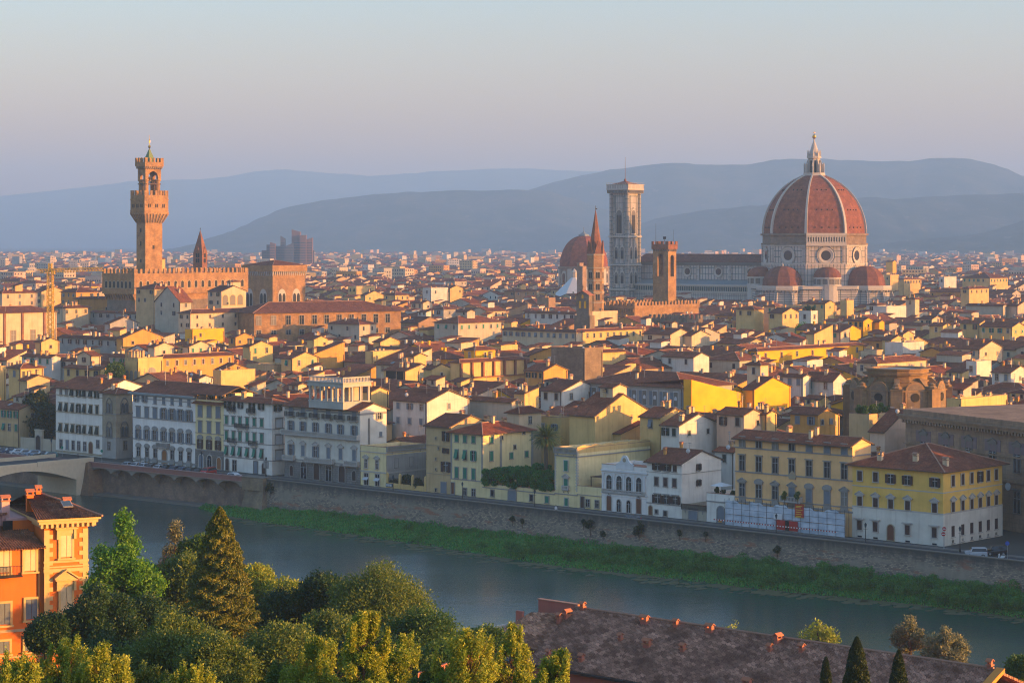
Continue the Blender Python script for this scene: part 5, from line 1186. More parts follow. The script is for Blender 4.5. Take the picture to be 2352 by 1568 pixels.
# tribunes with half domes
def tribune(a, dist=33.5):
    v = dirv(a)*dist; T = link('tribune', None, CT, (v.x, v.y, 0)); a0 = ang(a)
    zb, ztp = zc(656.5,1275), zc(611.6,1275); zw = zc(662,1275)
    def pol(r, z, n=10): return [(r*math.cos(a0+R(18)+2*math.pi*i/n), r*math.sin(a0+R(18)+2*math.pi*i/n), z) for i in range(n)]
    b = MB(); b.loft([pol(14.2,0), pol(14.2,zw-1)]); b.build('wall', MA3, T)
    b = MB(); b.loft([pol(14.7,zw-1), pol(14.9,zw+.4), pol(14.7,zw+1.6), pol(14.4,zw+1.6), pol(14.4,zw+.5), pol(11,zw+.5)]); b.build('parapet', WM, T)
    b = MB()
    for k in range(40):
        q = 2*math.pi*k/40; b.rbox(14.35*math.cos(q), 14.35*math.sin(q), q, .7, .8, zw-2.2, zw-.9)
    b.build('corbels', M['stoneD'], T)
    rg = []
    for i in range(9):
        t_ = i/8; rg.append(pol(max(.1, 11.3*math.cos(t_*math.pi/2)**.85), zb+.2+(ztp-zb)*math.sin(t_*math.pi/2)))
    b = MB(); b.loft(rg); b.build('half_dome', DT, T)
    b = MB(); b.lathe([(.5,ztp-.3),(.5,ztp+1),(.1,ztp+2)], 8); b.build('finial', WM, T)
    ap = 14.2*math.cos(R(18))
    for k in range(-3, 4):
        q = a0+2*math.pi*k/10; c = (math.cos(q)*ap, math.sin(q)*ap, 0)
        wn_ = link('window', None, T, c, q+R(90))
        b = MB(); b.arch(-3.2, 3.2, 14.5, -.15, .02, z0=2); b.build('blind_arch', WM, wn_)
        b = MB(); b.arch(-2.6, 2.6, 14.4, -.2, -.151, z0=2); b.build('arch_field', MA2, wn_)
        b = MB(); b.arch(-1.0, 1.0, 12.5, -.3, -.201, rise=1.7, z0=3); b.build('pane', M['dark'], wn_)
    for k in range(-3, 4):
        q = a0+R(18)+2*math.pi*k/10; b = MB(); c, s_ = math.cos(q), math.sin(q); t_ = Vector((-s_, c, 0))*.8
        P = lambda r, z, g: tuple(Vector((c*r, s_*r, z))+t_*g)
        pr = [(13.5,0),(20.5,0),(20.5,6),(15.2,zw-1.8),(13.5,zw-1.8)]
        n_ = len(pr); b.v = [P(r, z, g) for g in (-1, 1) for r, z in pr]; b.f = [tuple(range(n_)), tuple(range(2*n_-1, n_-1, -1))]+[(i, n_+i, n_+(i+1) % n_, (i+1) % n_) for i in range(n_)]; b.m = [0]*len(b.f)
        b.build('buttress', MA3, T)
    return T
for a in (-31.4, 58.6): tribune(a)
def exedra(a):
    v = dirv(a)*31; T = link('exedra', None, CT, (v.x, v.y, 0)); z0, z1, z2, zb = zc(656,1275), zc(636.5,1275), zc(613,1275), 26
    b = MB(); b.lathe([(7.6,0),(7.6,z0),(8,z0),(8,z0+.6),(7.1,z0+.6),(7.1,z1-.9),(7.9,z1-.8),(7.9,z1),(6,z1)], 20); b.build('wall', WM, T)
    b = MB()
    for i in range(9): q = i/8*math.pi/2; b
    b = MB(); b.lathe([(7.7*math.cos(q*1.0)**.8+.02, z1+(z2-z1)*math.sin(q)) for q in [i/8*math.pi/2 for i in range(9)]], 20); b.build('cap', DT, T)
    b = MB()
    for k in range(12):
        q = 2*math.pi*k/12+.2; c, s_ = math.cos(q), math.sin(q); bb = MB(); bb.arch(-1.15,1.15,3.2,-.16,.02,z0=.9); b.add(bb, Matrix.Translation((c*7.08, s_*7.08, z0)) @ Matrix.Rotation(q+R(90), 4, 'Z'))
    b.build('niches', M['stoneD'], T)
    b = MB()
    for k in range(12):
        q = 2*math.pi*k/12+.2+math.pi/12; b.rbox(math.cos(q)*7.2, math.sin(q)*7.2, q, .5, .5, z0+.6, z1-.9)
    b.build('half_columns', WM, T)
for a in (13.6, -76.4, 103.6): exedra(a)
# lower body between the tribunes
b = MB(); n_ = [dirv(a) for a in ribs]
b.loft([[(v.x*(RD+10), v.y*(RD+10), z) for v in n_] for z in (0, zc(663,1275))]); b.build('lower_body', MA3, CT)
b = MB(); b.loft([[(v.x*(RD+10.5), v.y*(RD+10.5), z) for v in n_] for z in (zc(663,1275), zc(656,1275))]); b.build('lower_parapet', WM, CT)
b = MB()
for i in range(8):
    v, w2 = n_[i], n_[(i+1) % 8]
    for k in range(22):
        t_ = (k+.5)/22; p = v*(RD+10.3)*(1-t_)+w2*(RD+10.3)*t_; b.rbox(p.x, p.y, math.atan2(p.y,p.x), .6, .75, zc(666,1275), zc(663,1275)-.02)
b.build('lower_corbels', M['stoneD'], CT)
for a in (13.6, -76.4, 103.6):
    nn = dirv(a); ap = (RD+10)*math.cos(R(22.5)); q = math.atan2(nn.y, nn.x)+R(90)
    f_ = link('blind_arcade', None, CT, (nn.x*ap, nn.y*ap, 0), q)
    b = MB(); e = MB()
    for c in (-7.5, 0, 7.5): b.arch(c-3, c+3, 14.5, -.14, .02, z0=4); e.arch(c-2.3, c+2.3, 14.4, -.2, -.141, z0=4)
    b.build('arches', WM, f_); e.build('fields', MA2, f_)
# nave: local x along the nave away from the dome, south flank faces the viewer's left
nv = dirv(-121.4); nrz = math.atan2(nv.y, nv.x)
NV = link('nave', None, CT, (0,0,0), nrz)
Ln = 118; zr, ze, zb_, za = 45.5, 41.0, 29.6, 28.0
# which side is the flank to the camera: direction -31.4
fl = dirv(-31.4); sgn = 1 if (fl.x*-nv.y+fl.y*nv.x) > 0 else -1
b = MB(); b.box(RD-6, Ln, -11, 11, 20, ze-2.2); b.build('clerestory', MA, NV)
b = MB(); b.box(RD-6, Ln+.3, -11.5, 11.5, ze-2.2, ze-1.2); b.box(RD-6, Ln+.3, -11.9, 11.9, ze-1.2, ze-.4); b.box(RD-6, Ln+.3, -11.3, 11.3, ze-.4, ze); b.build('cornice', M['stoneD'], NV)
b = MB(); b.slab([(RD-6,-12,ze),(Ln,-12,ze),(Ln,0,zr),(RD-6,0,zr)][::(1)], .3); b.slab([(Ln,12,ze),(RD-6,12,ze),(RD-6,0,zr),(Ln,0,zr)], .3); b.build('nave_roof', M['tile2'], NV)
b = MB(); b.box(RD-4, Ln, -21, 21, 0, za-5); b.build('aisle_wall', MA3, NV)
b = MB(); b.box(RD-4, Ln, -21.05, 21.05, za-9.5, za-5); b.build('aisle_panels', MA2, NV)
b = MB(); b.box(RD-4, Ln+.2, -21.7, 21.7, za-5, za-4.2); b.box(RD-4, Ln+.2, -21.9, 21.9, za-1.0, za); b.box(RD-4, Ln+.2, -21.4, 21.4, za-4.2, za-1.0); b.build('aisle_gallery', WM, NV)
b = MB()
for k in range(70):
    x = RD-3+k*(Ln-RD+2)/70
    for s_ in (-1, 1): b.box(x, x+.65, s_*21.6-.15, s_*21.6+.15, za-3.8, za-1.4)
b.build('gallery_openings', GM, NV)
b = MB()
for s_ in (-1, 1): b.slab([(RD-4, s_*21, za-.2), (Ln, s_*21, za-.2), (Ln, s_*11, zb_+.8), (RD-4, s_*11, zb_+.8)][::s_], .25)
b.build('aisle_roof', M['rooflead'], NV)
for k in range(4):
    x = RD+6+k*(Ln-RD-10)/3.55
    oc_ = link('oculus', None, NV, (x, sgn*11.0, 35.2), R(180) if sgn > 0 else 0)
    b = MB(); ring(b, 2.9, 3.4, -.02, -.5); ring(b, 1.9, 2.9, -.12, -.5); b.build('rim', WM, oc_, True)
    b = MB(); b.lathe([(.01,0),(1.95,0),(1.95,.1),(.01,.1)], 20); e = b.build('pane', M['glass'], oc_); e.rotation_euler = (R(90),0,0); e.location = (0,-.08,0)
for k in range(5):
    x = RD-2+k*(Ln-RD)/4.0; b = MB(); b.box(x-.9, x+.9, sgn*11 if sgn > 0 else -11.8, 11.8 if sgn > 0 else -11, 28, ze-2.2); b.build('pilaster', MA2, NV)
# --- campanile
YC = 1356; XC = Wx(1436, YC)
rzc = math.atan2(-nv.y, -nv.x)+0.0
CP = thing('marble_bell_tower', 'tall square white and green marble bell tower left of the domed cathedral', 'bell tower', (XC, YC, 0), rzc); FOOT.append((XC*UX+YC*UY, XC*VX+YC*VY, 10, 10))
zk = lambda v: Wz(275.6+v*.35938, YC); s = 5.9
b = MB(); b.box(-s, s, -s, s, 0, zk(470)); b.build('shaft', MA2, CP)
b = MB()
for sx in (-1, 1):
    for sy in (-1, 1): b.lathe([(1.15, 0), (1.15, zk(470))], 8, sx*s, sy*s, 0, R(22.5))
b.build('corner_buttresses', marble('marble_buttress', 1.2, 2.6, .15), CP)
b = MB()
for v in (745, 925, 1082): b.box(-s-1.25, s+1.25, -s-1.25, s+1.25, zk(v)-.4, zk(v)+.4)
b.build('string_courses', WM, CP)
b = MB(); b.box(-s-1.7, s+1.7, -s-1.7, s+1.7, zk(470), zk(448)); b.box(-s-2.2, s+2.2, -s-2.2, s+2.2, zk(448), zk(440)); b.box(-s-2.05, s+2.05, -s-2.05, s+2.05, zk(440), zk(416), 1); b.box(-s-2.25, s+2.25, -s-2.25, s+2.25, zk(416), zk(412)); b.build('cornice', [WM, MA2], CP)
b = MB(); q = s+1.75
for k in range(14):
    for c in ('f','s','l'):
        x = -q+.5+k*(2*q-1)/13
        if c == 'f': b.box(x-.28, x+.28, -q-.5, -q, zk(468), zk(450))
        elif c == 's': b.box(q, q+.5, x-.28, x+.28, zk(468), zk(450))
b.build('corbels', M['stoneD'], CP)
b = MB(); b.box(-s-2.0,s+2.0,-s-2.05,-s-2.0+.1,zk(412),zk(412)); b = MB()
q = s+2.1
for (ax, ay), (bx_, by_) in (((-q,-q),(q,-q)), ((q,-q),(q,q)), ((-q,-q),(-q,q)), ((-q,q),(q,q))):
    b.tube((ax,ay,zk(404)),(bx_,by_,zk(404)),.08,.08,4)
    for k in range(9): t_ = k/8; b.tube((ax+(bx_-ax)*t_, ay+(by_-ay)*t_, zk(413)), (ax+(bx_-ax)*t_, ay+(by_-ay)*t_, zk(404)), .06,.06,4)
b.build('railing', M['metal'], CP)
b = MB(); b.loft([[(-s-.6,-s-.6,zk(414)),(s+.6,-s-.6,zk(414)),(s+.6,s+.6,zk(414)),(-s-.6,s+.6,zk(414))], [(-.3,-.3,zk(390)),(.3,-.3,zk(390)),(.3,.3,zk(390)),(-.3,.3,zk(390))]]); b.build('roof', DT, CP)
b = MB(); b.lathe([(.9,zk(393)),(.7,zk(380)),(.2,zk(374))], 8); b.tube((0,0,zk(380)),(0,0,zk(237)),.17,.07,5); b.build('flagpole', plain('rusty_pole', (.22,.09,.05)), CP)
def cwin(side_, c, z, ww, hh, nl, gable):
    wn_ = link('window', None, CP, (c, -s-.02, z) if side_ == 'f' else (s+.02, c, z), 0 if side_ == 'f' else R(90))
    b = MB(); b.arch(-ww/2-.7, ww/2+.7, hh-1, -.18, .02, rise=ww/2+1.2, z0=-.4)
    if gable:
        g_ = hh+.2; b.poly_y([(-ww/2-1.0, g_-1.4), (-ww/2-.6, g_-1.4), (0, g_+ww*.75), (ww/2+.6, g_-1.4), (ww/2+1.0, g_-1.4), (0, g_+ww*.75+.9)], -.24, .02)
    b.build('surround', WM, wn_)
    b = MB(); b.arch(-ww/2-.3, ww/2+.3, hh-1.2, -.22, -.181, rise=ww/2+.6, z0=0); b.build('reveal', M['stoneD'], wn_)
    b = MB(); lw = ww/nl
    for k in range(nl): x = -ww/2+lw*(k+.5); b.arch(x-lw*.36, x+lw*.36, hh-2.2, -.3, -.225, rise=lw*.5, z0=.2)
    b.build('lights', M['dark'], wn_)
for sd_ in 'fsl':
    b = MB()
    for va, vb in ((482, 738), (752, 918), (932, 1076), (1090, 1180)):
        z0, z1 = zk(vb), zk(va); xs_ = [(-4.6,-3.5),(3.5,4.6)]+([(-3.1,-.3),(.3,3.1)] if va > 740 else [(-3.0,3.0)])
        for xa, xb in xs_:
            b.box(xa,xb,-.06,.01,z1-.3,z1); b.box(xa,xb,-.06,.01,z0,z0+.3); b.box(xa,xa+.24,-.06,.01,z0+.3,z1-.3); b.box(xb-.24,xb,-.06,.01,z0+.3,z1-.3)
    link('green_inlay', b.mesh('green_inlay', [GM]), CP, (0,-s-.01,0) if sd_ == 'f' else (s+.01,0,0) if sd_ == 's' else (-s-.01,0,0), 0 if sd_ == 'f' else R(90) if sd_ == 's' else R(-90))
for sd_ in 'fs':
    cwin(sd_, 0, zk(725), 3.6, zk(590)-zk(725), 3, True)
    for c in (-2.2, 2.2): cwin(sd_, c, zk(888), 1.8, zk(815)-zk(888), 2, True); cwin(sd_, c, zk(1045), 1.8, zk(975)-zk(1045), 2, True)
    for v0, v1 in ((740, 600),):
        for c in (-3.9, 3.9):
            b = MB(); b.box(-.5,.5,-.12,.02,0,zk(560)-zk(735)); link('panel', b.mesh('narrow_panel', [MA]), CP, (c,-s-.02,zk(735)) if sd_ == 'f' else (s+.02,c,zk(735)), 0 if sd_ == 'f' else R(90))

# --- second great dome far behind (tiled, octagonal)
YM = 1600; XM = Wx(1341, YM); zm = lambda py: Wz(py, YM)
MC = thing('chapel_dome', 'smaller red tiled dome far behind, half hidden by the brick spire', 'domed chapel', (XM, YM, 0), R(8)); FOOT.append((XM*UX+YM*UY, XM*VX+YM*VY, 22, 22))
def ng(r, z, n=8, ro=0.0): return [(r*math.cos(ro+2*math.pi*i/n), r*math.sin(ro+2*math.pi*i/n), z) for i in range(n)]
b = MB(); b.loft([ng(17.5,0), ng(17.5,zm(617)), ng(18.3,zm(616.5)), ng(18.3,zm(612)), ng(16,zm(611.8))]); b.build('drum', masonry('chapel_drum', (.33,.24,.16), (.28,.2,.14), (.2,.16,.12), 2, 1), MC)
b = MB(); b.loft([ng(max(3.2, 17.2*math.cos(t_*math.pi/2)**.9), zm(612)+(zm(541)-zm(612))*math.sin(t_*math.pi/2)) for t_ in [i/12*.93 for i in range(13)]]); b.build('dome_shell', tiles('chapel_tiles', (.30,.11,.065), (.22,.08,.05), .8, 1.0, .8, .15, None, .2), MC)
b = MB(); b.lathe([(3.8,zm(542)),(3.8,zm(539)),(3.0,zm(538)),(.4,zm(533)),(.1,zm(528))], 8); b.tube((0,0,zm(530)),(0,0,zm(522)),.15); b.build('lantern_cap', M['rooflead'], MC)
for i in range(8):
    q = 2*math.pi*(i+.5)/8; ap = 17.5*math.cos(math.pi/8)
    wn_ = link('window', None, MC, (ap*math.cos(q), ap*math.sin(q), zm(650)), q+R(90))
    b = MB(); b.arch(-2.8, 2.8, 5.8, -.5, .02, z0=-.8); b.build('surround', WM, wn_); b = MB(); b.arch(-1.8, 1.8, 5.4, -.56, -.501, z0=.2); b.build('pane', M['glass'], wn_)
    q = 2*math.pi*i/8; b = MB(); b.rbox(math.cos(q)*17.3, math.sin(q)*17.3, q, 1.2, 3.0, 0, zm(617)); b.build('corner_pilaster', WM, MC)

# --- white tent-shaped baptistery roof
YB = 1420; XB = Wx(1319, YB); zb = lambda v: Wz(569.6+v*.25, YB)
BP = thing('baptistery', 'pale white pyramid roofed baptistery in front of the far red dome', 'baptistery', (XB, YB, 0), R(20)); FOOT.append((XB*UX+YB*UY, XB*VX+YB*VY, 17, 17))
b = MB(); b.loft([ng(14,0), ng(14,zb(440))]); b.build('wall', MA3, BP)
b = MB(); b.loft([ng(14.4,zb(438)), ng(2.0,zb(272))]); b.build('roof', plain('white_marble_slabs', (.66,.68,.68), .5, .4), BP)
b = MB(); b.lathe([(1.9,zb(275)),(1.9,zb(225)),(2.3,zb(222)),(.2,zb(190))], 8); b.build('lantern', WM, BP)
X, Y = Wx(1336, 1150), 1150
CS = thing('twin_chimney_stack', 'stub of pale brick stacks beside the slender brick spire', 'chimney stack', (X, Y, 0), THETA)
b = MB(); zq = lambda v: Wz(569.6+v*.25, Y); b.box(-1.9, -.1, -1.5, 1.5, 0, zq(140)); b.box(.15, 1.9, -1.5, 1.5, 0, zq(165)); b.box(-2.1, .05, -1.7, 1.7, zq(140), zq(136)); b.build('stack', masonry('pale_brick', (.42,.30,.22), (.36,.25,.18), (.25,.2,.16)), CS)

# --- hexagonal brick bell tower with a needle spire
YA = 1050; XA = Wx(1368, YA); zf6 = lambda v: Wz(275.6+v*.35938, YA)
BA = thing('hexagonal_bell_tower', 'slim brown six sided bell tower with a sharp brick needle spire', 'bell tower', (XA, YA, 0), R(15)); FOOT.append((XA*UX+YA*UY, XA*VX+YA*VY, 6, 6))
r6 = 3.95; b = MB(); b.loft([ng(r6,0,6), ng(r6,zf6(860),6)]); b.build('shaft', M['brick'], BA)
b = MB()
for v in (860, 945, 1025, 1100, 1165): b.loft([ng(r6+.35, zf6(v)-.3, 6), ng(r6+.35, zf6(v)+.3, 6)])
b.build('string_courses', M['sand'], BA)
b = MB(); b.loft([ng(r6-.35, zf6(858), 6), ng(.12, zf6(575), 6)]); b.build('spire', M['brickR'], BA)
b = MB()
for i in range(6):
    q = 2*math.pi*(i+.5)/6; bb = MB(); bb.poly_y([(-1.75,0),(1.75,0),(0,6.5)], -.3, .5); b.add(bb, Matrix.Translation((math.cos(q)*r6*.866, math.sin(q)*r6*.866, zf6(862))) @ Matrix.Rotation(q+R(90), 4, 'Z'))
b.build('gablets', M['brickR'], BA)
for i in range(6):
    q = 2*math.pi*(i+.5)/6
    for v in (1010, 1085, 1150):
        wn_ = link('window', None, BA, (math.cos(q)*r6*.866, math.sin(q)*r6*.866, zf6(v)), q+R(90))
        b = MB(); b.arch(-1.15,1.15,2.6,-.06,.02,z0=-.1); b.build('surround', M['sand'], wn_); b = MB(); b.arch(-.95,-.08,2.4,-.1,-.061,z0=0); b.arch(.08,.95,2.4,-.1,-.061,z0=0); b.build('lights', M['dark'], wn_)
b = MB(); b.tube((0,0,zf6(578)),(0,0,zf6(548)),.1); b.rbox(.3,0,0,.9,.12,zf6(572),zf6(564)); b.build('finial', M['iron'], BA)

# --- square brick tower with open belfry and the crenellated hall beside it
YG = 1090
py = lambda v: 275.6+v*.35938
X, Y, h, w, d = solve(1267.9+645*.35938, 1267.9+742*.35938, 1267.9+794*.35938, py(808), 20, THETA, YG)
Cq = (X-UX*w, Y-UY*w); zg = lambda v: Wz(py(v), YG)
BT = thing('square_watch_tower', 'plain brown square tower with tall arched belfry openings and small battlements', 'tower', (Cq[0], Cq[1], 0), THETA); take(Cq, w, d, THETA)
d = max(d, 6)
b = MB(); b.box(0, w, 0, d, 0, zg(1000)); b.build('shaft', M['brick'], BT)
b = MB()
arch_wall(b, 0, w, zg(1000), zg(880), zg(835), 0, 1.0, w*.40); arch_wall(b, 0, w, zg(1000), zg(880), zg(835), d-1, d, w*.40)
arch_wall(b, 1.0, d-1.0, zg(1000), zg(880), zg(835), w-1.0, w, d*.42, 'y'); arch_wall(b, 1.0, d-1.0, zg(1000), zg(880), zg(835), 0, 1.0, d*.42, 'y'); b.build('belfry', M['brick'], BT)
b = MB(); b.box(-.5, w+.5, -.5, d+.5, zg(825), zg(795)); b.box(-.1,w+.1,-.1,d+.1,zg(835),zg(825)); merl = MB(); merlons(merl, w+1, d+1, zg(795), 1.3, 1.0, 1.5, .4); b.add(merl, Matrix.Translation((-.5,-.5,0))); b.build('crown', M['brickR'], BT)
b = MB()
for i in range(7): b.box(w*(i+.5)/7-.3, w*(i+.5)/7+.3, -.42, -.02, zg(840), zg(826)); b.box(w+.02, w+.42, d*(i+.5)/7-.25, d*(i+.5)/7+.25, zg(840), zg(826))
b.build('corbels', M['brickD'], BT)
b = MB(); b.tube((1,1,zg(795)),(1,1,zg(660)),.09,.05); b.tube((w-1,d-1,zg(795)),(w-1,d-1,zg(700)),.08,.04); b.tube((w/2,d/2,zg(795)),(w/2,d/2,zg(745)),.1); b.rbox(w/2,d/2,.4,1.5,.15,zg(762),zg(745)); b.build('poles', M['iron'], BT)
def crenel(label, r, uL, uC, uR, vE, Y, mat, mat2, mw=1.3, name='crenellated_hall', cat='hall', rows=True):
    Cq, w, d, h = lbox(r, uL, uC, uR, vE, Y); o = thing(name, label, cat, (Cq[0], Cq[1], 0), THETA); take(Cq, w, d, THETA)
    b = MB(); b.box(0, w, 0, d, 0, h); b.build('wall', mat, o)
    b = MB(); merlons(b, w+.6, d+.6, h, mw, 1.1, 1.7, .5); e = b.build('battlements', mat, o); e.location = (-.3,-.3,0)
    b = MB(); b.box(-.5, w+.5, -.5, 0, h-1.4, h-.02); b.box(w, w+.5, 0, d, h-1.4, h-.02)
    for i in range(int(w/1.4)): b.box(.5+i*1.4, 1.1+i*1.4, -.45, -.02, h-3.0, h-1.4)
    if rows:
        for i in range(int(d/1.4)): b.box(w+.02, w+.45, .5+i*1.4, 1.1+i*1.4, h-3.0, h-1.4)
    b.build('corbel_table', mat2, o); b = MB(); b.box(1.5,w-1.5,1.5,d-1.5,h-.5,h+.3); b.build('roof', M['tile2'], o)
    return o
crenel('long brown battlemented hall at the foot of the square watch tower', 'c', 1100, 1420, 2010, 530, 1050, M['brick'], M['brick'], rows=False)
crenel('darker battlemented wall range in front of the brown hall', 'c', 1560, 1900, 2040, 655, 960, M['brickD'], M['brickD'])
crenel('low battlemented stone range left of the white terrace house with greenery', 'd', -20, 10, 400, 590, 990, M['brickD'], M['brick'])
# --- bell gable
Cq, w, d, h = lbox('c', 885, 1000, 1020, 430, 905)
BG = thing('bell_gable', 'weathered stone bell gable with three small bell arches under a tiled cap', 'bell gable', (Cq[0], Cq[1], 0), THETA); take(Cq, w, d, THETA)
d = max(d, 2.2); b = MB(); zq = lambda v: Wz(zy('c', v), 905); b.box(-.8, w+.8, -.4, d+.4, 0, zq(620)); b.box(0, w, 0, d, zq(620), zq(430)); b.poly_y([(0,zq(430)),(w,zq(430)),(w/2,zq(392))], 0, d); b.build('wall', M['brickD'], BG)
b = MB()
for c in (.3, .7): b.arch(w*c-.55, w*c+.55, zq(500), -.06, .02, z0=zq(555))
b.arch(w*.5-.5, w*.5+.5, zq(440), -.06, .02, z0=zq(465)); b.build('bell_openings', M['w_Y'], BG)
b = MB(); b.slab([(-.5,-.5,zq(432)),(w/2,-.5,zq(388)),(w/2,d+.5,zq(388)),(-.5,d+.5,zq(432))], .2); b.slab([(w/2,-.5,zq(388)),(w+.5,-.5,zq(432)),(w+.5,d+.5,zq(432)),(w/2,d+.5,zq(388))], .2); b.build('roof', M['terra'], BG)
b = MB(); b.box(w/2-.04,w/2+.04,0,.08,zq(388),zq(340)); b.box(w/2-.5,w/2+.5,0,.08,zq(358),zq(355)); b.build('cross', M['iron'], BG)

# --- rotunda of the library and its dark stone flank
YR = 500; XR = Wx(1690.5+1395*.28125, YR); zr_ = lambda v: Wz(zy('d', v), YR)
RO = thing('stone_rotunda', 'weathered brown stone rotunda with scrolled buttresses and round windows', 'rotunda', (XR, YR+12, 0), R(12)); FOOT.append((XR*UX+(YR+12)*UY, XR*VX+(YR+12)*VY, 15, 15))
RS = masonry('rotunda_stone', (.33,.225,.12), (.27,.18,.10), (.22,.15,.09), 1.2, .6, .02, .25, .3, (.13,.10,.08), .7)
kR = (zx('d',1640)-zx('d',1140))/2/5230*YR
b = MB(); b.loft([ng(kR,0,16), ng(kR,zr_(1110),16), ng(kR+.4,zr_(1108),16), ng(kR+.4,zr_(1098),16), ng(kR,zr_(1096),16), ng(kR,zr_(1060),16), ng(kR+.9,zr_(1055),16), ng(kR+1.1,zr_(1040),16), ng(kR+.2,zr_(1038),16), ng(kR+.2,zr_(1012),16), ng(kR+.7,zr_(1010),16), ng(kR+.7,zr_(1000),16), ng(kR-1,zr_(1000),16), ng(kR-1,zr_(1015),16)]); b.build('drum', RS, RO)
b = MB(); b.loft([ng(kR-1,zr_(1014),16), ng(.2,zr_(1000),16)]); b.build('roof', M['rooflead'], RO)
r2 = kR+4.4
b = MB(); b.loft([ng(r2,0,8,R(22.5)), ng(r2,zr_(1180),8,R(22.5)), ng(r2+.4,zr_(1178),8,R(22.5)), ng(r2+.4,zr_(1168),8,R(22.5)), ng(kR,zr_(1162),8,R(22.5))]); b.build('ambulatory', RS, RO)
for i in range(8):
    q = R(22.5)+2*math.pi*i/8; c, s_ = math.cos(q), math.sin(q)
    b = MB(); b.rbox(c*(r2-.2), s_*(r2-.2), q, 2.4, 2.6, 0, zr_(1160)); b.rbox(c*(r2-.2), s_*(r2-.2), q, 2.8, 3.0, zr_(1165), zr_(1155))
    b.lathe([(1.1,zr_(1155)),(1.3,zr_(1145)),(.7,zr_(1128)),(.9,zr_(1120)),(.1,zr_(1105))], 8, c*(r2-.3), s_*(r2-.3))
    P = lambda r, z, g: (c*r-s_*g, s_*r+c*g, z)
    pr = [(kR-.2,zr_(1155)),(r2-1.2,zr_(1155)),(r2-2.2,zr_(1130)),(kR+.8,zr_(1080)),(kR-.2,zr_(1075))]; n_ = len(pr); k0 = len(b.v)
    b.v += [P(r, z, g) for g in (-.6,.6) for r, z in pr]; b.f += [tuple(k0+j for j in range(n_)), tuple(k0+2*n_-1-j for j in range(n_))]+[(k0+j, k0+n_+j, k0+n_+(j+1) % n_, k0+(j+1) % n_) for j in range(n_)]; b.m += [0]*(n_+2)
    b.build('scroll_buttress', RS, RO)
    q = 2*math.pi*i/8; ap = r2*math.cos(R(22.5))
    wn_ = link('window', None, RO, (math.cos(q)*ap, math.sin(q)*ap, zr_(1240)), q+R(90))
    b = MB(); b.arch(-2.3,2.3,1.6,-.25,.02,z0=-3); b.build('arch_frame', RS, wn_); b = MB(); b.arch(-1.8,1.8,1.5,-.28,-.251,z0=-3); b.build('recess', M['brickD'], wn_)
    b = MB(); b.lathe([(.01,0),(.95,0),(.95,.12),(.01,.12)], 14); e = b.build('round_pane', M['dark'], wn_); e.rotation_euler = (R(90),0,0); e.location = (0,-.30,.4)
# flank
Cq, w, d, h = lbox('P', 2078, 2080, 2430, 945, 470)
LS = masonry('library_sandstone', (.37,.25,.16), (.30,.20,.13), (.17,.13,.09), 1.6, .8, .02, .2, .3, (.10,.085,.07), .6)
C1 = (Wx(2080, 452), 452); C2 = (Wx(2480, 405), 405); L = math.dist(C1, C2); a = math.atan2(C2[1]-C1[1], C2[0]-C1[0])
LB = thing('library_wing', 'massive dark sandstone library wing with heavy dentil cornice behind the mustard palace', 'library', (C1[0], C1[1], 0), a); h = Wz(955, 440)
b = MB(); b.box(0, L, 0, 30, 0, h-1.9); b.box(-.4, L, -.45, 30, 9.0, 9.5); b.box(-.3, L, -.3, 30, h-6.4, h-6.1); b.build('wall', LS, LB)
b = MB(); b.box(-1.0, L, -1.0, 30, h-1.5, h-.9); b.box(-1.3, L, -1.35, 30, h-.9, h-.55); b.box(-.3, L, -.3, 30, h-.55, h+.5)
for i in range(int(L/.9)): b.box(i*.9, i*.9+.45, -.95, -.02, h-2.1, h-1.5)
b.build('cornice', LS, LB)
b = MB(); b.box(.4, L-.4, .3, 29.5, h-.2, h+.1, 0); b.build('roof_terrace', M['terra'], LB)
for i in range(7):
    x = 6+i*7.2
    if x > L-3: break
    q = MB(); q.box(-2.4, 2.4, -.08, .02, 0, 2.2); link('frieze_panel', q.mesh('frieze_panel', [plain('purple_grey_stone', (.20,.14,.14))]), LB, (x, 0, h-5.6)); window(LB, x, 11, 1.8, 4.6, 't', 'd', 'sh_b', 'stoneD', 'f', -.02); window(LB, x, 3.5, 1.8, 4, 'l', 'd', 'sh_b', 'stoneD', 'f', -.02)
q = MB(); q.lathe([(.01,0),(.75,0),(.75,.1),(.01,.1)], 18); e = q.build('clock', M['sh_w'], LB); e.rotation_euler = (R(90),0,0)
e.location = (L*.62, -.2, 8.2)
FOOT.append(((C1[0]+C2[0])/2*UX+(C1[1]+C2[1])/2*UY+10, (C1[0]+C2[0])/2*VX+(C1[1]+C2[1])/2*VY+14, 45, 18))
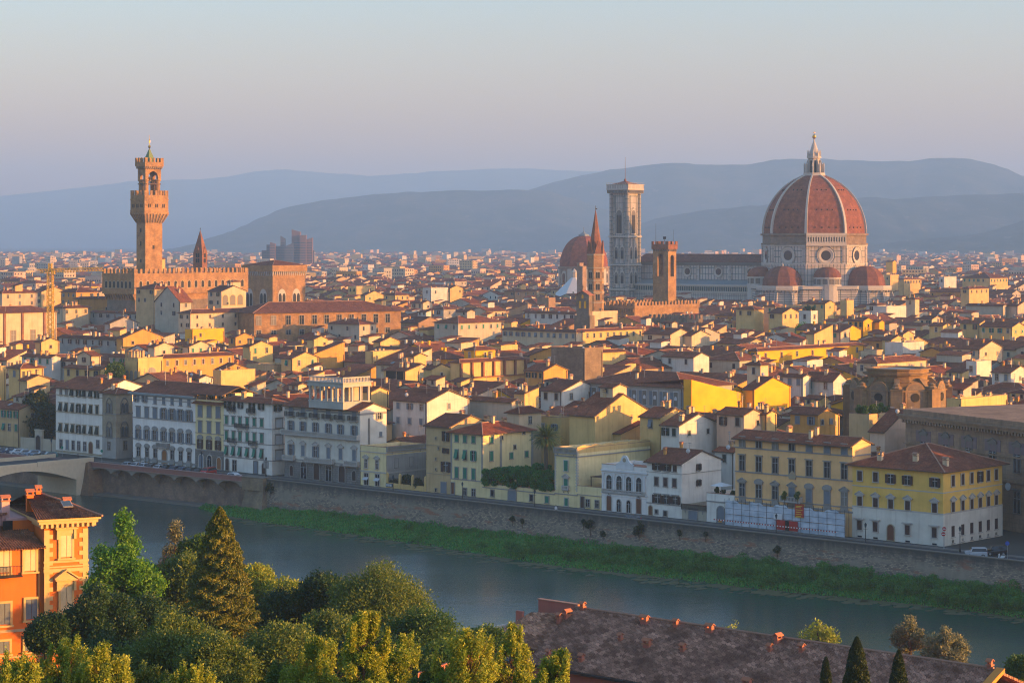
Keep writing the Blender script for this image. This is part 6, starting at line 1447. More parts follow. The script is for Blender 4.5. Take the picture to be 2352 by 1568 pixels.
# --- distant courthouse group
YD = 3600; zj = lambda py: Wz(py, YD)
CJ = thing('courthouse', 'distant cluster of red and grey slanted office towers in haze below the hills', 'office building', (Wx(667, YD), YD, 0), 0); FOOT.append((Wx(667,YD)*UX+YD*UY, Wx(667,YD)*VX+YD*VY, 30, 30))
PKm = plain('reddish_cladding', (.21,.12,.10)); GYm = plain('grey_cladding', (.10,.10,.12))
for (x0, x1, yt, sl_, mm, yy) in ((613,622,562,0,GYm,0),(622,634,558,4,PKm,-8),(634,648,565,0,GYm,5),(645,655,545,8,GYm,0),(655,675,562,-10,GYm,-6),(670,690,530,6,PKm,4),(690,704,540,0,PKm,-4),(704,718,548,-5,PKm,2),(600,720,575,0,GYm,12)):
    b = MB(); X0, X1 = Wx(x0,YD)-Wx(667,YD), Wx(x1,YD)-Wx(667,YD); zt_ = zj(yt)
    b.loft([[(X0,yy-6,0),(X1,yy-6,0),(X1,yy+8,0),(X0,yy+8,0)], [(X0,yy-6,zt_+sl_*.3),(X1,yy-6,zt_-sl_*.3),(X1,yy+8,zt_-sl_*.3),(X0,yy+8,zt_+sl_*.3)]]); b.build('block', mm, CJ)
    b = MB(); 
    for k in range(8):
        z = 20+k*4
        if z < zt_-3: b.box(X0+.4, X1-.4, yy-6.1, yy-6.01, z, z+1.2)
    if b.f: b.build('window_band', M['glassB'], CJ)
# --- tower crane
YK = 880; zK = lambda v: Wz(zy('a', v), YK); XK = Wx(115.5, YK)
KR = thing('tower_crane', 'yellow lattice tower crane standing among the roofs at the far left', 'crane', (XK, YK, 0), R(-8)); YM_ = plain('yellow_paint', (.75,.45,.04), .6)
def lattice(b, p, q, wd, nseg, r=.2, up=None):
    p, q = Vector(p), Vector(q); dv = (q-p).normalized(); up = Vector((0,0,1)) if abs(dv.z) < .9 else Vector((1,0,0))
    a = dv.cross(up).normalized(); c = dv.cross(a).normalized(); cs = [(a+c)*wd/2, (a-c)*wd/2, (-a-c)*wd/2, (-a+c)*wd/2]
    for k in cs: b.tube(p+k, q+k, r, r, 4)
    for i in range(nseg):
        A, B_ = p+(q-p)*(i/nseg), p+(q-p)*((i+1)/nseg)
        for j in range(4): b.tube(A+cs[j], B_+cs[(j+1) % 4], r*.6, r*.6, 3); b.tube(A+cs[j], A+cs[(j+1) % 4], r*.6, r*.6, 3)
b = MB(); lattice(b, (0,0,0), (0,0,zK(215)), 1.9, 22, .21); b.build('mast', YM_, KR)
b = MB(); lattice(b, (0,0,zK(215)), (0,0,zK(140)), 1.1, 5, .18); b.box(.6,2.0,-1,.4,zK(240),zK(205)); b.build('cab', YM_, KR)
b = MB(); lattice(b, (.5,0,zK(205)), (21,0,zK(205)+.5), 1.3, 16, .17); lattice(b, (-.5,0,zK(210)), (-5.5,0,zK(210)), 1.3, 4, .17); b.build('jib', YM_, KR)
b = MB(); b.tube((0,0,zK(135)), (16,0,zK(205)+1), .05, .05, 3); b.tube((0,0,zK(135)), (-5,0,zK(205)), .05, .05, 3); b.box(-5.6,-3.8,-.8,.8,zK(235),zK(208)); b.build('counterweight', M['stoneL'], KR)

VIS += [(246, 312, 748, 1000), (312, 560, 668, 1000), (560, 702, 672, 1120), (584, 920, 788, 930), (1380, 1457, 722, 1050), (1457, 1612, 729, 1050), (1588, 1800, 752, 960), (1735, 2030, 695, 1250), (1476, 1750, 688, 1290), (1395, 1476, 692, 1340), (1286, 1398, 655, 1590), (1290, 1350, 676, 1410), (1349, 1388, 712, 1050),
        (1498, 1554, 700, 1090), (1322, 1354, 738, 905), (2003, 2172, 934, 505), (1690, 1790, 764, 990), (104, 125, 760, 880)]
# ------------------------------------------------------------------ houses read one by one from the photograph
# region a (left middle)
H('a', -260, -60, 520, 600, 25, 'c', 'h', s=.3, rows=0, vis=14, info='long cream modern block with dark pilasters and solar panels'); LC = HOUSES[-1]
for f_ in (.17,.45,.80):
    q = MB(); q.box(LC['w'], LC['w']+.35, LC['d']*f_-.5, LC['d']*f_+.5, 0, LC['h']-.1); q.build('pilaster', M['brickR'], LC['o'])
for f_ in (.31,.62,.93): window(LC['o'], LC['d']*f_, LC['h']-12, 2.2, 5, 'f', 'q', 'sh_b', 'sand', 's', LC['w']+.05)
for a_, v_ in ((-.35,0),(.30,0)):
    pass
def panel(hd, fx, fy, w_, d_, mat='glassB', zf=None, n=5, name='solar_panel'):
    b = MB(); b.box(-w_/2, w_/2, -d_/2, d_/2, 0, .12, 1)
    for i in range(n): b.box(-w_/2+.08+i*w_/n, -w_/2+(i+1)*w_/n-.08, -d_/2+.08, d_/2-.08, .121, .16, 0)
    return b.mesh(name, [M[mat], M['metal']])
H('a', 510, 575, 825, 552, 24, 'c', 'h', vis=9, info='cream school with three tall windows', cols=1, sidew=3, rows=1)
H('a', 300, 380, 605, 400, 27, 'y', 'x'); H('a', 690, 725, 1025, 465, 27, 'o', 'h', info='ochre block with small arched dormers'); H('a', 560, 700, 900, 405, 28, 'o', 'h', tile='tile3')
H('a', -80, 20, 345, 415, 28, 'c', 'h', tile='tile3'); H('a', 830, 1290, 1310, 600, 22, 'g', 'x', cols=7, rows=1); H('a', 985, 1010, 1270, 690, 20, 'g', 'x')
H('a', 1425, 1655, 1765, 490, 24, 's', 'y', vis=15, Y=945, rows=2, cols=2, s=.75, info='tall pale gothic hall end with steep gable'); H('a', 1250, 1420, 1640, 375, 29, 'k', 'h', rows=2, Y=968, vis=10, info='pale altana tower with open loggia under a hip roof')
H('a', 1640, 1750, 2335, 600, 24, 'c', 'h', vis=9, rows=2, sidew=5, info='long cream palace with arched windows beside the brick wing'); H('a', 1910, 2035, 2260, 395, 30, 'c', 'x', Y=955, info='plain block with three blind arches'); q_ = HOUSES[-1]
for i in range(3): openings(q_['o'], q_['w'], q_['d'], [('s', q_['d']*(i+.5)/3.3, q_['h']-6, 3.0, 4.4, True)], 'curtain', 'w_y')
H('a', 1415, 1495, 2150, 1010, 19, 'o', 'h', sidew=8, rows=1, sh='sh_b', info='long orange house with a row of brown shutters')
H('a', 1148, 1270, 1495, 1035, 20, 'y', 't', rows=0, sidew=False, info='yellow terrace house with tall arches and stubby chimneys along its parapet'); q_ = HOUSES[-1]
openings(q_['o'], q_['w'], q_['d'], [('f', q_['w']*(i+.5)/3, q_['h']-7, 1.4, 4.2, True) for i in range(3)]+[('s', q_['d']*.55, q_['h']-7, 3.2, 5, True)], 'stone', 'w_y')
for i in range(7): link('chimney', CH[i % 3], q_['o'], ((i % 4)*q_['w']/4+.6, .3 if i < 4 else q_['d']*.4, q_['h']+1.2))
H('a', 590, 925, 985, 1110, 17, 'y', 'x', cols=4, rows=1, sh='sh_b'); H('a', 80, 190, 400, 1105, 18, 'y', 'h', rows=1, sidew=False); H('a', 185, 250, 460, 1210, 15, 'k', 'x', rows=1, sidew=False)
H('a', -120, -40, 55, 1110, 17, 'y', 't'); H('a', -80, 55, 222, 1195, 14, 'w', 'x', cols=3, rows=2, sh='sh_u'); H('a', 330, 380, 545, 858, 20, 'y', 'x', rows=1)
H('a', 540, 1105, 1130, 838, 20, 'g', 'x', rows=1, cols=8, sh='sh_b'); H('a', 1105, 1130, 1495, 822, 21, 'o', 'x', rows=1); H('a', 1390, 1420, 1600, 905, 19, 'c', 'x')
H('a', 1710, 1740, 1950, 900, 19, 'c', 'x', sh='sh_g', sidew=3, rows=1); H('a', 1700, 1770, 2060, 765, 20, 'Y', 't', rows=1); H('a', 2100, 2165, 2330, 815, 19, 'o', 'x')
H('a', 200, 470, 492, 1000, 18, 'w', 'x', cols=4, rows=1); H('a', 545, 700, 722, 1032, 17, 'w', 'x', cols=2, rows=1); H('a', 710, 840, 868, 985, 19, 'c', 'y', cols=1, rows=1)
H('a', 1640, 1830, 1955, 1195, 15.5, 'w', 'x', cols=3, rows=1, sh='sh_u', sidew=False); H('a', 2005, 2030, 2345, 1150, 16.5, 'y', 't', rows=0, sidew=False); H('a', 1990, 2060, 2270, 1108, 17.5, 'o', 'x', rows=0)
H('a', 1010, 1240, 1290, 1000, 18, 'g', 'x', cols=3, rows=1)
H('e', -110, 178, 190, 447, 10, 'k', 'x', Y=592, rows=2, cols=5, sh='sh_g', vis=9, info='two storey ochre house behind the dark quay tree at the left edge')
P_a, P_b = (Wx(47,586), 586), (Wx(128,578), 578); Lq = math.dist(P_a, P_b); aq = math.atan2(P_b[1]-P_a[1], P_b[0]-P_a[0]); o = thing('garden_wall', 'grey garden wall with an arched gate under the dark quay tree', 'garden wall', (P_a[0], P_a[1], 0), aq)
b = MB(); b.box(0, Lq, 0, .4, 0, 3.2); b.box(Lq*.42, Lq*.62, -.15, .5, 0, 5.2); b.box(Lq*.41, Lq*.63, -.25, .6, 5.2, 5.5); b.build('wall', M['w_s'], o); window(o, Lq*.52, .1, 1.6, 3.9, 'r', 'D', 'iron', 'stone', 'f', -.17, 'gate')
# region b
H('b', 55, 90, 300, 900, 19, 'y', 'x', sh='sh_g', sidew=2, rows=1); H('b', 630, 680, 805, 835, 20, 'y', 'x', rows=1); H('b', 590, 640, 960, 985, 17, 'o', 'p', rows=0, sidew=False, info='bright orange wedge shaped wall'); H('b', 380, 480, 720, 1010, 17, 'y', 'x', sh='sh_g', rows=1, sidew=1)
H('b', 2060, 2165, 2345, 938, 19, 'Y', 'h', rows=1, sidew=1); H('b', 1205, 1222, 1560, 972, 18, 'y', 't', rows=0, sidew=False); H('b', 1570, 1600, 1712, 990, 18, 'y', 'x', rows=1); H('b', 1250, 1620, 1705, 1080, 16, 'c', 'x', rows=1, cols=3)
H('b', 1715, 1762, 1945, 1108, 16, 'y', 'x', rows=1); H('b', 1320, 1520, 1650, 1125, 17, 'y', 'p', rows=0, sidew=1, info='ochre tower house with an open covered balcony'); q_ = HOUSES[-1]
b = MB(); b.box(1.0, q_['w']-.8, -.06, .0, q_['h']-4.2, q_['h']-.4); b.build('loggia_opening', M['dark'], q_['o']); b = MB(); b.box(q_['w']*.6, q_['w']*.6+.2, -.3, -.1, q_['h']-4.2, q_['h']); b.box(.9, q_['w']-.7, -.8, -.06, q_['h']-4.4, q_['h']-4.2); b.build('balcony', M['sand'], q_['o'])
H('b', 1230, 1290, 1470, 858, 19, 'y', 'x', rows=1); H('b', 1320, 1425, 1555, 432, 24, 'y', 'h', rows=1, sidew=3); H('b', 1125, 1150, 1320, 432, 25, 'y', 'x', rows=1); H('b', 1680, 1755, 1912, 378, 26, 'w', 't', rows=1); H('b', 1915, 1930, 2050, 370, 26, 'y', 'x', rows=1)
H('b', 1055, 1070, 1240, 362, 26, 'y', 't', rows=1); H('b', 1570, 1680, 1770, 503, 23, 'c', 'x', rows=1); H('b', 1780, 1870, 1980, 562, 22, 'g', 'h', rows=1); H('b', 1478, 1640, 1850, 683, 20, 'b', 'x', rows=0, sidew=False, wc_='b') if False else H('b', 1478, 1640, 1850, 683, 20, 'b', 'x', rows=0, sidew=False)
H('c', -420, -200, 195, 690, 22, 's', 'h', rows=1, sidew=6, info='long beige museum wing with small windows', vis=7); H('c', 205, 885, 925, 773, 21, 'c', 'h', rows=1, cols=12, sidew=False, info='long shaded corridor wing with a row of twelve small windows', vis=6); H('c', 850, 893, 1500, 768, 21, 'y', 'h', rows=1, cols=1, sidew=10, info='long sunlit pale yellow corridor wing with ten small windows', vis=5)
# region c
H('c', 222, 322, 520, 398, 24, 'b', 'h', rows=1, sidew=3); H('c', 525, 630, 693, 470, 23, 'b', 't', rows=0); H('c', 415, 880, 900, 600, 23, 'w', 'x', rows=1, cols=7, sidew=False, info='white hall with square clerestory windows')
H('c', 1000, 1020, 1265, 600, 23, 'c', 't', rows=0); H('c', 655, 962, 975, 945, 22, 'brickD', 't', vis=8, rows=0, sidew=False, info='windowless grey brick block')
H('c', 1675, 1962, 2105, 1000, 18, 'w', 'x', rows=1, cols=2); H('c', 1500, 1750, 1935, 790, 21, 'c', 'x', rows=1, cols=2, sidew=False); H('c', 1900, 1945, 2110, 800, 20.5, 'c', 'x', rows=0, sidew=1); H('c', 980, 1045, 1340, 962, 19, 'y', 'h', rows=0)
H('c', 415, 585, 805, 1125, 17.5, 'o', 'x', rows=1, cols=3, sidew=False); H('c', -260, -190, 420, 1052, 19, 'y', 'h', rows=0, sidew=False, info='yellow house with an open pillared loggia under its eaves'); q_ = HOUSES[-1]
b = MB(); b.box(q_['w'], q_['w']+.08, 1, q_['d']-1, q_['h']-4.3, q_['h']-.3); b.build('loggia_wall', M['w_y'], q_['o']); b = MB()
for i in range(7): y = .4+(q_['d']-.8)*i/6; b.box(q_['w']+.08, q_['w']+.7, y-.3, y+.3, q_['h']-4.3, q_['h']-.2)
b.box(q_['w']+.08, q_['w']+.9, 0, q_['d'], q_['h']-4.6, q_['h']-4.3); b.build('loggia_pillars', M['brickR'], q_['o'])
H('c', 930, 1865, 2330, 1285, 17.5, 'g', 'h', rows=0, sidew=False, info='long grey palace with painted white framed panels and a plain roof', s=.28, vis=8); q_ = HOUSES[-1]
for i in range(10):
    x = q_['w']*(i+.5)/10; window(q_['o'], x+1.4, q_['h']-4.6, .9, 3.4, 'n', 'c', 'sh_u', 'stone', 'f', -.03)
    b = MB(); b.box(-.8,.8,-.05,0,0,3.9,0); b.box(-.68,.68,-.07,-.051,.15,3.75,1); b.arch(-.4,.4,2.2,-.09,-.071,rise=.5,m=0,z0=1.7); b.lathe([(.3,0),(.3,.01)],8,0,0); link('painted_panel', b.mesh('painted_panel', [M['sh_w'], M['stoneD']]), q_['o'], (x-.6, -.02, q_['h']-4.9))
Yy = q_['o'].location.y+UY*q_['w']-.4; X0, kk = Wx(1570, Yy), (1709-CX)/FP; dy = (kk*Yy-X0)/(VX-kk*VY); z0, z1, z2 = Wz(871, Yy), Wz(872, Yy+1.2), Wz(907, Yy+dy*VY)
yw_ = thing('yellow_end_house', 'bright lemon yellow end wall with a sloping top beside the palace with painted panels', 'house', (X0-2.5*UX, Yy-2.5*UY, 0), THETA); HOUSES.append(dict(o=yw_, px=1640, py=890, wc='Y', kind='p', w=3, d=dy, h=z0, info='bright lemon yellow end wall with a sloping top beside the painted palace'))
b = MB(); b.poly_y([(0,0),(dy,0),(dy,z2),(0,z0)], -2.5, 0); e = b.build('wall', M['w_Y'], yw_); e.rotation_euler = (0,0,R(90)); e.location = (2.5, 0, 0)
b = MB(); b.slab([(-14,dy+.2,z2-1.5),(2.0,dy+.2,z2+.1),(2.0,1.5,z0),(-14,1.5,z0-1.6)], .2); b.build('roof', M['tile'], yw_); VIS.append((1570, 1709, 930, Yy)); take((X0-2.5*UX, Yy-2.5*UY), 3, dy, THETA)
H('c', 340, 410, 540, 1330, 16, 'y', 'p', rows=1); H('c', 560, 750, 1090, 1310, 16, 'w', 'x', rows=1, cols=2, sidew=1)
H('g', 1410, 1645, 2150, 505, 17, 'y', 'x', s=.45, rows=0, sidew=2, info='tall lemon gable wall with two small windows'); H('g', 905, 948, 1152, 490, 16.5, 'c', 'h', s=.55, rows=1, sidew=1, tile='tile3', info='square cream tower house with a steep pyramid roof')
H('f', 1700, 2012, 2400, 378, 16.5, 'w', 'x', vis=9, rows=2, cols=3, sh='sh_u', sidew=1); H('f', 1495, 1500, 1660, 285, 18, 'y', 'x', tile='tile3', rows=0)
H('g', 1000, 1330, 1440, 560, 14.5, 'y', 't', rows=1, cols=3, sh='sh_u'); H('g', 300, 880, 900, 380, 16, 's', 'x', rows=0)
H('h', 735, 920, 1190, 152, 17, 'y', 'x', rows=1, cols=1); H('h', 930, 1095, 1440, 228, 16, 'w', 'x', rows=1, cols=2, sh='sh_d'); H('h', 1440, 1690, 1862, 132, 18, 'p', 'x', rows=1, cols=2); H('h', 1862, 1900, 1978, 120, 18, 'y', 'x', rows=1)
H('h', 1420, 1600, 1700, 470, 11, 'w', 'x', rows=1, cols=1); H('h', 480, 560, 775, 300, 13, 'y', 'p', rows=0)
H('h', 1100, 1230, 1480, 330, 13, 'c', 't', rows=1, sh='sh_g', info='patched cream back houses hung with scaffolding and pipes')
H('i', 205, 460, 620, 125, 17, 'o', 'x', rows=1, cols=2, sh='sh_u'); H('i', 945, 1072, 1455, 280, 15.5, 'p', 'x', s=.5, rows=0, sidew=1); H('i', 745, 930, 1240, 165, 17, 'k', 't', rows=0, info='ochre house with a planted roof garden'); RG = HOUSES[-1]
H('i', 280, 465, 480, 150, 15.5, 'y', 'x', rows=1, cols=1, sh='sh_u')
# region d
H('d', 100, 175, 1045, 840, 18.5, 'Y', 'h', rows=1, sidew=7, sh='sh_b', info='long yellow house with seven brown shuttered windows'); H('d', 90, 200, 247, 955, 21, 'c', 'h', s=.5, rows=1, cols=1, sidew=1, info='slim cream tower with a small tiled cap')
H('d', 330, 548, 565, 1048, 17, 'w', 'x', rows=1, cols=3, sh='sh_u'); H('d', 548, 795, 905, 1080, 16, 'w', 'x', s=.6, rows=1, cols=2, sh='sh_g'); H('d', 805, 1068, 1078, 1108, 15, 'o', 't', rows=1, cols=2, sh='sh_w')
H('d', 55, 150, 447, 1150, 16.5, 'Y', 'x', rows=0, sidew=1, s=.35); H('d', -170, -60, 65, 1160, 16, 'Y', 'x', rows=0)
H('d', 985, 1155, 1560, 940, 18, 'c', 'h', rows=1, cols=2, sh='sh_u'); H('d', 915, 1040, 1120, 592, 23, 'Y', 'x', rows=1, cols=3, sh='sh_d'); H('d', 512, 612, 666, 528, 25, 'w', 't', rows=1, cols=1, info='white cube house with a green roof terrace'); TG = HOUSES[-1]
H('d', 228, 322, 370, 478, 26, 'c', 'h', rows=1, cols=1); H('d', 0, 148, 226, 502, 25, 'y', 'h', rows=1, cols=2); H('d', 370, 380, 516, 528, 24, 'y', 'x', rows=1, sidew=3); H('d', 560, 728, 810, 452, 26, 'y', 'x', rows=1, cols=3); H('d', 853, 905, 962, 440, 26, 'y', 't', rows=1)
H('d', 1065, 1150, 1225, 465, 25, 'w', 'h', rows=1, cols=1); H('d', 1225, 1230, 1390, 490, 24, 'w', 't', rows=0); H('d', 1385, 1462, 1497, 418, 27, 'c', 'h', rows=1, cols=1); H('d', 1835, 1905, 2065, 332, 27, 'y', 'h', rows=1, sidew=4)
H('d', 1495, 1600, 1682, 578, 22.5, 'c', 'x', rows=1, cols=2, sh='sh_d'); H('d', 1580, 1690, 1762, 632, 21.5, 'y', 'x', rows=1, cols=1); H('d', 1830, 1990, 2062, 612, 22, 'y', 'x', rows=1, cols=2, sh='sh_d'); H('d', 1990, 2255, 2365, 642, 21.5, 'y', 'x', rows=1, cols=4, sh='sh_g')
H('d', 1770, 1990, 2182, 822, 18.5, 'c', 'x', rows=1, cols=2); H('d', 1880, 1965, 2085, 945, 17.5, 'w', 't', rows=1, cols=1); H('d', 2090, 2245, 2400, 1012, 17, 'w', 'x', rows=1, cols=2); H('d', 588, 640, 790, 695, 21, 'y', 'p', rows=0)
H('d', 765, 855, 932, 682, 21, 'c', 'p', rows=1, cols=1); H('d', 1340, 1365, 1450, 700, 20.5, 'y', 'x', rows=1); H('d', 1195, 1270, 1380, 745, 20, 'y', 'x', rows=1, sh='sh_b'); H('d', 1130, 1170, 1195, 600, 22.5, 'Y', 'x', rows=0)
H('d', 1210, 1260, 1330, 228, 30, 'y', 't', rows=1); H('d', 1335, 1370, 1510, 255, 29, 'y', 'h', rows=1, sidew=6); H('d', 1850, 2075, 2220, 245, 29, 'y', 'h', rows=1, sidew=6); H('d', 1225, 1280, 1310, 110, 32, 'Y', 'x', rows=0)
H('d', 1660, 1700, 1800, 245, 30, 'w', 't', rows=1); H('d', 2200, 2300, 2400, 470, 24, 'p', 'x', rows=0, tile='tile3'); H('d', 1880, 2180, 2200, 470, 24, 's', 'x', rows=0, tile='tile3')
H('d', 1730, 1840, 2215, 1262, 13, 'y', 't', rows=0, sidew=False, Y=470); H('d', 1355, 1362, 1535, 790, 19, 'w', 't', rows=0, sidew=False, info='building wrapped in white scaffold sheeting')
N_EXPL = len(HOUSES)
print('explicit', N_EXPL)

# ------------------------------------------------------------------ the streets between: more houses on the same street grid
rf = random.Random(21)
wcs = ['c','y','s','c','y','s','o','k','k','c','k','p','s','k','w','Y','g','b','s','o','p']
cells = []
a0, a1, b0, b1 = -1500, 700, 250, 1900
u_ = a0
while u_ < a1:
    v_ = b0
    while v_ < b1:
        cx, cy = u_*UX+v_*VX, u_*UY+v_*VY
        if cy > 420 and abs(cx) < .232*cy+25:
            px = CX+FP*cx/cy
            if cy > Yfront(min(max(px, -150), 2500))+26: cells.append((cy, cx, u_, v_))
        v_ += 11.5
    u_ += 10.5
cells.sort()
far_cells = []
NEAR_LIMIT = 292-len(FRONT)-N_EXPL
nn_ = 0
for cy, cx, u_, v_ in cells:
    w = rf.choice((rf.uniform(9,15), rf.uniform(12,24))); d = rf.uniform(10, 17); cx += rf.uniform(-2.5, 2.5); cy += rf.uniform(-2.5, 2.5)
    if not free(cx, cy, w/2, d/2, .71): continue
    if rf.random() < .03: continue
    h = rf.uniform(10, 14.5) if cy < 700 else rf.uniform(12, 19)
    if rf.random() < .08: h += 4
    yn = cy-.55*(w+d)*.7; pl, pr = CX+FP*(cx-.5*(w+d)*.72)/cy-1, CX+FP*(cx+.5*(w+d)*.72)/cy+1
    for (a_, b_, pb, Yv) in VIS:
        if cy < Yv-1 and pr > a_ and pl < b_: h = min(h, Wz(pb, yn)-2.4)
    if h < 4.5: continue
    rz = THETA+R(rf.gauss(0, 5))+(R(12) if math.sin(u_*.011+v_*.007) > .5 else 0)
    kind = rf.choice('xxyyyhhhpt'); wc = rf.choice(wcs)
    C = (cx-math.cos(rz)*w/2+math.sin(rz)*d/2, cy-math.sin(rz)*w/2-math.cos(rz)*d/2)
    if nn_ < NEAR_LIMIT:
        house(C, w, d, h, rz, kind, wc, tile=rf.choice(('tile','tile','tile2','tile3')), gear=1); nn_ += 1
    else:
        take(C, w, d, rz); far_cells.append((C, w, d, h, rz, kind, wc))
# everything beyond: one mass of town
WK = ['c','y','w','s','o','k','p','Y','g','b']
FM = [M['w_'+k] for k in WK]+[M['tile'], M['tile2'], M['tile3'], M['ridge'], M['fascia'], M['terra'], M['sh_b'], M['glassB'], M['w_c']]
iT, iR, iF, iTe, iS, iG = 10, 13, 14, 15, 16, 17
big = MB()
def farhouse(big, C, w, d, h, rz, kind, wc, rn, detail=True):
    b = MB(); wi = WK.index(wc) if wc in WK else 0; ti = rn.choice((10,10,11,12))
    b.prism([(0,0),(w,0),(w,d),(0,d)], 0, h-.02, wi)
    rb, wall, zf = roof_mb(kind, w, d, h, .32, .5)
    mp = {0: ti, 1: iR, 2: iF, 3: iTe, 4: wi}
    rb.m = [mp[m] for m in rb.m]
    for f in wall: b.face(f, wi)
    b.add(rb, Matrix.Identity(4))
    if detail:
        for sd_, L in (('f', w), ('s', d)):
            n = max(1, int(L/3.6))
            for r_ in range(2):
                z = h-2.6-r_*3.4
                if z < 3: break
                for i in range(n):
                    if rn.random() < .25: continue
                    c = L*(i+.5)/n; m = rn.choice((iS, iG, iS))
                    if sd_ == 'f': b.face([(c-.5,-.06,z),(c+.5,-.06,z),(c+.5,-.06,z+1.6),(c-.5,-.06,z+1.6)], m)
                    else: b.face([(w+.06,c-.5,z),(w+.06,c+.5,z),(w+.06,c+.5,z+1.6),(w+.06,c-.5,z+1.6)], m)
        if kind != 't':
            for _ in range(2): x, y = rn.uniform(.2,.8)*w, rn.uniform(.2,.8)*d; z = zf(x,y); b.box(x-.35,x+.35,y-.35,y+.35,z-.5,z+1.3,wi)
        if kind != 't' and rn.random() < .4 and w > 6.5 and d > 6.5:
            aw, ad = rn.uniform(2.6, w*.5), rn.uniform(2.6, d*.5); ax, ay = rn.uniform(.1,.5)*w, rn.uniform(.3,.5)*d; zt_ = zf(ax+aw/2, ay)+rn.uniform(1.2,2.4); wj = rn.choice((0,1,2,3))
            b.box(ax, ax+aw, ay, ay+ad, h-.3, zt_, wj); b.slab([(ax-.3,ay-.4,zt_-.1),(ax+aw+.3,ay-.4,zt_-.1),(ax+aw+.3,ay+ad+.3,zt_+.9),(ax-.3,ay+ad+.3,zt_+.9)], .15, ti)
    big.add(b, Matrix.Translation((C[0], C[1], 0)) @ Matrix.Rotation(rz, 4, 'Z'))
for C, w, d, h, rz, kind, wc in far_cells: farhouse(big, C, w, d, h, rz, kind, wc, rf)
print('named fill', nn_, 'mass', len(far_cells))
# farther out: looser blocks, modern slabs among them
rd_ = random.Random(5); Y = 1500
nb = 0
while Y < 6800:
    step = 14+(Y-1500)*.0056
    x = -.24*Y
    while x < .24*Y:
        X = x+rd_.uniform(-.4,.4)*step; yy = Y+rd_.uniform(-.4,.4)*step
        px, = (CX+FP*X/yy,)
        ok = free(X, yy, 6, 6, 1.0)
        park = (1120 < px < 1290 and 2050 < yy < 2900) or rd_.random() < .06+.10*(Y > 3000)
        if ok and not park:
            mod = yy > 1750 and rd_.random() < .055
            w = rd_.uniform(9, 16)*(1+(Y-1500)/11000); d = rd_.uniform(9, 15)*(1+(Y-1500)/11000)
            if mod:
                h = rd_.uniform(16, 27); w = rd_.uniform(9, 24); d = rd_.uniform(9, 13); kind = 't'
            else: h = rd_.uniform(8, 17); kind = rd_.choice('xxhhyt')
            rz = THETA+R(rd_.choice((0,0,0,15,30,-12,45)))+R(rd_.gauss(0,5)); wc = rd_.choice(('c','y','s','c','w','o','p','k','s','g'))
            b = MB(); wi = WK.index(wc)
            Cx, Cy = X, yy
            if kind == 't': b.prism([(0,0),(w,0),(w,d),(0,d)], 0, h, wi, rd_.choice((iTe, 10, 4, 11)))
            else:
                b.prism([(0,0),(w,0),(w,d),(0,d)], 0, h, wi); ti = rd_.choice((10,11,12)); o = .6
                if kind == 'y':
                    r_ = w*.16; b.face([(w+o,-o,h),(w+o,d+o,h),(w/2,d+o,h+r_),(w/2,-o,h+r_)], ti); b.face([(-o,d+o,h),(-o,-o,h),(w/2,-o,h+r_),(w/2,d+o,h+r_)], ti); b.face([(0,0,h),(w,0,h),(w/2,0,h+r_)], wi)
                else:
                    r_ = d*.16; q = 0 if kind == 'x' else min(w,d)*.45
                    b.face([(-o,-o,h),(w+o,-o,h),(w+o-q,d/2,h+r_),(-o+q,d/2,h+r_)], ti); b.face([(w+o,d+o,h),(-o,d+o,h),(-o+q,d/2,h+r_),(w+o-q,d/2,h+r_)], ti)
                    if q: b.face([(w+o,-o,h),(w+o,d+o,h),(w+o-q,d/2,h+r_)], ti)
                    else: b.face([(w,0,h),(w,d,h),(w,d/2,h+r_)], wi)
            nf = int(h/3.3)
            for r2_ in range(nf):
                z = 1.2+r2_*3.3
                if yy < 2700 and not mod:
                    if r2_ < nf-2: continue
                    for sd_, L in (('f', w), ('s', d)):
                        for i in range(int(L/3.8)):
                            c = 1.9+i*3.8
                            if sd_ == 'f': b.face([(c-.6,-.1,z),(c+.6,-.1,z),(c+.6,-.1,z+1.6),(c-.6,-.1,z+1.6)], iS)
                            else: b.face([(w+.1,c-.6,z),(w+.1,c+.6,z),(w+.1,c+.6,z+1.6),(w+.1,c-.6,z+1.6)], iS)
                elif mod and yy < 3600:
                    for sd_, L in (('f', w), ('s', d)):
                        for i in range(int(L/3.0)):
                            c = 1.5+i*3.0
                            if sd_ == 'f': b.face([(c-.65,-.1,z),(c+.65,-.1,z),(c+.65,-.1,z+1.5),(c-.65,-.1,z+1.5)], iS)
                            else: b.face([(w+.1,c-.65,z),(w+.1,c+.65,z),(w+.1,c+.65,z+1.5),(w+.1,c-.65,z+1.5)], iS)
            big.add(b, Matrix.Translation((Cx, Cy, 0)) @ Matrix.Rotation(rz, 4, 'Z')); nb += 1
        x += step
    Y += step*1.15
print('far blocks', nb, 'faces', len(big.f))
o = big.build('distant_town', FM); tag(o, kind='stuff', label='mass of distant tiled roofs and pale housing blocks stretching to the hills', cat='distant houses')
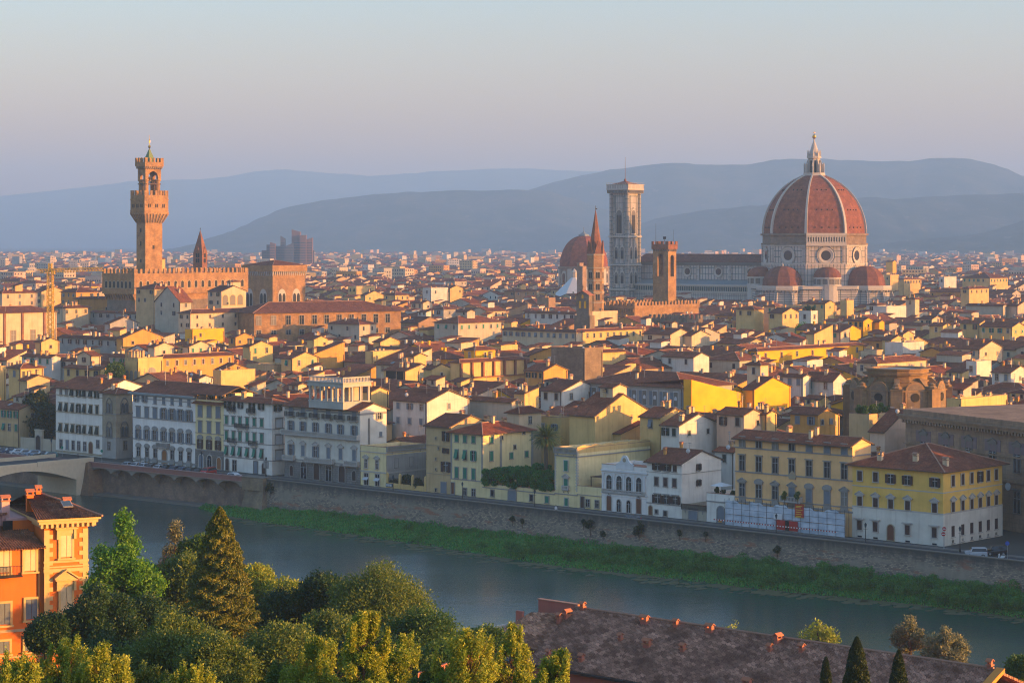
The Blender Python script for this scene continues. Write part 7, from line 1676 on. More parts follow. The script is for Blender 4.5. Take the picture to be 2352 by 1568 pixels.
# ------------------------------------------------------------------ trees: tapered trunk and limbs, a crown of leaf-sized faces
LF = dict(
 olive=leafmat('leaf_grey_green', (.055,.115,.022), (.11,.175,.030), (.19,.23,.04)),
 dark=leafmat('leaf_dark_green', (.014,.050,.018), (.032,.085,.024)),
 mid=leafmat('leaf_mid_green', (.035,.10,.018), (.075,.15,.024)),
 bright=leafmat('leaf_bright_green', (.06,.21,.018), (.13,.28,.022)),
 gold=leafmat('leaf_golden', (.14,.23,.022), (.30,.35,.035), (.42,.43,.06)),
 cypress=leafmat('leaf_cypress', (.012,.035,.010), (.030,.058,.014), (.05,.07,.015), .15),
 conif=leafmat('leaf_conifer', (.050,.095,.016), (.17,.19,.028), (.28,.26,.04), .2),
 silver=leafmat('leaf_silver', (.12,.15,.09), (.20,.22,.13), (.30,.29,.18)),
 city=leafmat('leaf_city_tree', (.015,.040,.014), (.035,.065,.02)))
BARK = plain('bark', (.09,.06,.04), .9)
def leaves(name, pts, nrm, size, mat, parent, rs, aspect=1.9, droop=0.0):
    """pts (n,3) leaf centres, nrm outward direction; one small folded face pair per leaf"""
    n = len(pts)
    d = rs.normal(size=(n,3)); d += nrm*.9; d[:,2] += .25-droop; d /= np.linalg.norm(d, axis=1, keepdims=True)+1e-9
    s = np.cross(d, rs.normal(size=(n,3))); s /= np.linalg.norm(s, axis=1, keepdims=True)+1e-9
    L = size*(.6+.8*rs.random((n,1))); W = L/aspect
    a, b, c, e = pts-d*L*.5, pts+s*W*.5, pts+d*L*.5, pts-s*W*.5
    co = np.stack([a,b,c,e], 1).reshape(-1,3).astype(np.float32)
    idx = np.arange(4*n, dtype=np.int32); tot = np.full(n, 4, dtype=np.int32)
    me = bpy.data.meshes.new(name); fill_mesh(me, co, idx, tot, None, [mat], False, False)
    return link(name, me, parent)
def blob_points(rs, blobs, n, shell=.75):
    """points near the surface of a set of lumps (x,y,z,r); keeps hollows and gaps"""
    B = np.array(blobs); vol = B[:,3]**2; k = rs.choice(len(B), size=n, p=vol/vol.sum())
    d = rs.normal(size=(n,3)); d /= np.linalg.norm(d, axis=1, keepdims=True)
    r = B[k,3]*(shell+(1-shell)*rs.random(n))*(1+.16*np.sin(d[:,0]*7+k)*np.cos(d[:,2]*6+k*1.7))
    p = B[k,:3]+d*r[:,None]*np.array([1,1,.88])
    return p, d
def tree(name, label, cat, base, H_, rad, leaf, nleaf, lsize, seed, shape='round', group=None, trunk=.28, crown0=None, nbl=64, droop=0, sub=.30, aspect=1.9):
    if nleaf > 8000 and base[1] < 260: nleaf = int(nleaf*1.5); lsize *= .74
    rs = np.random.default_rng(seed); T = thing(name, label, cat, base, 0, group)
    rad *= dict(round=1.18, cone=1.0, spire=1.0, tall=1.2)[shape]; asp = dict(round=2.0, cone=3.5, spire=7.5, tall=2.9)[shape]+(.9 if leaf == 'city' else 0)
    ch = min(H_*.97, asp*rad); c0 = H_-ch; blobs = []
    if shape in ('spire', 'cone'):
        n = nleaf; f = rs.random(n)**(.8 if shape == 'spire' else 1.35); cn = shape == 'cone'; q = rs.random(n)*2*math.pi; r = rad*(((1-f)**.66) if cn else np.minimum(1, (1-f)*1.9)**.62*(1-.12*(1-f)))*(.66+.38*rs.random(n)**.7)*(1+(.13 if cn else .09)*(np.sin(q*3+f*9)*np.sin(f*37+1+q)+np.sin(q*5-f*13+2)*np.sin(f*61)+np.sin(q*9+f*17)*np.sin(f*90-q*4)))
        p = np.stack([np.cos(q)*r, np.sin(q)*r, c0+ch*f], 1); d = np.stack([np.cos(q)*.6, np.sin(q)*.6, np.full(n, .9)], 1)
        leaves('crown', p, d, lsize, LF[leaf], T, rs, aspect, droop)
        b = MB(); b.lathe([(trunk, -1.0), (rad*(.6 if cn else .55), c0), (rad*(.38 if cn else .5), c0+ch*.45), (.05, c0+ch*.93)], 7); b.build('trunk', BARK, T); return T
    for i in range(nbl):
        q = rs.random()*2*math.pi; f = rs.random()
        if shape == 'round':
            cz = rs.uniform(-1, 1)*.95; er = math.sqrt(1-cz*cz); k = rs.uniform(.55, 1)**.5*(1-sub); rr = er*rad*k; z = c0+ch*(.5+.5*cz*k); br = rad*sub*rs.uniform(.45, 1.6)
        elif shape == 'cone':
            f = 1-math.sqrt(1-f*.995); rr = rad*(1-f)**.80*(.80+.12*rs.random()); z = c0+ch*f*.96; br = max(.30, rad*sub*(1.12-f)*rs.uniform(.55, 1.15)); rr = max(0, rr-br*.6)
        else:
            f = 1-math.sqrt(1-f*.98); pr = min(1, (1-f)*1.35+.05)**.7; br = rad*sub*rs.uniform(.5, 1.5)*(1-.35*f); rr = max(0, rad*pr*(.45+.55*rs.random())-br*.5); z = c0+ch*(.03+.93*f)
        blobs.append((math.cos(q)*rr, math.sin(q)*rr, min(z, H_-br*.75), br))
    for i in range(1 if shape == 'round' else 3):
        k = i/7; blobs.append((rad*.10*k*math.cos(i*2.4), rad*.10*k*math.sin(i*2.4), H_-rad*sub*(.8 if shape == 'round' else .4)-ch*.34*k, rad*sub*((.8 if shape == 'round' else .38)+.45*k)))
    if name == 'laurel_shrub':                     # upright young shoots
        for k in range(14):
            q = rs.random()*6.28; r0 = rad*rs.uniform(.1, .9); zt_ = H_-ch*.30-rad*.8*(r0/rad)**2+rs.uniform(-.2, .3)*rad*.5
            for j in range(7): blobs.append((math.cos(q)*r0+j*.02, math.sin(q)*r0, zt_+j*.13, .12*(1-j/9)+.03))
    p, d = blob_points(rs, blobs, nleaf, .5)
    if shape != 'cone': p[:, 2] -= .10*rad*np.abs(rs.normal(size=len(p)))*.5
    p += rs.normal(size=p.shape)*(.05*rad+.05 if name != 'laurel_shrub' else .05)
    p[:, 2] = np.minimum(p[:, 2], H_+(1.2 if name == 'laurel_shrub' else .3))
    leaves('crown', p, d, lsize, LF[leaf], T, rs, aspect, droop)
    b = MB(); b.lathe([(trunk*1.3, -1.0), (trunk, H_*.1), (trunk*.75, c0+ch*.3), (trunk*.25, c0+ch*.75)], 7)
    for i in range(0, len(blobs), 3):
        x, y, z, r = blobs[i]; b.tube((0, 0, max(H_*.05, min(z-rad*.7, c0+ch*.6))), (x*.9, y*.9, z), trunk*.35, trunk*.08, 5)
    b.build('trunk', BARK, T); return T
def put(px, py_top, Y, h=None, zb=None):                # base of a tree whose top shows at (px, py_top)
    X = Wx(px, Y); zt_ = Wz(py_top, Y); zb = zhill(X, Y) if zb is None else zb
    return (X, Y, zb), zt_-zb
def T(name, label, cat, px, py, Y, wpx, leaf, n, ls, seed, shape='round', zb=None, **kw):
    base, Hh_ = put(px, py, Y, None, zb); return tree(name, label, cat, base, Hh_, wpx/2/FP*Y, leaf, n, ls, seed, shape, **kw)
# behind: the trees of the villa gardens, back to front
T('broad_tree', 'tall loose bright green tree between the orange villa and the pointed conifer', 'tree', 285, 1172, 215, 190, 'bright', 60000, .42, 1, 'tall', nbl=34, droop=.3, sub=.27)
T('poplar', 'silvery grey leaved tree catching light beside the bright green tree', 'tree', 402, 1196, 235, 130, 'silver', 24000, .38, 2, 'tall', nbl=20)
T('broad_tree', 'small fresh green tree left of the pointed conifer', 'tree', 455, 1222, 232, 85, 'mid', 14000, .4, 3, 'round')
T('broad_tree', 'greyish brown green tree below the silvery tree', 'tree', 428, 1262, 218, 120, 'olive', 22000, .38, 4, 'round')
T('pointed_conifer', 'tall pointed conifer with golden brown sunlit side in the middle of the garden trees', 'conifer', 505, 1165, 185, 172, 'conif', 90000, .26, 5, 'cone', nbl=70, sub=.30)
T('broad_tree', 'small golden green tree right of the pointed conifer', 'tree', 590, 1290, 225, 90, 'gold', 12000, .38, 6, 'round')
T('broad_tree', 'low yellow topped tree on the river edge left of the big dome shaped oak', 'tree', 655, 1316, 222, 90, 'gold', 9000, .36, 7, 'round')
T('broad_tree', 'dark green tree filling the gap right of the pointed conifer', 'tree', 640, 1345, 198, 150, 'dark', 30000, .36, 8, 'round')
T('broad_tree', 'dark tree at the left shoulder of the big dome shaped oak', 'tree', 745, 1312, 196, 130, 'dark', 26000, .34, 9, 'round')
T('evergreen_oak', 'big dome shaped evergreen oak with golden brown top above the river', 'oak', 868, 1288, 188, 245, 'olive', 90000, .27, 10, 'round', nbl=60, sub=.27)
T('broad_tree', 'round dark green tree standing before the orange villa', 'tree', 225, 1338, 172, 175, 'dark', 46000, .30, 11, 'round', nbl=34)
T('broad_tree', 'dark tree low against the orange villa wall', 'tree', 108, 1402, 165, 85, 'dark', 18000, .28, 12, 'round')
T('broad_tree', 'dark green tree in the hollow under the greyish tree', 'tree', 345, 1362, 178, 150, 'dark', 34000, .30, 13, 'round')
T('broad_tree', 'mid green rounded tree right below the big oak', 'tree', 960, 1388, 168, 240, 'mid', 66000, .28, 14, 'round', nbl=44, sub=.27)
T('broad_tree', 'grey green tree below the left side of the big oak', 'tree', 760, 1392, 165, 150, 'olive', 32000, .28, 15, 'round')
T('broad_tree', 'small green tree left of the tiled roof with chimneys', 'tree', 1118, 1430, 205, 90, 'mid', 14000, .34, 16, 'round')
T('evergreen_oak', 'rounded olive green oak at the bottom below the pointed conifer', 'oak', 392, 1396, 138, 235, 'olive', 80000, .23, 17, 'round', nbl=50, sub=.26)
T('evergreen_oak', 'lower olive green oak right of the rounded one', 'oak', 500, 1452, 128, 170, 'olive', 46000, .22, 18, 'round', nbl=34)
T('evergreen_oak', 'olive green oak spreading at the bottom centre left', 'oak', 635, 1420, 134, 220, 'olive', 64000, .23, 19, 'round', nbl=44, sub=.27)
T('broad_tree', 'dark green tree hidden between the two olive oaks', 'tree', 850, 1440, 140, 190, 'dark', 46000, .25, 20, 'round')
T('broad_tree', 'dark green tree under the mid green one near the bottom', 'tree', 1010, 1462, 138, 180, 'mid', 40000, .25, 21, 'round')
T('broad_tree', 'very dark tree mass low at the left edge under the villa', 'tree', 230, 1452, 140, 200, 'dark', 44000, .25, 22, 'round')
# nearest: sunlit laurel-like shrubs whose tips reach into the bottom edge
near = [(40,1508,150,'gold','at the bottom left corner'),(150,1462,120,'gold','rising highest at the bottom left'),(240,1492,110,'gold','third along the bottom left'),(330,1530,100,'olive','low between the golden shrubs at bottom left'),(430,1545,110,'gold','short and low under the round olive oak'),
        (735,1455,130,'gold','under the right side of the spreading oak'),(835,1402,75,'gold','with one tall thin shoot'),(925,1450,120,'gold','left of the red garden wall'),(1075,1438,135,'gold','widest near the long tiled roof'),(1175,1425,95,'gold','overlapping the left end of the long tiled roof'),(1275,1502,80,'gold','right in front of the red wall of the roofed house'),(640,1530,110,'olive','dull green one at the bottom centre'),(1005,1520,120,'olive','dull green one below the golden pair')]
for i, (px, py, wpx, lf, ds) in enumerate(near):
    Y = 82+(i*7) % 13
    X = Wx(px, Y); T('laurel_shrub', ('golden leaved shrub ' if lf == 'gold' else 'shrub ')+ds, 'shrub', px, py, Y, wpx*1.35, lf, 22000, .15, 40+i, 'tall', zb=Wz(1640, Y), nbl=26, sub=.26, aspect=2.4, trunk=.06, group='leafy shrubs along the bottom edge')
for i, (px, py, wpx, Y, ds) in enumerate(((1968,1462,74,150,'widest dark cypress in front of the long tiled roof'),(2064,1492,46,155,'slim dark cypress right of the widest one'),(1897,1508,26,160,'thinnest cypress tip left of the widest one'))):
    T('cypress', ds, 'cypress', px, py, Y, wpx, 'cypress', 30000 if i == 0 else 14000, .17, 60+i, 'spire', nbl=40, group='cypresses by the long roof')
T('poplar', 'pale leaved young poplar nearer the cypresses behind the long roof', 'tree', 2090, 1412, 232, 80, 'silver', 7900, .30, 70, 'round', zb=-3, nbl=14)
T('poplar', 'pale leaved young poplar at the right behind the long roof', 'tree', 2172, 1436, 228, 100, 'silver', 7900, .30, 71, 'round', zb=-3, nbl=14)
T('bush', 'bare yellowish bush behind the middle of the long roof', 'bush', 1878, 1420, 240, 95, 'gold', 2600, .30, 72, 'round', zb=-5, nbl=16)
T('bush', 'thin brown dry bush behind the left half of the long roof', 'bush', 1690, 1422, 250, 80, 'gold', 700, .25, 73, 'round', zb=-4, nbl=16)
T('bush', 'dark green bush in the bottom right corner', 'bush', 2345, 1500, 210, 60, 'mid', 5200, .3, 74, 'round', zb=-4)
# city trees
def CTree(name, label, px, pt, Y, wpx, leaf, n, ls, seed, **kw): T(name, label, 'tree', px, pt, Y, wpx, leaf, n, ls, seed, kw.pop('shape', 'round'), zb=0, **kw)
CTree('quay_tree', 'broad very dark tree on the quay at the left edge before the yellow houses', 92, 893, 596, 90, 'city', 26000, .75, 80, nbl=34)
CTree('courtyard_tree', 'round dark green tree among the roofs left of the arched terrace house', 266, 828, 640, 44, 'mid', 9000, .55, 81)
# date palm
X, Y = Wx(1254, 471), 471; zt_ = Wz(1003, Y)
PM = thing('date_palm', 'tall date palm with a full round crown rising over the vine pergola', 'palm', (X, Y, 0), 0)
b = MB(); b.lathe([(.55,0),(.42,1),(.40,zt_-2.4),(.6,zt_-1.6),(.75,zt_-1.0),(.5,zt_)], 9); b.build('trunk', plain('palm_trunk', (.13,.10,.07)), PM)
rp = random.Random(3); b = MB()
for k in range(210):
    az = rp.uniform(0, 2*math.pi); el = math.asin(rp.uniform(-.75, .98)); L = rp.uniform(3.0, 4.0); c, s_ = math.cos(az), math.sin(az); p = Vector((0,0,zt_-.3)); seg = 7; prev = None
    dv = Vector((c*math.cos(el), s_*math.cos(el), math.sin(el)+.25)).normalized(); sd_ = Vector((-s_, c, 0))
    for j in range(seg+1):
        f = j/seg; wd = .46*math.sin(math.pi*min(1, f*.9+.1))**.6
        cur = (p+sd_*wd+Vector((0,0,-.12)), p.copy(), p-sd_*wd+Vector((0,0,-.12)))
        if prev and wd > 0:
            for q in range(3):                       # split leaflets leave gaps along the frond
                a0, a1 = q/3, q/3+.24
                A = prev[1].lerp(cur[1], a0); B_ = prev[1].lerp(cur[1], a1); E1 = prev[0].lerp(cur[0], a1)+dv*.12; E2 = prev[2].lerp(cur[2], a1)+dv*.12
                b.face([A, B_, E1]); b.face([B_, A, E2])
        prev = cur; p = p+dv*(L/seg); dv = (dv+Vector((0,0,-.10-.10*f))).normalized()
b.build('fronds', leafmat('palm_frond', (.030,.075,.03), (.06,.12,.045), None, .2), PM)
b = MB()
for k in range(26): az = k*.7; b.tube((0,0,zt_-.5),(math.cos(az)*.9, math.sin(az)*.9, zt_-.1-(k%3)*.3),.06,.16,4)
b.build('fruit_stalks', plain('date_stalks', (.35,.16,.04)), PM)
# vine pergola over the garden range
D = I2; w, d, h = D['w'], D['d'], D['h']; x0, x1 = D['xf'](615), w-.1
PG = thing('vine_pergola', 'long vine covered pergola on the low yellow garden range', 'pergola', (D['C'][0], D['C'][1], h), THETA)
b = MB()
for i in range(9):
    x = x0+.3+(x1-x0-.6)*i/8
    for y in (.35, d-1): b.box(x-.08, x+.08, y-.08, y+.08, 0, 2.2)
b.build('posts', M['woodD'], PG)
b = MB(); b.box(x0, x1, .3, .45, 2.2, 2.35); b.box(x0, x1, d-1.1, d-.95, 2.2, 2.35)
for i in range(16): x = x0+(x1-x0)*(i+.5)/16; b.box(x-.04, x+.04, .1, d-.7, 2.35, 2.42)
b.build('beams', M['woodD'], PG)
rs = np.random.default_rng(5); bl = []
for i in range(150):
    x = x0+(x1-x0)*rs.random(); f = (x-x0)/(x1-x0); y = rs.random()**1.6*d*.95-.25; top = 3.1+.9*math.sin(f*math.pi)**.8+(1.0 if .5 < f < .68 and y > d*.5 else 0)
    bl.append((x, y, (top-.2) if y > 1.2 else top*(.10+.75*rs.random())+.5, .55+.5*rs.random()))
p, dd = blob_points(rs, bl, 60000, .6); leaves('vine_foliage', p, dd, .26, leafmat('leaf_vine', (.018,.15,.022), (.04,.22,.03)), PG, rs, 1.3)
# plants on roofs
def planter(label, hd, n, hh, leaf, seed, name='roof_garden'):
    loc = hd['o'].matrix_basis @ Vector((0,0,hd['h'])); o = thing(name, label, 'roof garden', loc, hd['o'].rotation_euler.z); r_ = np.random.default_rng(seed); b = MB(); bl = []
    for i in range(n):
        x, y = r_.random()*hd['w'], r_.random()*hd['d']*.9; b.lathe([(.22,.0),(.34,.55)], 8, x, y); q = hh*(.5+.7*r_.random()); bl += [(x, y, .55+q*.5, q*.45), (x+.2, y, .55+q*.9, q*.35)]
    b.build('pots', M['terra'], o); p, dd = blob_points(r_, bl, n*420, .5); leaves('foliage', p, dd, .24, LF[leaf], o, r_)
planter('leafy roof garden with pots on the ochre house left of the library', RG, 26, 1.6, 'mid', 3); planter('green shrubs on the terrace of the white cube house before the cathedral', TG, 14, 1.5, 'dark', 4)
CTree('courtyard_tree', 'bright bushy shrubs on a terrace right of the low battlemented range', 1848, 738, 900, 40, 'bright', 5000, .6, 83); CTree('courtyard_tree', 'second bushy green shrub row beside the first below the white cube house', 1888, 741, 890, 44, 'bright', 5000, .6, 84)
# shrubs of the small gated garden
for i, u in enumerate((1690,1815,1925)):
    px = zx('f', u); X, Y = FP_(FL(px)); X += VX*2.6; Y += VY*2.6; T('garden_shrub', ['low dark shrub behind the left garden gate pier','taller dark shrub behind the middle garden gate pier','dense dark shrub behind the right garden gate pier'][i], 'shrub', px, zy('f', [1100,1050,1085][i]), Y, 34, 'dark', 4000, .3, 90+i, 'round', zb=0, nbl=14)
# distant dark tree masses
rs = np.random.default_rng(8); bl = []
for _ in range(900):
    Y = rs.uniform(1500, 5000); px = rs.uniform(-20, 2380)
    if rs.random() < .30: px = rs.uniform(1125, 1290); Y = rs.uniform(2050, 2900)
    if not free(Wx(px,Y), Y, 5, 5, .9): continue
    for k in range(2): bl.append((Wx(px,Y)+rs.normal()*6, Y+rs.normal()*8, 4+rs.random()*7, 4+rs.random()*4*(Y/2500)))
p, dd = blob_points(rs, bl, 90000, .7); o = leaves('distant_trees', p, dd, 2.6, LF['city'], None, rs, 1.3); tag(o, 'scattered dark tree masses among the distant houses', 'trees', None, 'stuff')
b = MB(); x0, x1 = Wx(1158, 2300), Wx(1200, 2300); b.face([(x0,2190,7),(x1,2190,7),(x1,2420,8),(x0,2420,8)]); b.box(x0,x1,2189,2190,0,7)
tag(b.build('sports_field', plain('bright_turf', (.03,.30,.05))), 'small bright green sports field among the distant roofs', 'sports field')

# ------------------------------------------------------------------ grass bank below the rough wall
edge = [(455,1166),(500,1181),(600,1199),(700,1212),(800,1226),(900,1241),(1000,1256),(1100,1272),(1176,1285),(1300,1303),(1400,1313),(1500,1324),(1600,1336),(1700,1348),(1800,1358),(1900,1368),(2000,1378),(2100,1388),(2200,1400),(2352,1420),(2520,1440),(2800,1478),(3200,1540)]
EP = [Gp(px, py, -6.5) for px, py in edge]
WP = []
for (ex, ey) in EP:                                     # matching foot of the wall, straight inland
    best = None
    for (xa, ya), (xb, yb) in zip(QW, QW[1:]):
        dx, dy = xb-xa, yb-ya; t_ = ((ex-xa)*dx+(ey-ya)*dy)/(dx*dx+dy*dy); t_ = min(1, max(0, t_)); q = (xa+dx*t_, ya+dy*t_); L = math.dist(q, (ex, ey))
        if best is None or L < best[0]: best = (L, q)
    WP.append(best[1])
b = MB(); ns = 10
def bank(i, f, s_):
    ex = EP[i][0]*(1-f)+EP[i+1][0]*f; ey = EP[i][1]*(1-f)+EP[i+1][1]*f; wx_ = WP[i][0]*(1-f)+WP[i+1][0]*f; wy_ = WP[i][1]*(1-f)+WP[i+1][1]*f
    L = math.dist((ex,ey),(wx_,wy_)); x, y = ex+(wx_-ex)*s_, ey+(wy_-ey)*s_
    z = -6.75+(s_**.8)*(2.0+.45*min(1, max(0, i+f-2)/16))*min(1, .12+max(0, i+f-.6)*.5)+.25*mnoise.noise(Vector((x*.15,y*.15,0)))
    return x, y, z
n1 = (len(EP)-1)*6
for k in range(n1+1):
    i = min(k//6, len(EP)-2); f = k/6-i
    for j in range(ns+1): b.v.append(bank(i, f, j/ns*1.03))
for k in range(n1):
    for j in range(ns): a_ = k*(ns+1)+j; b.f.append((a_, a_+ns+1, a_+ns+2, a_+1)); b.m.append(0)
t = NT('bank_soil', .95, .1); t.col(t.mix(t.noise(t.coord('Object', (.5,.5,.5)), 1, 4), (.035,.07,.022), (.07,.07,.035)))
o = b.build('river_bank', [t.mat], None, True); o['kind'] = 'structure'
rs = np.random.default_rng(11); pts, nr, sz = [], [], []
P_l, S_l = [], []
for k in range(95000):
    i = int(rs.random()*(len(EP)-1)); f = rs.random(); s_ = rs.random()**.9
    x, y, z = bank(i, f, s_); tuft = mnoise.noise(Vector((x*.22, y*.22, 3.0)))
    if s_ < .12 and rs.random() < .5: continue
    P_l.append((x, y, z+.05+rs.random()*(.35+.9*max(0, tuft+.15))*(.35+s_)))
P_l = np.array(P_l); N_ = np.zeros_like(P_l); N_[:,2] = 1.4
gm = leafmat('bank_grass', (.010,.20,.030), (.05,.30,.045), (.26,.34,.09), .35)
o = leaves('bank_grass', P_l, N_, .62, gm, None, rs, 3.2); tag(o, 'tall green grass and reeds along the foot of the river wall', 'grass', None, 'stuff')
# bushes on the bank, thicker to the right
bb_ = []; 
for k in range(230):
    px = 600+1740*rs.random()**.5; i = next(j for j in range(len(edge)-1) if edge[j+1][0] > px); f = (px-edge[i][0])/(edge[i+1][0]-edge[i][0]); x, y, z = bank(i, f, rs.uniform(.2,.8)); bb_.append((x, y, z))
rs2 = np.random.default_rng(12); bl = []
for (x, y, z) in bb_:
    r = .45+rs2.random()*1.1*(.5+min(1, (y < 440)*.6+.3))
    for k in range(4): bl.append((x+rs2.normal()*r*.7, y+rs2.normal()*r*.7, z+r*(.4+.6*rs2.random()), r*(.4+.4*rs2.random())))
p, dd = blob_points(rs2, bl, 130000, .6); o = leaves('bank_scrub', p, dd, .28, leafmat('bank_scrub_leaf', (.03,.15,.025), (.085,.25,.04)), None, rs2, 1.6); tag(o, 'darker green scrub growing thick on the river bank', 'scrub', None, 'stuff')
# weeds rooted in the wall
for i, (px, py, ww) in enumerate(((1177,1190,10),(1356,1205,24),(1468,1212,28),(1385,1225,12),(620,1120,22),(1785,1260,14),(1560,1222,10),(1620,1226,10),(1340,1198,10),(1200,1196,8))):
    q = qat(px, -.6 if px > 605 else -3.0); zc_ = Wz(py, q[1])
    T('wall_bush', 'weed bush in the rough river wall, '+['above a grey patch','left of the pair under the white town house','largest of them under the white town house','small round one between the pair','beside the stone bastion','highest one toward the right','small tuft below the white shuttered house','small tuft below the cream flank','little one above the left of the pair','faint one near the pergola'][i], 'bush', px, py-ww*.55, q[1], ww, 'city', 1300, .3, 120+i, 'round', zb=zc_-ww*.6/FP*q[1], nbl=8, trunk=.05)
# floating weed along the water edge
b = MB(); rs = np.random.default_rng(4)
for k in range(620):
    i = int(1+rs.random()*(len(EP)-2)); f = rs.random(); s_ = -rs.random()**2*.42-.01; x, y, z = bank(i, f, s_); r = .4+rs.random()*1.8; c0 = rs.random()*6
    b.face([(x+math.cos(c0+j*1.05)*r*(.6+.5*rs.random())*1.0*.74+math.sin(c0+j*1.05)*r*.3, y+math.sin(c0+j*1.05)*r*(.5+.4*rs.random()), -6.485+.0004*(k % 40)) for j in range(6)])
tag(b.build('water_weed', plain('floating_weed', (.075,.085,.03), .8)), 'brownish floating weed fringing the grassy river bank', 'water weed', None, 'stuff')
b = MB(); A_, B_ = Gp(1985,1350,-6.3), Gp(2340,1402,-6.3); b.tube((A_[0],A_[1],-6.4),(B_[0],B_[1],-6.4),.22,.18,6); tag(b.build('drift_boom', M['stoneL']), 'long thin pale boom lying along the bank at the right', 'boom')
# ------------------------------------------------------------------ foreground: the long tiled house and the orange villa
def corrug(b, A, B_, Cc_, D_, pitch=.27, amp=.055, m=0, rows=3):
    """barrel tiled slope: A-B eave, D-C ridge; waves run up the slope"""
    A, B_, Cc_, D_ = map(Vector, (A, B_, Cc_, D_)); n = ((B_-A).cross(D_-A)).normalized(); L = (B_-A).length; k = max(4, int(L/pitch))*4; s0 = len(b.v)
    for j in range(rows+1):
        f = j/rows
        for i in range(k+1):
            t_ = i/k; p = (A.lerp(B_, t_)).lerp(D_.lerp(Cc_, t_), f); a = amp*math.cos(2*math.pi*i/4); b.v.append(tuple(p+n*(a+amp)))
    for j in range(rows):
        for i in range(k): q = s0+j*(k+1)+i; b.f.append((q, q+1, q+k+2, q+k+1)); b.m.append(m)
A = Vector(Gp(1322,1392,15.3)); B_ = Vector(Gp(2288,1541,15.0))
L = (B_-A).length; a = math.atan2(B_.y-A.y, B_.x-A.x)
LH = thing('long_tiled_house', 'long low red house under a mottled old tiled roof crowded with small chimneys', 'house', (A.x, A.y, 0), a); M['w_redw'] = plaster('plaster_dusky_red', (.42,.15,.11), .3, .3)
rz_, span, ez = 15.2, 9.8, 10.9
bx_ = L+.0
b = MB(); b.box(2.4, bx_-1.5, -span+.8, -.3, 0, 10.6); b.box(-5.6, 2.38, -6.2, -.3, 0, 11.2); b.box(-7, bx_-1.5, -.3, 8, 0, 10.0); b.face([(bx_-1.5,-span+1,10.3),(bx_-1.5,8,10),(bx_-1.5,0,rz_-.4)]); b.build('wall', M['w_redw'], LH)
b = MB(); corrug(b, (2.0,-span,ez), (bx_,-span,ez), (bx_,0,rz_), (0,0,rz_), .28, .05)
b.slab([(bx_,8.6,12.0),(0,8.6,12.0),(0,0,rz_),(bx_,0,rz_)], .25); b.slab([(2.0,-span,ez-.03),(bx_,-span,ez-.03),(bx_,0,rz_-.03),(0,0,rz_-.03)], .22, 2)
for i in range(int(L/.42)): x = i*.42; b.tube((x, 0, rz_+.04), (x+.44, 0, rz_+.07), .17, .14, 6, 1)
rf_ = b.build('roof', [M['tileF'], M['ridge'], M['fascia']], LH)
b = MB(); b.box(1.8, bx_+.1, -span-.25, -span-.02, ez-.25, ez-.02); b.build('gutter', M['iron'], LH)
b = MB(); corrug(b, (-6.0,-5.6,ez+1.6), (1.6,-7.6,ez+.8), (0.8,-.5,rz_-.5), (-5.2,-1.2,rz_-1.0), .28, .05); b.build('lower_roof', M['tileF'], LH)
b = MB(); b.box(-5.4, .2, .1, .5, 10, rz_+.25); b.box(-5.5, .3, .0, .6, rz_+.25, rz_+.35, 1); b.box(-6.4, -5.45, -2.4, -2.1, 9, rz_-.75); b.box(-6.6, -6.3, -6, -2.2, 8, 13.2, 2); b.build('parapet', [M['w_redw'], M['ridge'], M['stoneL']], LH)
b = MB(); b.slab([(-5.6,-8.2,ez+.2),(.6,-9.6,ez-.4),(1.4,-7.8,ez+.4),(-5.6,-6.0,ez+1.1)], .1); b.build('glass_canopy', M['glassB'], LH)
for i, x in enumerate((2.5, 13, 19, 24, 33, 40)): window(LH, x, 7.0 if i else 4.6, 1.0, 1.8, 'f', 'q', 'sh_b', 'stone', 'f', -span+.77)
CHF = [chimney_mesh(.42,.38,.25, True, ('w_redw','terra')), chimney_mesh(.78,.42,.3, True, ('w_redw','terra')), chimney_mesh(.34,.34,.2, True, ('w_redw','terra'))]
inv = Matrix.Rotation(-a, 4, 'Z')
for (px, py, k) in ((1303,1410,1),(1284,1418,0),(1338,1392,0),(1480,1424,1),(1552,1432,0),(1630,1444,1),(1486,1477,1),(1568,1488,0),(1260,1500,2),(1335,1510,0),(1787,1466,1),(1841,1489,0),(1768,1488,2),(1716,1570,1),(2060,1512,2),(2280,1524,0),(1425,1462,2)):
    # where the sight line meets the roof plane
    best = None
    for j in range(0, 400):
        Y = 200+j*.15; X = Wx(px, Y); z = Wz(py+8, Y); q = inv @ Vector((X-A.x, Y-A.y, 0)); zr_f = rz_+q.y*(rz_-ez)/span if q.y < 0 else rz_
        e = abs(z-zr_f)
        if best is None or e < best[0]: best = (e, q.x, min(q.y, 0), zr_f)
    link('chimney', CHF[k], rf_, (best[1], best[2], best[3]), R(90) if k == 1 and px % 2 else 0)
EPm = plaster('plaster_orange_end', (.62,.26,.06), .2, .2)
b = MB(); b.box(bx_-1.45, bx_+.1, -span-.1, .4, 8, ez-.3); b.box(bx_-1.4, bx_+.8, -span, -.2, ez-.3, ez+.3); b.loft([[(bx_+.05,-span,ez-.2),(bx_+.9,-span,ez-.2),(bx_+.9,-span,ez+.15),(bx_+.05,-span,ez+.15)], [(bx_+.05,0,rz_-.2),(bx_+.9,0,rz_-.2),(bx_+.9,0,rz_+.2),(bx_+.05,0,rz_+.2)]]); b.build('end_cornice', EPm, LH)

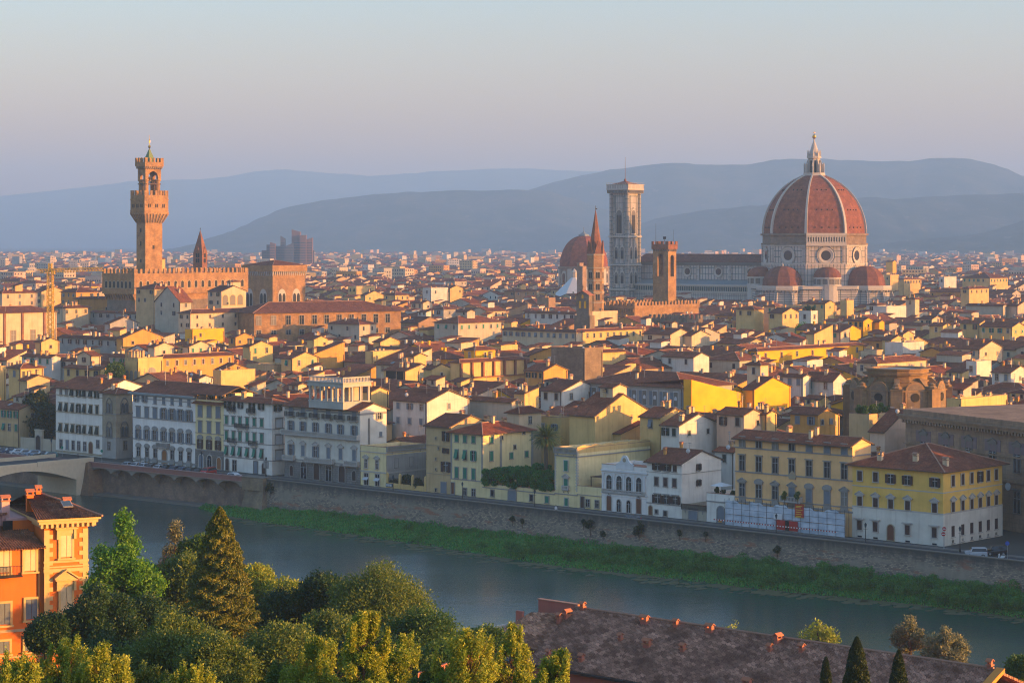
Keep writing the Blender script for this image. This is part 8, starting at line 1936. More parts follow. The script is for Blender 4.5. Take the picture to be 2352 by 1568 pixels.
# villa: tower block with quoins and pedimented windows, lower wing to its left
M['w_villa'] = plaster('plaster_strong_orange', (.74,.19,.035), .18, .15); M['w_pinkw'] = plaster('plaster_pink', (.60,.36,.33), .2, .2)
VT = plain('villa_cream_trim', (.66,.47,.20), .8)
YV = 228; rv = R(25)
def vz(py, Y=YV): return Wz(py, Y)
X0 = Wx(102, YV)
def vx(px): k = (px-CX)/FP; return (k*YV-X0)/(math.cos(rv)-k*math.sin(rv))
wV = vx(201)
VL = thing('orange_villa', 'bright orange villa with cream quoins, pedimented windows and a deep tiled cornice', 'villa', (X0, YV, 0), rv)
zE = vz(1200); dV = 12.5; zw_ = vz(1508)
b = MB(); b.box(0, wV, 0, dV, -2, zE); b.build('wall', M['w_villa'], VL)
b = MB(); b.box(-.25, wV+.25, -.25, dV+.2, zE-.55, zE-.1); b.box(-.7, wV+.9, -.75, dV+.6, zE-.1, zE+.22); b.box(-.9, wV+1.15, -.95, dV+.8, zE+.22, zE+.42)
for i in range(11): x = -.4+(wV+.8)*i/10; b.box(x-.12, x+.12, -.70, -.26, zE-.5, zE-.1)
for i in range(14): y = dV*i/13; b.box(wV+.26, wV+.85, y-.12, y+.12, zE-.5, zE-.1)
b.build('cornice', VT, VL)
b = MB(); e = zE+.46; rx0, rx1, ry0, ry1 = -1.0, wV+1.25, -1.05, dV+.9; ra = e+1.7
pk = (rx0+1.0, 6.5, ra)
corrug(b, (rx0,ry0,e), (rx1,ry0,e), (rx0+2.2,6.6,ra), (rx0+.6,6.6,ra), .27, .05); corrug(b, (rx1,ry0,e), (rx1,ry1,e), (rx0+2.2,6.8,ra), (rx0+2.2,6.6,ra), .27, .05)
b.face([(rx0,ry0,e-.02),(rx1,ry0,e-.02),(rx1,ry1,e-.02),(rx0,ry1,e-.02)]); b.face([(rx1,ry1,e),(rx0,ry1,e),(rx0+.6,6.8,ra),(rx0+2.2,6.8,ra)]); b.tube((rx1,ry0,e+.08),(rx0+2.2,6.6,ra+.08),.13,.13,6,1)
vr = b.build('roof', [M['tileV'], M['ridge']], VL)
c_ = chimney_mesh(.7,.55,.25, True, ('w_villa','terra')); link('chimney', c_, vr, (-.2, 5.5, ra-.2)); link('chimney', chimney_mesh(.5,.5,.3, True, ('w_villa','terra')), vr, (.9, 6.5, ra)); link('chimney', c_, vr, (3.2, 3.8, ra-1.0))
o = link('roof_window', SKYL, vr, (wV*.62, 1.8, e+1.05)); o.rotation_euler = (R(18),0,0)
for sx in (0, 1):
    b = MB(); z = vz(1470); i = 0
    while z < zE-.9:
        wq = .85 if i % 2 else .5
        if sx: b.box(wV-wq, wV+.05, -.06, .02, z, z+.44); b.box(wV-.02, wV+.05, .02, wq, z, z+.44)
        else: b.box(-.03, wq, -.06, .02, z, z+.44)
        z += .44; i += 1
    b.build('quoin_work', VT, VL)
b = MB()
for py_, th in ((1291,.22),(1303,.14),(1311,.35)): zz = vz(py_); b.box(-.1, wV+.12, -.12, .02, zz-th/2, zz+th/2); b.box(wV, wV+.12, .02, dV, zz-th/2, zz+th/2)
b.build('string_courses', VT, VL)
def vwin(parent, x, z, w_, h_, fr, sh, at_=-.03, trim=VT):
    r_ = MB(); t_ = .22
    r_.box(-w_/2-t_, -w_/2, -.12, .02, -.1, h_+t_); r_.box(w_/2, w_/2+t_, -.12, .02, -.1, h_+t_); r_.box(-w_/2, w_/2, -.12, .02, h_, h_+t_); r_.box(-w_/2-t_-.1, w_/2+t_+.1, -.25, .02, -.28, -.1)
    if fr == 't':
        q = w_/2+t_+.35; bb = h_+.65; r_.box(-q+.2, q-.2, -.2, .02, h_+t_, bb); r_.box(-q, q, -.42, .02, bb, bb+.14); r_.poly_y([(-q, bb+.14), (q, bb+.14), (0, bb+.95)], -.30, .02); r_.poly_y([(-q-.08, bb+.14), (0, bb+.98), (q+.08, bb+.14), (q+.08, bb+.3), (0, bb+1.16), (-q-.08, bb+.3)], -.45, .02)
        for sx in (-1, 1): r_.box(sx*(q-.28)-.12, sx*(q-.28)+.12, -.28, .02, bb-1.0, bb)
    o_ = link('window', r_.mesh('villa_window', [trim]), parent, (x, at_, z)); s_ = MB()
    for sx in (-1, 1): s_.box(min(0,sx*w_/2)+(.02 if sx > 0 else 0), max(0,sx*w_/2)-(.02 if sx < 0 else 0), -.08, .02, 0, h_)
    for k in range(int(h_/.14)): s_.box(-w_/2+.1, -.08, -.1, -.081, .08+k*.14, .15+k*.14); s_.box(.08, w_/2-.1, -.1, -.081, .08+k*.14, .15+k*.14)
    link('shutter', s_.mesh('villa_shutters', [M[sh]]), o_); return o_
vwin(VL, wV*.5, vz(1281), 1.15, 2.15, 't', 'sh_c'); vwin(VL, wV*.5, vz(1405), 1.15, 2.4, 't', 'sh_c')
# wing
yw = 2.0; X2 = -12
WG = link('wing', None, VL, (0,0,0)); wz1 = vz(1252, YV+1)
b = MB(); b.box(X2, -.01, yw-1.6, yw+9, -2, wz1-.15); b.build('wing_wall', M['w_villa'], WG)
b = MB(); corrug(b, (X2,yw-2.3,wz1), (.1,yw-2.3,wz1), (-1.2,yw+5.5,wz1+2.1), (X2,yw+5.5,wz1+2.1), .27, .05); b.face([(X2,yw-2.3,wz1-.02),(.1,yw-2.3,wz1-.02),(.1,yw+5.5,wz1-.02),(X2,yw+5.5,wz1-.02)]); b.box(X2,.1,yw-2.35,yw-2.2,wz1-.12,wz1-.03); b.build('wing_roof', [M['tileV']], WG)
for px_, py_, hh, sh in ((71,1309,2.15,'sh_c'),(10,1309,2.25,'sh_c'),(74,1420,2.0,'sh_u'),(12,1428,2.1,'sh_u'),(72,1492,1.2,'sh_u'),(10,1494,1.2,'sh_u')):
    x = vx(px_); vwin(WG, x, vz(py_), 1.15, hh, 'f', sh, yw-1.63)
b = MB(); x = vx(10); b.box(x-2.6, x+1.7, yw-2.6, yw-1.6, vz(1316)-.15, vz(1316))
for i in range(30): q = x-2.5+i*.142; b.box(q, q+.03, yw-2.58, yw-2.54, vz(1316), vz(1316)+.95)
b.box(x-2.6, x+1.7, yw-2.59, yw-2.53, vz(1316)+.95, vz(1316)+1.0); b.build('balcony', M['iron'], WG)
b = MB(); b.box(-.55, -.43, yw-1.75, yw-1.62, 0, wz1-.3); b.build('drainpipe', M['fascia'], WG)
b = MB(); b.box(X2, .01, yw-1.68, yw-1.6, vz(1447), vz(1441)); b.box(X2, .01, yw-1.68, yw-1.6, vz(1506), vz(1502)); b.build('wing_bands', plain('villa_grey_trim', (.45,.38,.25)), WG)
# pink upper block behind with big chimney
b = MB(); xp = vx(38); b.box(X2, xp, 5.5, 12, 0, vz(1168, YV+6)); b.box(xp, -.02, 4.5, 12, 0, vz(1185,YV+5)); b.build('upper_wall', [M['w_pinkw']], VL)
b = MB(); b.box(xp, -.03, 4.42, 4.49, wz1+1, vz(1190,YV+5)); b.build('attic_wall', M['w_villa'], VL)
b = MB(); z = vz(1168, YV+6); b.slab([(X2,5,z-.9),(xp+.2,5,z-.1),(xp+.2,12,z+.4),(X2,12,z-.3)], .2); b.build('upper_roof', M['tileV'], VL)
ch_ = chimney_mesh(.8,.6,.9, True, ('w_pinkw','terra')); link('chimney', ch_, VL, (xp+.1, 5.6, vz(1165,YV+6)))
b = MB(); b.box(-3.2,-2.2,4.36,4.42,vz(1213,YV+4),vz(1192,YV+4)); b.build('attic_window', M['glass'], VL)
# red garden wall seen between the near shrubs
Yg = 120; b = MB(); x0, x1 = Wx(960,Yg), Wx(1100,Yg); z0, z1 = Wz(1545,Yg), Wz(1520,Yg); b.loft([[(x0,Yg,z0-4),(x0,Yg+.4,z0-4),(x0,Yg+.4,z0),(x0,Yg,z0)], [(x1,Yg+3,z0-4),(x1,Yg+3.4,z0-4),(x1,Yg+3.4,z1),(x1,Yg+3,z1)]]); tag(b.build('garden_wall', M['w_redw']), 'strip of red garden wall between the golden shrubs at the bottom', 'garden wall')

# ------------------------------------------------------------------ scaffolding, garden gate, lamps, vehicles, people
SX0, SX1 = FL(1682), FL(1957); P = FP_(SX0); Ls = SX1-SX0; hS = 4.6
SF = thing('scaffolding', 'white sheeted scaffolding with dark pipes along the foot of the apricot palace', 'scaffolding', (P[0]-VX*2.2, P[1]-VY*2.2, 0), THETA)
b = MB(); k = 60
for row in range(2):
    z0, z1 = (0, 2.2) if row == 0 else (2.25, hS)
    for i in range(k):
        xa, xb = Ls*i/k, Ls*(i+1)/k; f = lambda x: .06*math.sin(x*2.3+row)+.04*math.sin(x*5.1)
        tz = lambda x: z1+(.25*math.sin(x*1.1)+.12*math.sin(x*3.3) if row else 0)
        b.face([(xa,f(xa),z0),(xb,f(xb),z0),(xb,f(xb),tz(xb)),(xa,f(xa),tz(xa))])
t = NT('scaffold_sheet', .5, .4); t.col(t.mix(t.ramp(t.noise(t.coord('Object', (.35,.35,.8)), 1, 4), .4, .65), (.38,.45,.52), (.58,.64,.70))); b.build('sheeting', t.mat, SF)
b = MB()
for i in range(15): x = Ls*i/14; b.tube((x,-.12,0),(x,-.12,hS+.5),.03,.03,4); b.tube((x,1.2,0),(x,1.2,hS+.5),.045,.045,4)
for z in (1.1, 2.2, 3.3, 4.4): b.tube((0,-.14,z),(Ls,-.14,z),.028,.028,4)
b.build('pipes', M['iron'], SF)
b = MB(); b.box(Ls*.44, Ls*.62, -.3, -.18, .3, 2.1); b.box(Ls*.52, Ls*.55, -.34, -.301, .3, 2.1, 1); b.build('red_hoarding', [M['red'], M['dark']], SF)
b = MB(); b.box(Ls*.42, Ls*.49, -.25, -.17, 2.2, 3.2); b.build('white_notice', M['whitep'], SF)
b = MB(); x = Ls*.60; b.box(x, x+1.9, -.34, -.2, 2.9, 5.3); 
for i, z in enumerate((5.0,4.75,4.3,3.9,3.5,3.15)): b.box(x+.2, x+1.7-(i % 2)*.3, -.36, -.341, z-.05, z+.08, 1)
b.box(x, x+1.9, -.36, -.341, 2.9, 3.0, 1); b.build('red_billboard', [M['red'], plain('sign_yellow', (.75,.5,.05))], SF)
b = MB()
for i in range(90): x = -2+(Ls+1)*i/90; b.box(x, x+(Ls+1)/90, -1.0, -.95, .95, 1.15, i % 2)
tape = b.mesh('warning_tape', [M['red'], M['whitep']]); link('warning_tape', tape, SF)
take((P[0]-VX*2.2, P[1]-VY*2.2), Ls, 3, THETA)
# gate piers of the small garden
tA, tB = FL(zx('f',1638)), FL(zx('f',2003)); Pg = FP_(tA); Lg = tB-tA
GP_ = thing('garden_gate_wall', 'low yellow garden wall with rounded piers before dark shrubs', 'garden wall', (Pg[0], Pg[1], 0), THETA)
b = MB(); b.box(0, Lg, 0, .3, 0, 1.1); b.build('wall', M['w_y'], GP_)
for i in range(4):
    b = MB(); x = .2+(Lg-.5)*i/3; b.box(x-.25, x+.25, -.06, .4, 0, 2.9); b.lathe([(.32,2.9),(.3,3.05),(.12,3.3),(.02,3.35)], 8, x, .17); b.build('pier', M['w_y'], GP_)
b = MB()
for i in range(int(Lg/.2)): b.box(.3+i*.2, .33+i*.2, .1, .13, 1.1, 2.3)
b.build('railing', M['iron'], GP_)
b = MB(); q = FL(zx('f',1662))-tA; b.box(q-.9, q+1.2, -.08, 0, .2, 1.0); 
for i, x in enumerate((q-.5, q+.1, q+.7)): b.box(x-.18, x+.18, -.1, -.081, .35, .85, 1)
b.build('painted_panel', [M['glassB'], M['whitep']], GP_)
# street lamps on the parapet
def lamp_proto():
    r_ = thing('street_lamp', '', 'street lamp', (0,0,0)); r_['group'] = 'lamps along the quay'
    b = MB(); b.lathe([(.16,0),(.16,.5),(.08,.6),(.06,3.2),(.05,3.6)], 8); b.tube((-.35,0,3.3),(.35,0,3.3),.03,.03,4); b.build('post', M['iron'], r_)
    b = MB(); b.lathe([(.12,3.6),(.22,4.1),(.24,4.12)], 6); b.build('lantern_glass', M['glassB'], r_); b = MB(); b.lathe([(.28,4.12),(.1,4.35),(.03,4.5)], 6); b.build('lantern_cap', M['iron'], r_); return r_
def copy_tree(o, parent=None):
    c = o.copy(); COL.objects.link(c); c.parent = parent
    for ch in o.children: copy_tree(ch, c)
    return c
lamps = [(335,1086,9.6,'before the white palace with green shutters'),(536-73,1105,9.6,'before the narrow pale yellow house'),(611,1098,9.6,'at the right corner of the green shuttered palace'),(903,1128,1,'before the gated garden'),(1062,1144,1,'before the green shuttered yellow house'),(1228,1160,1,'under the vine pergola'),(1783,1212,1,'before the scaffolding'),(1988,1233,1,'before the mustard corner palace'),(2205,1250,8,'beside the flank of the mustard palace'),(118,1040,9,'behind the bridge by the parked cars')]
LPp = None
for px, py, k, ds in lamps:
    if LPp is None: LPp = lamp_proto(); o = LPp
    else: o = copy_tree(LPp)
    q = qat(px, k+.6); o.location = (q[0], q[1], .14); o['label'] = 'black lantern lamp post '+ds
# cars
def car_proto(kind, paint):
    L, W, H_ = {'hatch': (3.9,1.68,1.46), 'saloon': (4.3,1.72,1.42), 'suv': (3.7,1.65,1.72), 'van': (4.2,1.75,1.85)}[kind]
    r_ = thing('parked_car', '', 'car', (0,0,0)); b = MB(); hw = W/2
    sill, belt = .28, H_*.60
    prof = {'hatch': [(-.5,.30),(-.5,.55),(-.44,.58),(-.30,.60),(-.14,.98),(.22,1.0),(.40,.93),(.47,.62),(.5,.55),(.5,.30)], 'saloon': [(-.5,.3),(-.5,.53),(-.44,.56),(-.27,.60),(-.12,.98),(.18,1.0),(.34,.66),(.47,.62),(.5,.5),(.5,.3)],
            'suv': [(-.5,.32),(-.5,.55),(-.46,.60),(-.28,.64),(-.18,.98),(.40,1.0),(.47,.95),(.49,.62),(.5,.5),(.5,.32)], 'van': [(-.5,.3),(-.5,.5),(-.45,.56),(-.36,.62),(-.22,.97),(.44,1.0),(.49,.9),(.5,.6),(.5,.5),(.5,.3)]}[kind]
    rings = []
    for s_, k in ((-1,.94),(-1,1),(1,1),(1,.94)):
        pass
    n = len(prof)
    def wy(zf): return hw*(1.0 if zf < .62 else 1-.22*(zf-.62)/.38)
    pts = [(x*L, z*H_) for x, z in prof]+[(.5*L,.2),( -.5*L,.2)]
    loc_ = lambda s_: [(x, s_*wy(z/H_), z) for x, z in pts]
    b.loft([loc_(-1), loc_(1)]); body = b.build('body', paint, r_)
    g_ = MB(); up = [(x*L, z*H_) for x, z in prof if z >= .6]; x0 = up[0][0]+.12*L*.6; 
    a_, b2, c2, d2 = prof[3], prof[4], prof[5], prof[6]
    for s_ in (-1, 1):
        zb, zt_ = .64, .93; yb, yt = wy(zb)+.012, wy(zt_)+.012
        xs = ((a_[0]*.72+b2[0]*.28)*L+.12, b2[0]*L+.05, (c2[0])*L+.0, (d2[0]*.5+c2[0]*.5)*L+.25)
        q = [(xs[0], s_*yb, zb*H_), (xs[3], s_*yb, zb*H_), (xs[2]+.1, s_*yt, zt_*H_), (xs[1], s_*yt, zt_*H_)]; g_.face(q if s_ < 0 else q[::-1])
    f0, f1 = (a_[0]*L, a_[1]*H_), (b2[0]*L, b2[1]*H_); nx_ = -(f1[1]-f0[1]); nz_ = (f1[0]-f0[0]); ln = math.hypot(nx_, nz_); ox, oz = nx_/ln*.015, nz_/ln*.015
    P = lambda t_: (f0[0]+(f1[0]-f0[0])*t_+ox, f0[1]+(f1[1]-f0[1])*t_+oz)
    p0, p1 = P(.12), P(.92); g_.face([(p0[0],wy(.6)*.9,p0[1]),(p0[0],-wy(.6)*.9,p0[1]),(p1[0],-wy(.95)*.92,p1[1]),(p1[0],wy(.95)*.92,p1[1])])
    f0, f1 = (d2[0]*L, d2[1]*H_), (prof[7][0]*L, prof[7][1]*H_); g_.face([(f0[0]+.03,-wy(.9)*.85,f0[1]),(f1[0]+.03,-wy(.65)*.85,f1[1]),(f1[0]+.03,wy(.65)*.85,f1[1]),(f0[0]+.03,wy(.9)*.85,f0[1])])
    g_.build('windows', M['glass'], r_)
    for sx in (-.31, .30):
        for s_ in (-1, 1):
            w2 = MB(); w2.lathe([(.12,-.1),(.31,-.1),(.33,-.06),(.33,.06),(.31,.1),(.12,.1)], 14); o_ = w2.build('wheel', M['iron'], r_); o_.location = (sx*L, s_*(hw-.07), .33); o_.rotation_euler = (R(90),0,0); w2 = MB(); w2.lathe([(.01,-.115),(.2,-.115),(.2,.115),(.01,.115)], 10); w2.build('rim', M['metal'], o_)
    for s_ in (-1, 1):
        h_ = MB(); h_.box(-.5*L-.02, -.5*L+.05, s_*hw*.72-.16, s_*hw*.72+.16, .46*H_, .54*H_); h_.build('headlight', M['whitep'], r_); h_ = MB(); h_.box(.5*L-.05, .5*L+.02, s_*hw*.78-.12, s_*hw*.78+.12, .48*H_, .6*H_); h_.build('tail_light', M['red'], r_)
    h_ = MB(); h_.box(-.5*L-.05, -.5*L+.1, -hw*.95, hw*.95, .2, .26*H_+.08); h_.build('bumper', M['iron'], r_); h_ = MB(); h_.box(.5*L-.1, .5*L+.05, -hw*.95, hw*.95, .2, .26*H_+.08); h_.build('bumper', M['iron'], r_)
    return r_
def paint(n, c): return plain('car_paint_'+n, c, .25, .6, 0, .02)
PT = dict(white=paint('white', (.62,.64,.66)), silver=paint('silver', (.38,.42,.46)), black=paint('black', (.012,.013,.016)), blue=paint('blue', (.03,.06,.13)), red=paint('red', (.42,.02,.02)), teal=paint('teal', (.05,.16,.16)), pale=paint('pale_blue', (.20,.30,.40)))
cars = [(286,'saloon','silver'),(306,'hatch','white'),(323,'saloon','white'),(341,'hatch','black'),(358,'saloon','white'),(376,'hatch','black'),(394,'hatch','blue'),(412,'saloon','blue'),(431,'hatch','black'),(450,'saloon','black'),(472,'van','red')]
desc = ['silver saloon at the left end of the quay parking row','white hatchback beside the silver saloon on the quay','first of two white saloons, next to the black hatchback','black hatchback between two white saloons','white saloon right of the black hatchback','black hatchback below the wooden palace door','dark blue hatchback left of the dark blue saloon','dark blue saloon in the quay parking row','black hatchback right of the dark blue saloon','black saloon beside the small red van','small red van at the right end of the quay parking row']
protos = {}
def car(kind, col, px, k, label, rz=None, cat='car', name='parked_car', group='cars parked along the quay'):
    key = (kind, col)
    if key not in protos: protos[key] = o = car_proto(kind, PT[col])
    else: o = copy_tree(protos[key])
    q = qat(px, k); o.location = (q[0], q[1], .02); o.rotation_euler = (0,0, THETA+R(90)+R(14) if rz is None else rz); o['label'] = label; o['category'] = cat
    if group: o['group'] = group
    o.name = name; return o
for (px, kd, cl), ds in zip(cars, desc): car(kd, cl, px+6, 4.4, ds, cat='van' if kd == 'van' else 'car', name='small_van' if kd == 'van' else 'parked_car')
car('saloon','white', 535, 3.2, 'lone white saloon parked lengthwise before the green shuttered palace', THETA+R(6), group=None)
car('hatch','black', 1449, 3.0, 'black car half hidden by the wall before the ornate white town house', THETA, group=None)
car('suv','silver', 2242, 5.5, 'silver white off-road car beside the mustard corner palace', THETA+R(35), group=None)
car('suv','black', 2288, 10, 'black off-road car behind the silver white one at the right', THETA+R(40), group=None)
for i, (px, kd, cl) in enumerate(((6,'hatch','black'),(22,'saloon','blue'),(40,'hatch','white'),(56,'saloon','silver'),(76,'hatch','pale'),(98,'saloon','black'),(114,'hatch','teal'))):
    car(kd, cl, px, 9, ['black hatchback at the very left edge of the far quay','dark blue saloon second in from the left edge','white hatchback left of the silver saloon by the quay tree','silver saloon under the dark quay tree','pale blue hatchback under the dark quay tree','black saloon beside the teal hatchback','teal hatchback nearest the bridge end'][i], THETA+R(70), group='cars parked by the bridge end')
# scooter
q = qat(2300, 6); SCt = thing('scooter', 'white scooter parked at the right edge behind the quay wall', 'scooter', (q[0], q[1], 0), THETA)
b = MB(); b.loft([[(-.2,-.14,.35),(.6,-.16,.4),(.6,.16,.4),(-.2,.14,.35)], [(0,-.13,.75),(.7,-.12,.8),(.7,.12,.8),(0,.13,.75)]]); b.loft([[(-.55,-.2,.3),(-.45,-.2,.3),(-.45,.2,.3),(-.55,.2,.3)],[(-.42,-.18,1.0),(-.36,-.18,1.0),(-.36,.18,1.0),(-.42,.18,1.0)]]); b.box(-.5,0,-.14,.14,.28,.34); b.build('body', M['whitep'], SCt)
for x in (-.62,.55):
    b = MB(); b.lathe([(.08,-.05),(.24,-.05),(.24,.05),(.08,.05)], 12); o = b.build('wheel', M['iron'], SCt); o.location = (x,0,.24); o.rotation_euler = (R(90),0,0)
b = MB(); b.tube((-.38,-.3,1.05),(-.38,.3,1.05),.025); b.build('handlebar', M['iron'], SCt); b = MB(); b.box(0,.65,-.13,.13,.8,.88); b.build('seat', M['iron'], SCt)
# signs
def sign(label, px, k, z, col, name='road_sign', round_=True, bar=False, arrow=False):
    q = qat(px, k); s_ = thing(name, label, 'road sign', (q[0], q[1], 0), THETA*.5); b = MB(); b.tube((0,0,0),(0,0,z+.3),.04,.04,5); b.build('post', M['metal'], s_); b = MB()
    b.lathe([(.01,-.02),(.36,-.02),(.36,.02),(.01,.02)], 16)
    o = b.build('disc', M[col], s_); o.location = (0,-.08,z); o.rotation_euler = (R(90),0,0)
    if bar: b = MB(); b.box(-.26,.26,-.12,-.105,z-.07,z+.07); b.build('white_bar', M['whitep'], s_)
    return s_
M['bluep'] = plain('sign_blue', (.03,.10,.45))
sign('upper round red no entry sign at the corner of the mustard palace', 2169, 10.5, 3.6, 'red', bar=True); sign('lower round red no entry sign at the corner of the mustard palace', 2167, 10.4, 2.7, 'red', bar=True); sign('round blue road sign by the black off-road car', 2314, 8, 2.6, 'bluep')
sign('dark round road sign before the cream palace with propped shutters', 143, 9, 2.8, 'sh_g'); sign('small round sign at the corner of the gothic palace', 234, 9, 2.8, 'sh_g')
# people
def person(label, px, k, top, legs, rz=0):
    q = qat(px, k); o = thing('person', label, 'person', (q[0], q[1], .13), rz)
    V = [(0,0,.95),(0,0,1.18),(0,0,1.42),(0,0,1.52),(0,.0,1.66),(0,0,1.74), (.09,0,.92),(.11,.08,.50),(.11,.02,.08),(.11,-.12,.04), (-.09,0,.92),(-.11,-.10,.50),(-.11,.10,.08),(-.11,-.02,.04), (.19,0,1.40),(.24,.05,1.13),(.22,-.08,.90),(.21,-.11,.83), (-.19,0,1.40),(-.24,-.04,1.13),(-.22,-.16,.92),(-.21,-.20,.86)]
    E_ = [(0,1),(1,2),(2,3),(3,4),(4,5),(0,6),(6,7),(7,8),(8,9),(0,10),(10,11),(11,12),(12,13),(2,14),(14,15),(15,16),(16,17),(2,18),(18,19),(19,20),(20,21)]
    RAD = [.15,.14,.16,.06,.10,.07,.10,.065,.045,.05,.10,.065,.045,.05,.065,.045,.035,.035,.065,.045,.035,.035]
    me = bpy.data.meshes.new('person_body'); me.from_pydata(V, E_, []); b_ = link('body', me, o); me.materials.append(top); me.materials.append(legs)
    sk = b_.modifiers.new('skin', 'SKIN'); b_.modifiers.new('sub', 'SUBSURF').levels = 1
    for i, r in enumerate(RAD): me.skin_vertices[0].data[i].radius = (r, r*(.8 if i in (0,1,2) else 1))
    me.skin_vertices[0].data[0].use_root = True
    h_ = MB(); h_.lathe([(.02,1.60),(.115,1.66),(.118,1.74),(.08,1.81),(.01,1.83)], 10, 0, .012); h_.build('hair', M['woodD'], o)
    t_ = MB(); t_.loft([[(x*1.1, y, z) for x, y in ((-.12,-.12),(.12,-.12),(.12,.12),(-.12,.12))] for z in (.55,.98)]); t_.build('trousers' , legs, o)
    return o
dkc = plain('dark_cloth', (.03,.03,.04)); whc = plain('white_cloth', (.65,.65,.66))
person('person in dark clothes walking on the road at the bridge end', 179, 7, dkc, dkc, R(40)); person('person in a white shirt behind the rough wall below the garden range', 1277, 1.5, whc, dkc, R(10)); person('person in dark clothes standing in the arched doorway of the grey balconied palace', zx('f',888), 12, dkc, plain('blue_cloth', (.05,.08,.16)), 0)
# parasol and pots on the small white terrace
zt_ = N2['h']; pl_ = N2['C']; o = thing('parasol', 'square white parasol on the terrace of the small white house', 'parasol', (pl_[0]+UX*N2['w']*.3+VX*2, pl_[1]+UY*N2['w']*.3+VY*2, zt_), THETA)
b = MB(); b.loft([[(-1.6,-1.6,2.1),(1.6,-1.6,2.1),(1.6,1.6,2.1),(-1.6,1.6,2.1)],[(-.05,-.05,2.75),(.05,-.05,2.75),(.05,.05,2.75),(-.05,.05,2.75)]]); b.build('canopy', M['whitep'], o); b = MB(); b.tube((0,0,0),(0,0,2.2),.04); b.build('pole', M['metal'], o)
hd = dict(o=N2['root'], h=zt_, w=N2['w'], d=N2['d']*.4); planter('row of potted plants on the terrace of the small white house', hd, 14, .8, 'dark', 9, 'potted_plants')
for i, u in enumerate((2065,2180)):
    px = zx('h', u); t_ = FL(px); q = FP_(t_); T('potted_shrub', ['left','right'][i]+' potted shrub on the stone balcony of the apricot palace', 'potted shrub', px, zy('h', 835), q[1]-1.2, 16, 'olive', 900, .22, 140+i, 'round', zb=O['zv'](zy('i',0)) if False else Wz(zy('h',908), q[1]-1), crown0=.3, nbl=8, trunk=.05)
# skylights on the mustard palace
o = thing('glass_skylight', 'pair of turquoise glass skylights behind the mustard palace roof', 'skylight', (P_['C'][0], P_['C'][1], 0), THETA)
X, Y = Wx(2175, 430), 430
o.location = (X, Y, 0); b = MB(); zs = Wz(1042, Y); b.box(-6.5, 3.5, -1, 5, 8, zs-1.2); b.build('base', M['w_corner'], o)
b = MB(); b.slab([(-1.5,-1.2,zs-1.2),(3.6,-1.2,zs-1.0),(3.6,2.2,zs+.5),(-1.5,2.2,zs+.5)], .1); b.slab([(-6.6,-.6,zs-.9),(-3.0,-.6,zs-.9),(-3.0,1.6,zs+.4),(-6.6,1.6,zs+.4)], .1); b.build('glass', M['glassS'], o)
b = MB()
for i in range(9): x = -1.5+i*.63; b.tube((x,-1.2,zs-1.15),(x,2.2,zs+.55),.035,.035,3)
b.build('bars', M['metal'], o)
# unseen town houses added past the right edge to shade the mustard palace flank
ro = random.Random(4)
for i, (X, Y, w, d, h) in enumerate(((112,372,16,14,19),(124,352,15,14,17),(122,392,15,13,20),(136,338,14,14,18),(128,432,18,14,21),(146,410,16,14,18),(150,372,16,16,19),(140,462,18,15,20),(164,440,15,15,20),(168,396,14,14,20))):
    farhouse2 = MB(); farhouse(farhouse2, (0,0), w, d, h, 0, 'h', 'c', ro); o = farhouse2.build('town_house', FM); o.location = (X, Y, 0); o.rotation_euler = (0,0,THETA); tag(o, 'tall cream corner house across the square beyond the mustard palace', 'house', 'houses across the square')
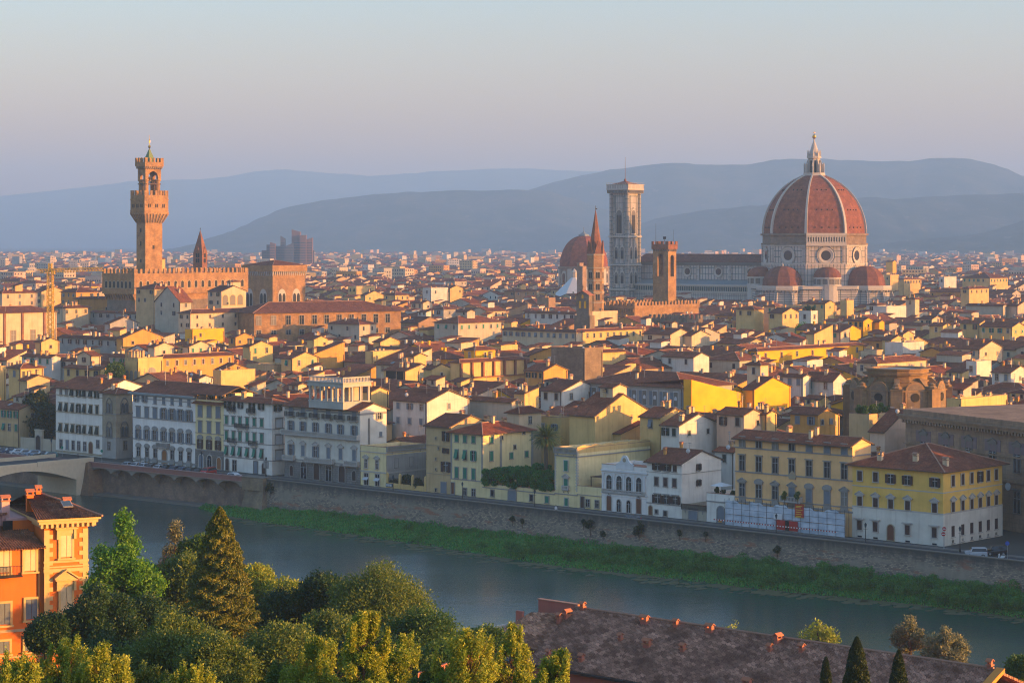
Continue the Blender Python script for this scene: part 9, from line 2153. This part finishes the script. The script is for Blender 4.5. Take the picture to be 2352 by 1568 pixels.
# ------------------------------------------------------------------ labels of the houses: look first, then what they stand beside
LM = [(285,640,'the battlemented palace'),(340,470,'the palace bell tower'),(630,640,'the square grain hall church'),(750,735,'the long brick palace'),(120,700,'the yellow crane'),(1368,640,'the six sided bell tower'),(1436,640,'the marble bell tower'),(1526,640,'the square watch tower'),
      (1870,650,'the great dome'),(1338,700,'the bell gable'),(1535,715,'the battlemented hall'),(1740,745,'the dark battlemented range'),(1080,750,'the beige museum wing'),(1400,770,'the pale yellow corridor wing'),(2090,890,'the stone rotunda'),(1640,925,'the lemon yellow end wall'),
      (1450,895,'the palace with painted panels'),(778,895,'the roof loggia'),(180,880,'the cream palace with propped shutters'),(375,905,'the cool white palace'),(562,910,'the green shuttered palace'),(1254,1010,'the date palm'),(1160,980,'the yellow house by the pergola'),(1432,1070,'the ornate white town house'),
      (1820,985,'the apricot palace'),(2200,1060,'the mustard corner palace'),(1005,980,'the bare ochre house'),(500,830,'the long orange house'),(1850,785,'the long yellow house'),(1880,700,'the white cube house'),(1385,990,'the tall lemon gable wall'),(1015,935,'the white house with grey shutters'),
      (2230,700,'the right edge, level with the tribunes'),(60,760,'the cream modern block'),(640,800,'the green windowed gables'),(1300,815,'the windowless grey block'),(900,860,'the open balcony tower house'),(1110,840,'the pillared yellow loggia house'),(1760,900,'the slim cream tower'),(2280,850,'the right edge, level with the rotunda'),(30,860,'the left edge, level with the orange house')]
RK = dict(x='gabled', y='front gabled', h='hip roofed', p='lean-to roofed', t='flat terraced')
def look(h):
    bits = [CN.get(h['wc'], 'pale'), RK[h['kind']]]
    sz = h['w']*h['d']; bits.insert(0, 'long' if max(h['w'], h['d']) > 24 else ('small' if sz < 110 else ('large' if sz > 260 else '')))
    return ' '.join(b for b in bits if b)+' house'
def rel(dx, dy):
    far = math.hypot(dx, dy)
    if abs(dx) > 2*abs(dy): s = 'right of' if dx > 0 else 'left of'
    elif abs(dy) > 2*abs(dx): s = 'below' if dy > 0 else 'above'
    else: s = ('below and ' if dy > 0 else 'above and ')+('right of' if dx > 0 else 'left of')
    return ('just ' if far < 45 else '')+s
seen = {}
for h in HOUSES:
    if h['info']: h['o']['label'] = h['info']; seen.setdefault(h['info'], []).append(h); continue
    shn = dict(sh_b='brown', sh_u='grey blue', sh_g='green', sh_d='dark green', sh_w='white').get(h['sh'])
    near_ = sorted(LM, key=lambda l: (l[0]-h['px'])**2+(1.6*(l[1]-h['py']))**2)[:2]
    l = near_[0]; t1 = rel(h['px']-l[0], h['py']-l[1])+' '+l[2]
    h['lab'] = look(h)+' '+t1; h['near2'] = near_[1][2]
    seen.setdefault(h['lab'], []).append(h)
ordn = ['', 'second', 'third', 'fourth', 'fifth', 'sixth', 'seventh']
for lab, hs in seen.items():
    if len(hs) == 1: hs[0]['o']['label'] = lab; continue
    hs.sort(key=lambda h: h['px']); n = len(hs)
    for i, h in enumerate(hs):
        pos = 'leftmost' if i == 0 else ('rightmost' if i == n-1 else ordn[i]+' from left')
        h['o']['label'] = pos+' '+lab
for h in HOUSES:
    w_ = h['o']['label'].replace('house,', 'house').split()
    h['o']['label'] = ' '.join(w_[:16]); h['o']['group'] = 'houses of the old town'

for o in SC.objects:
    if o.parent is None and o.get('label') and not 4 <= len(o['label'].split()) <= 16: print('LABEL', o.name, o['label'])
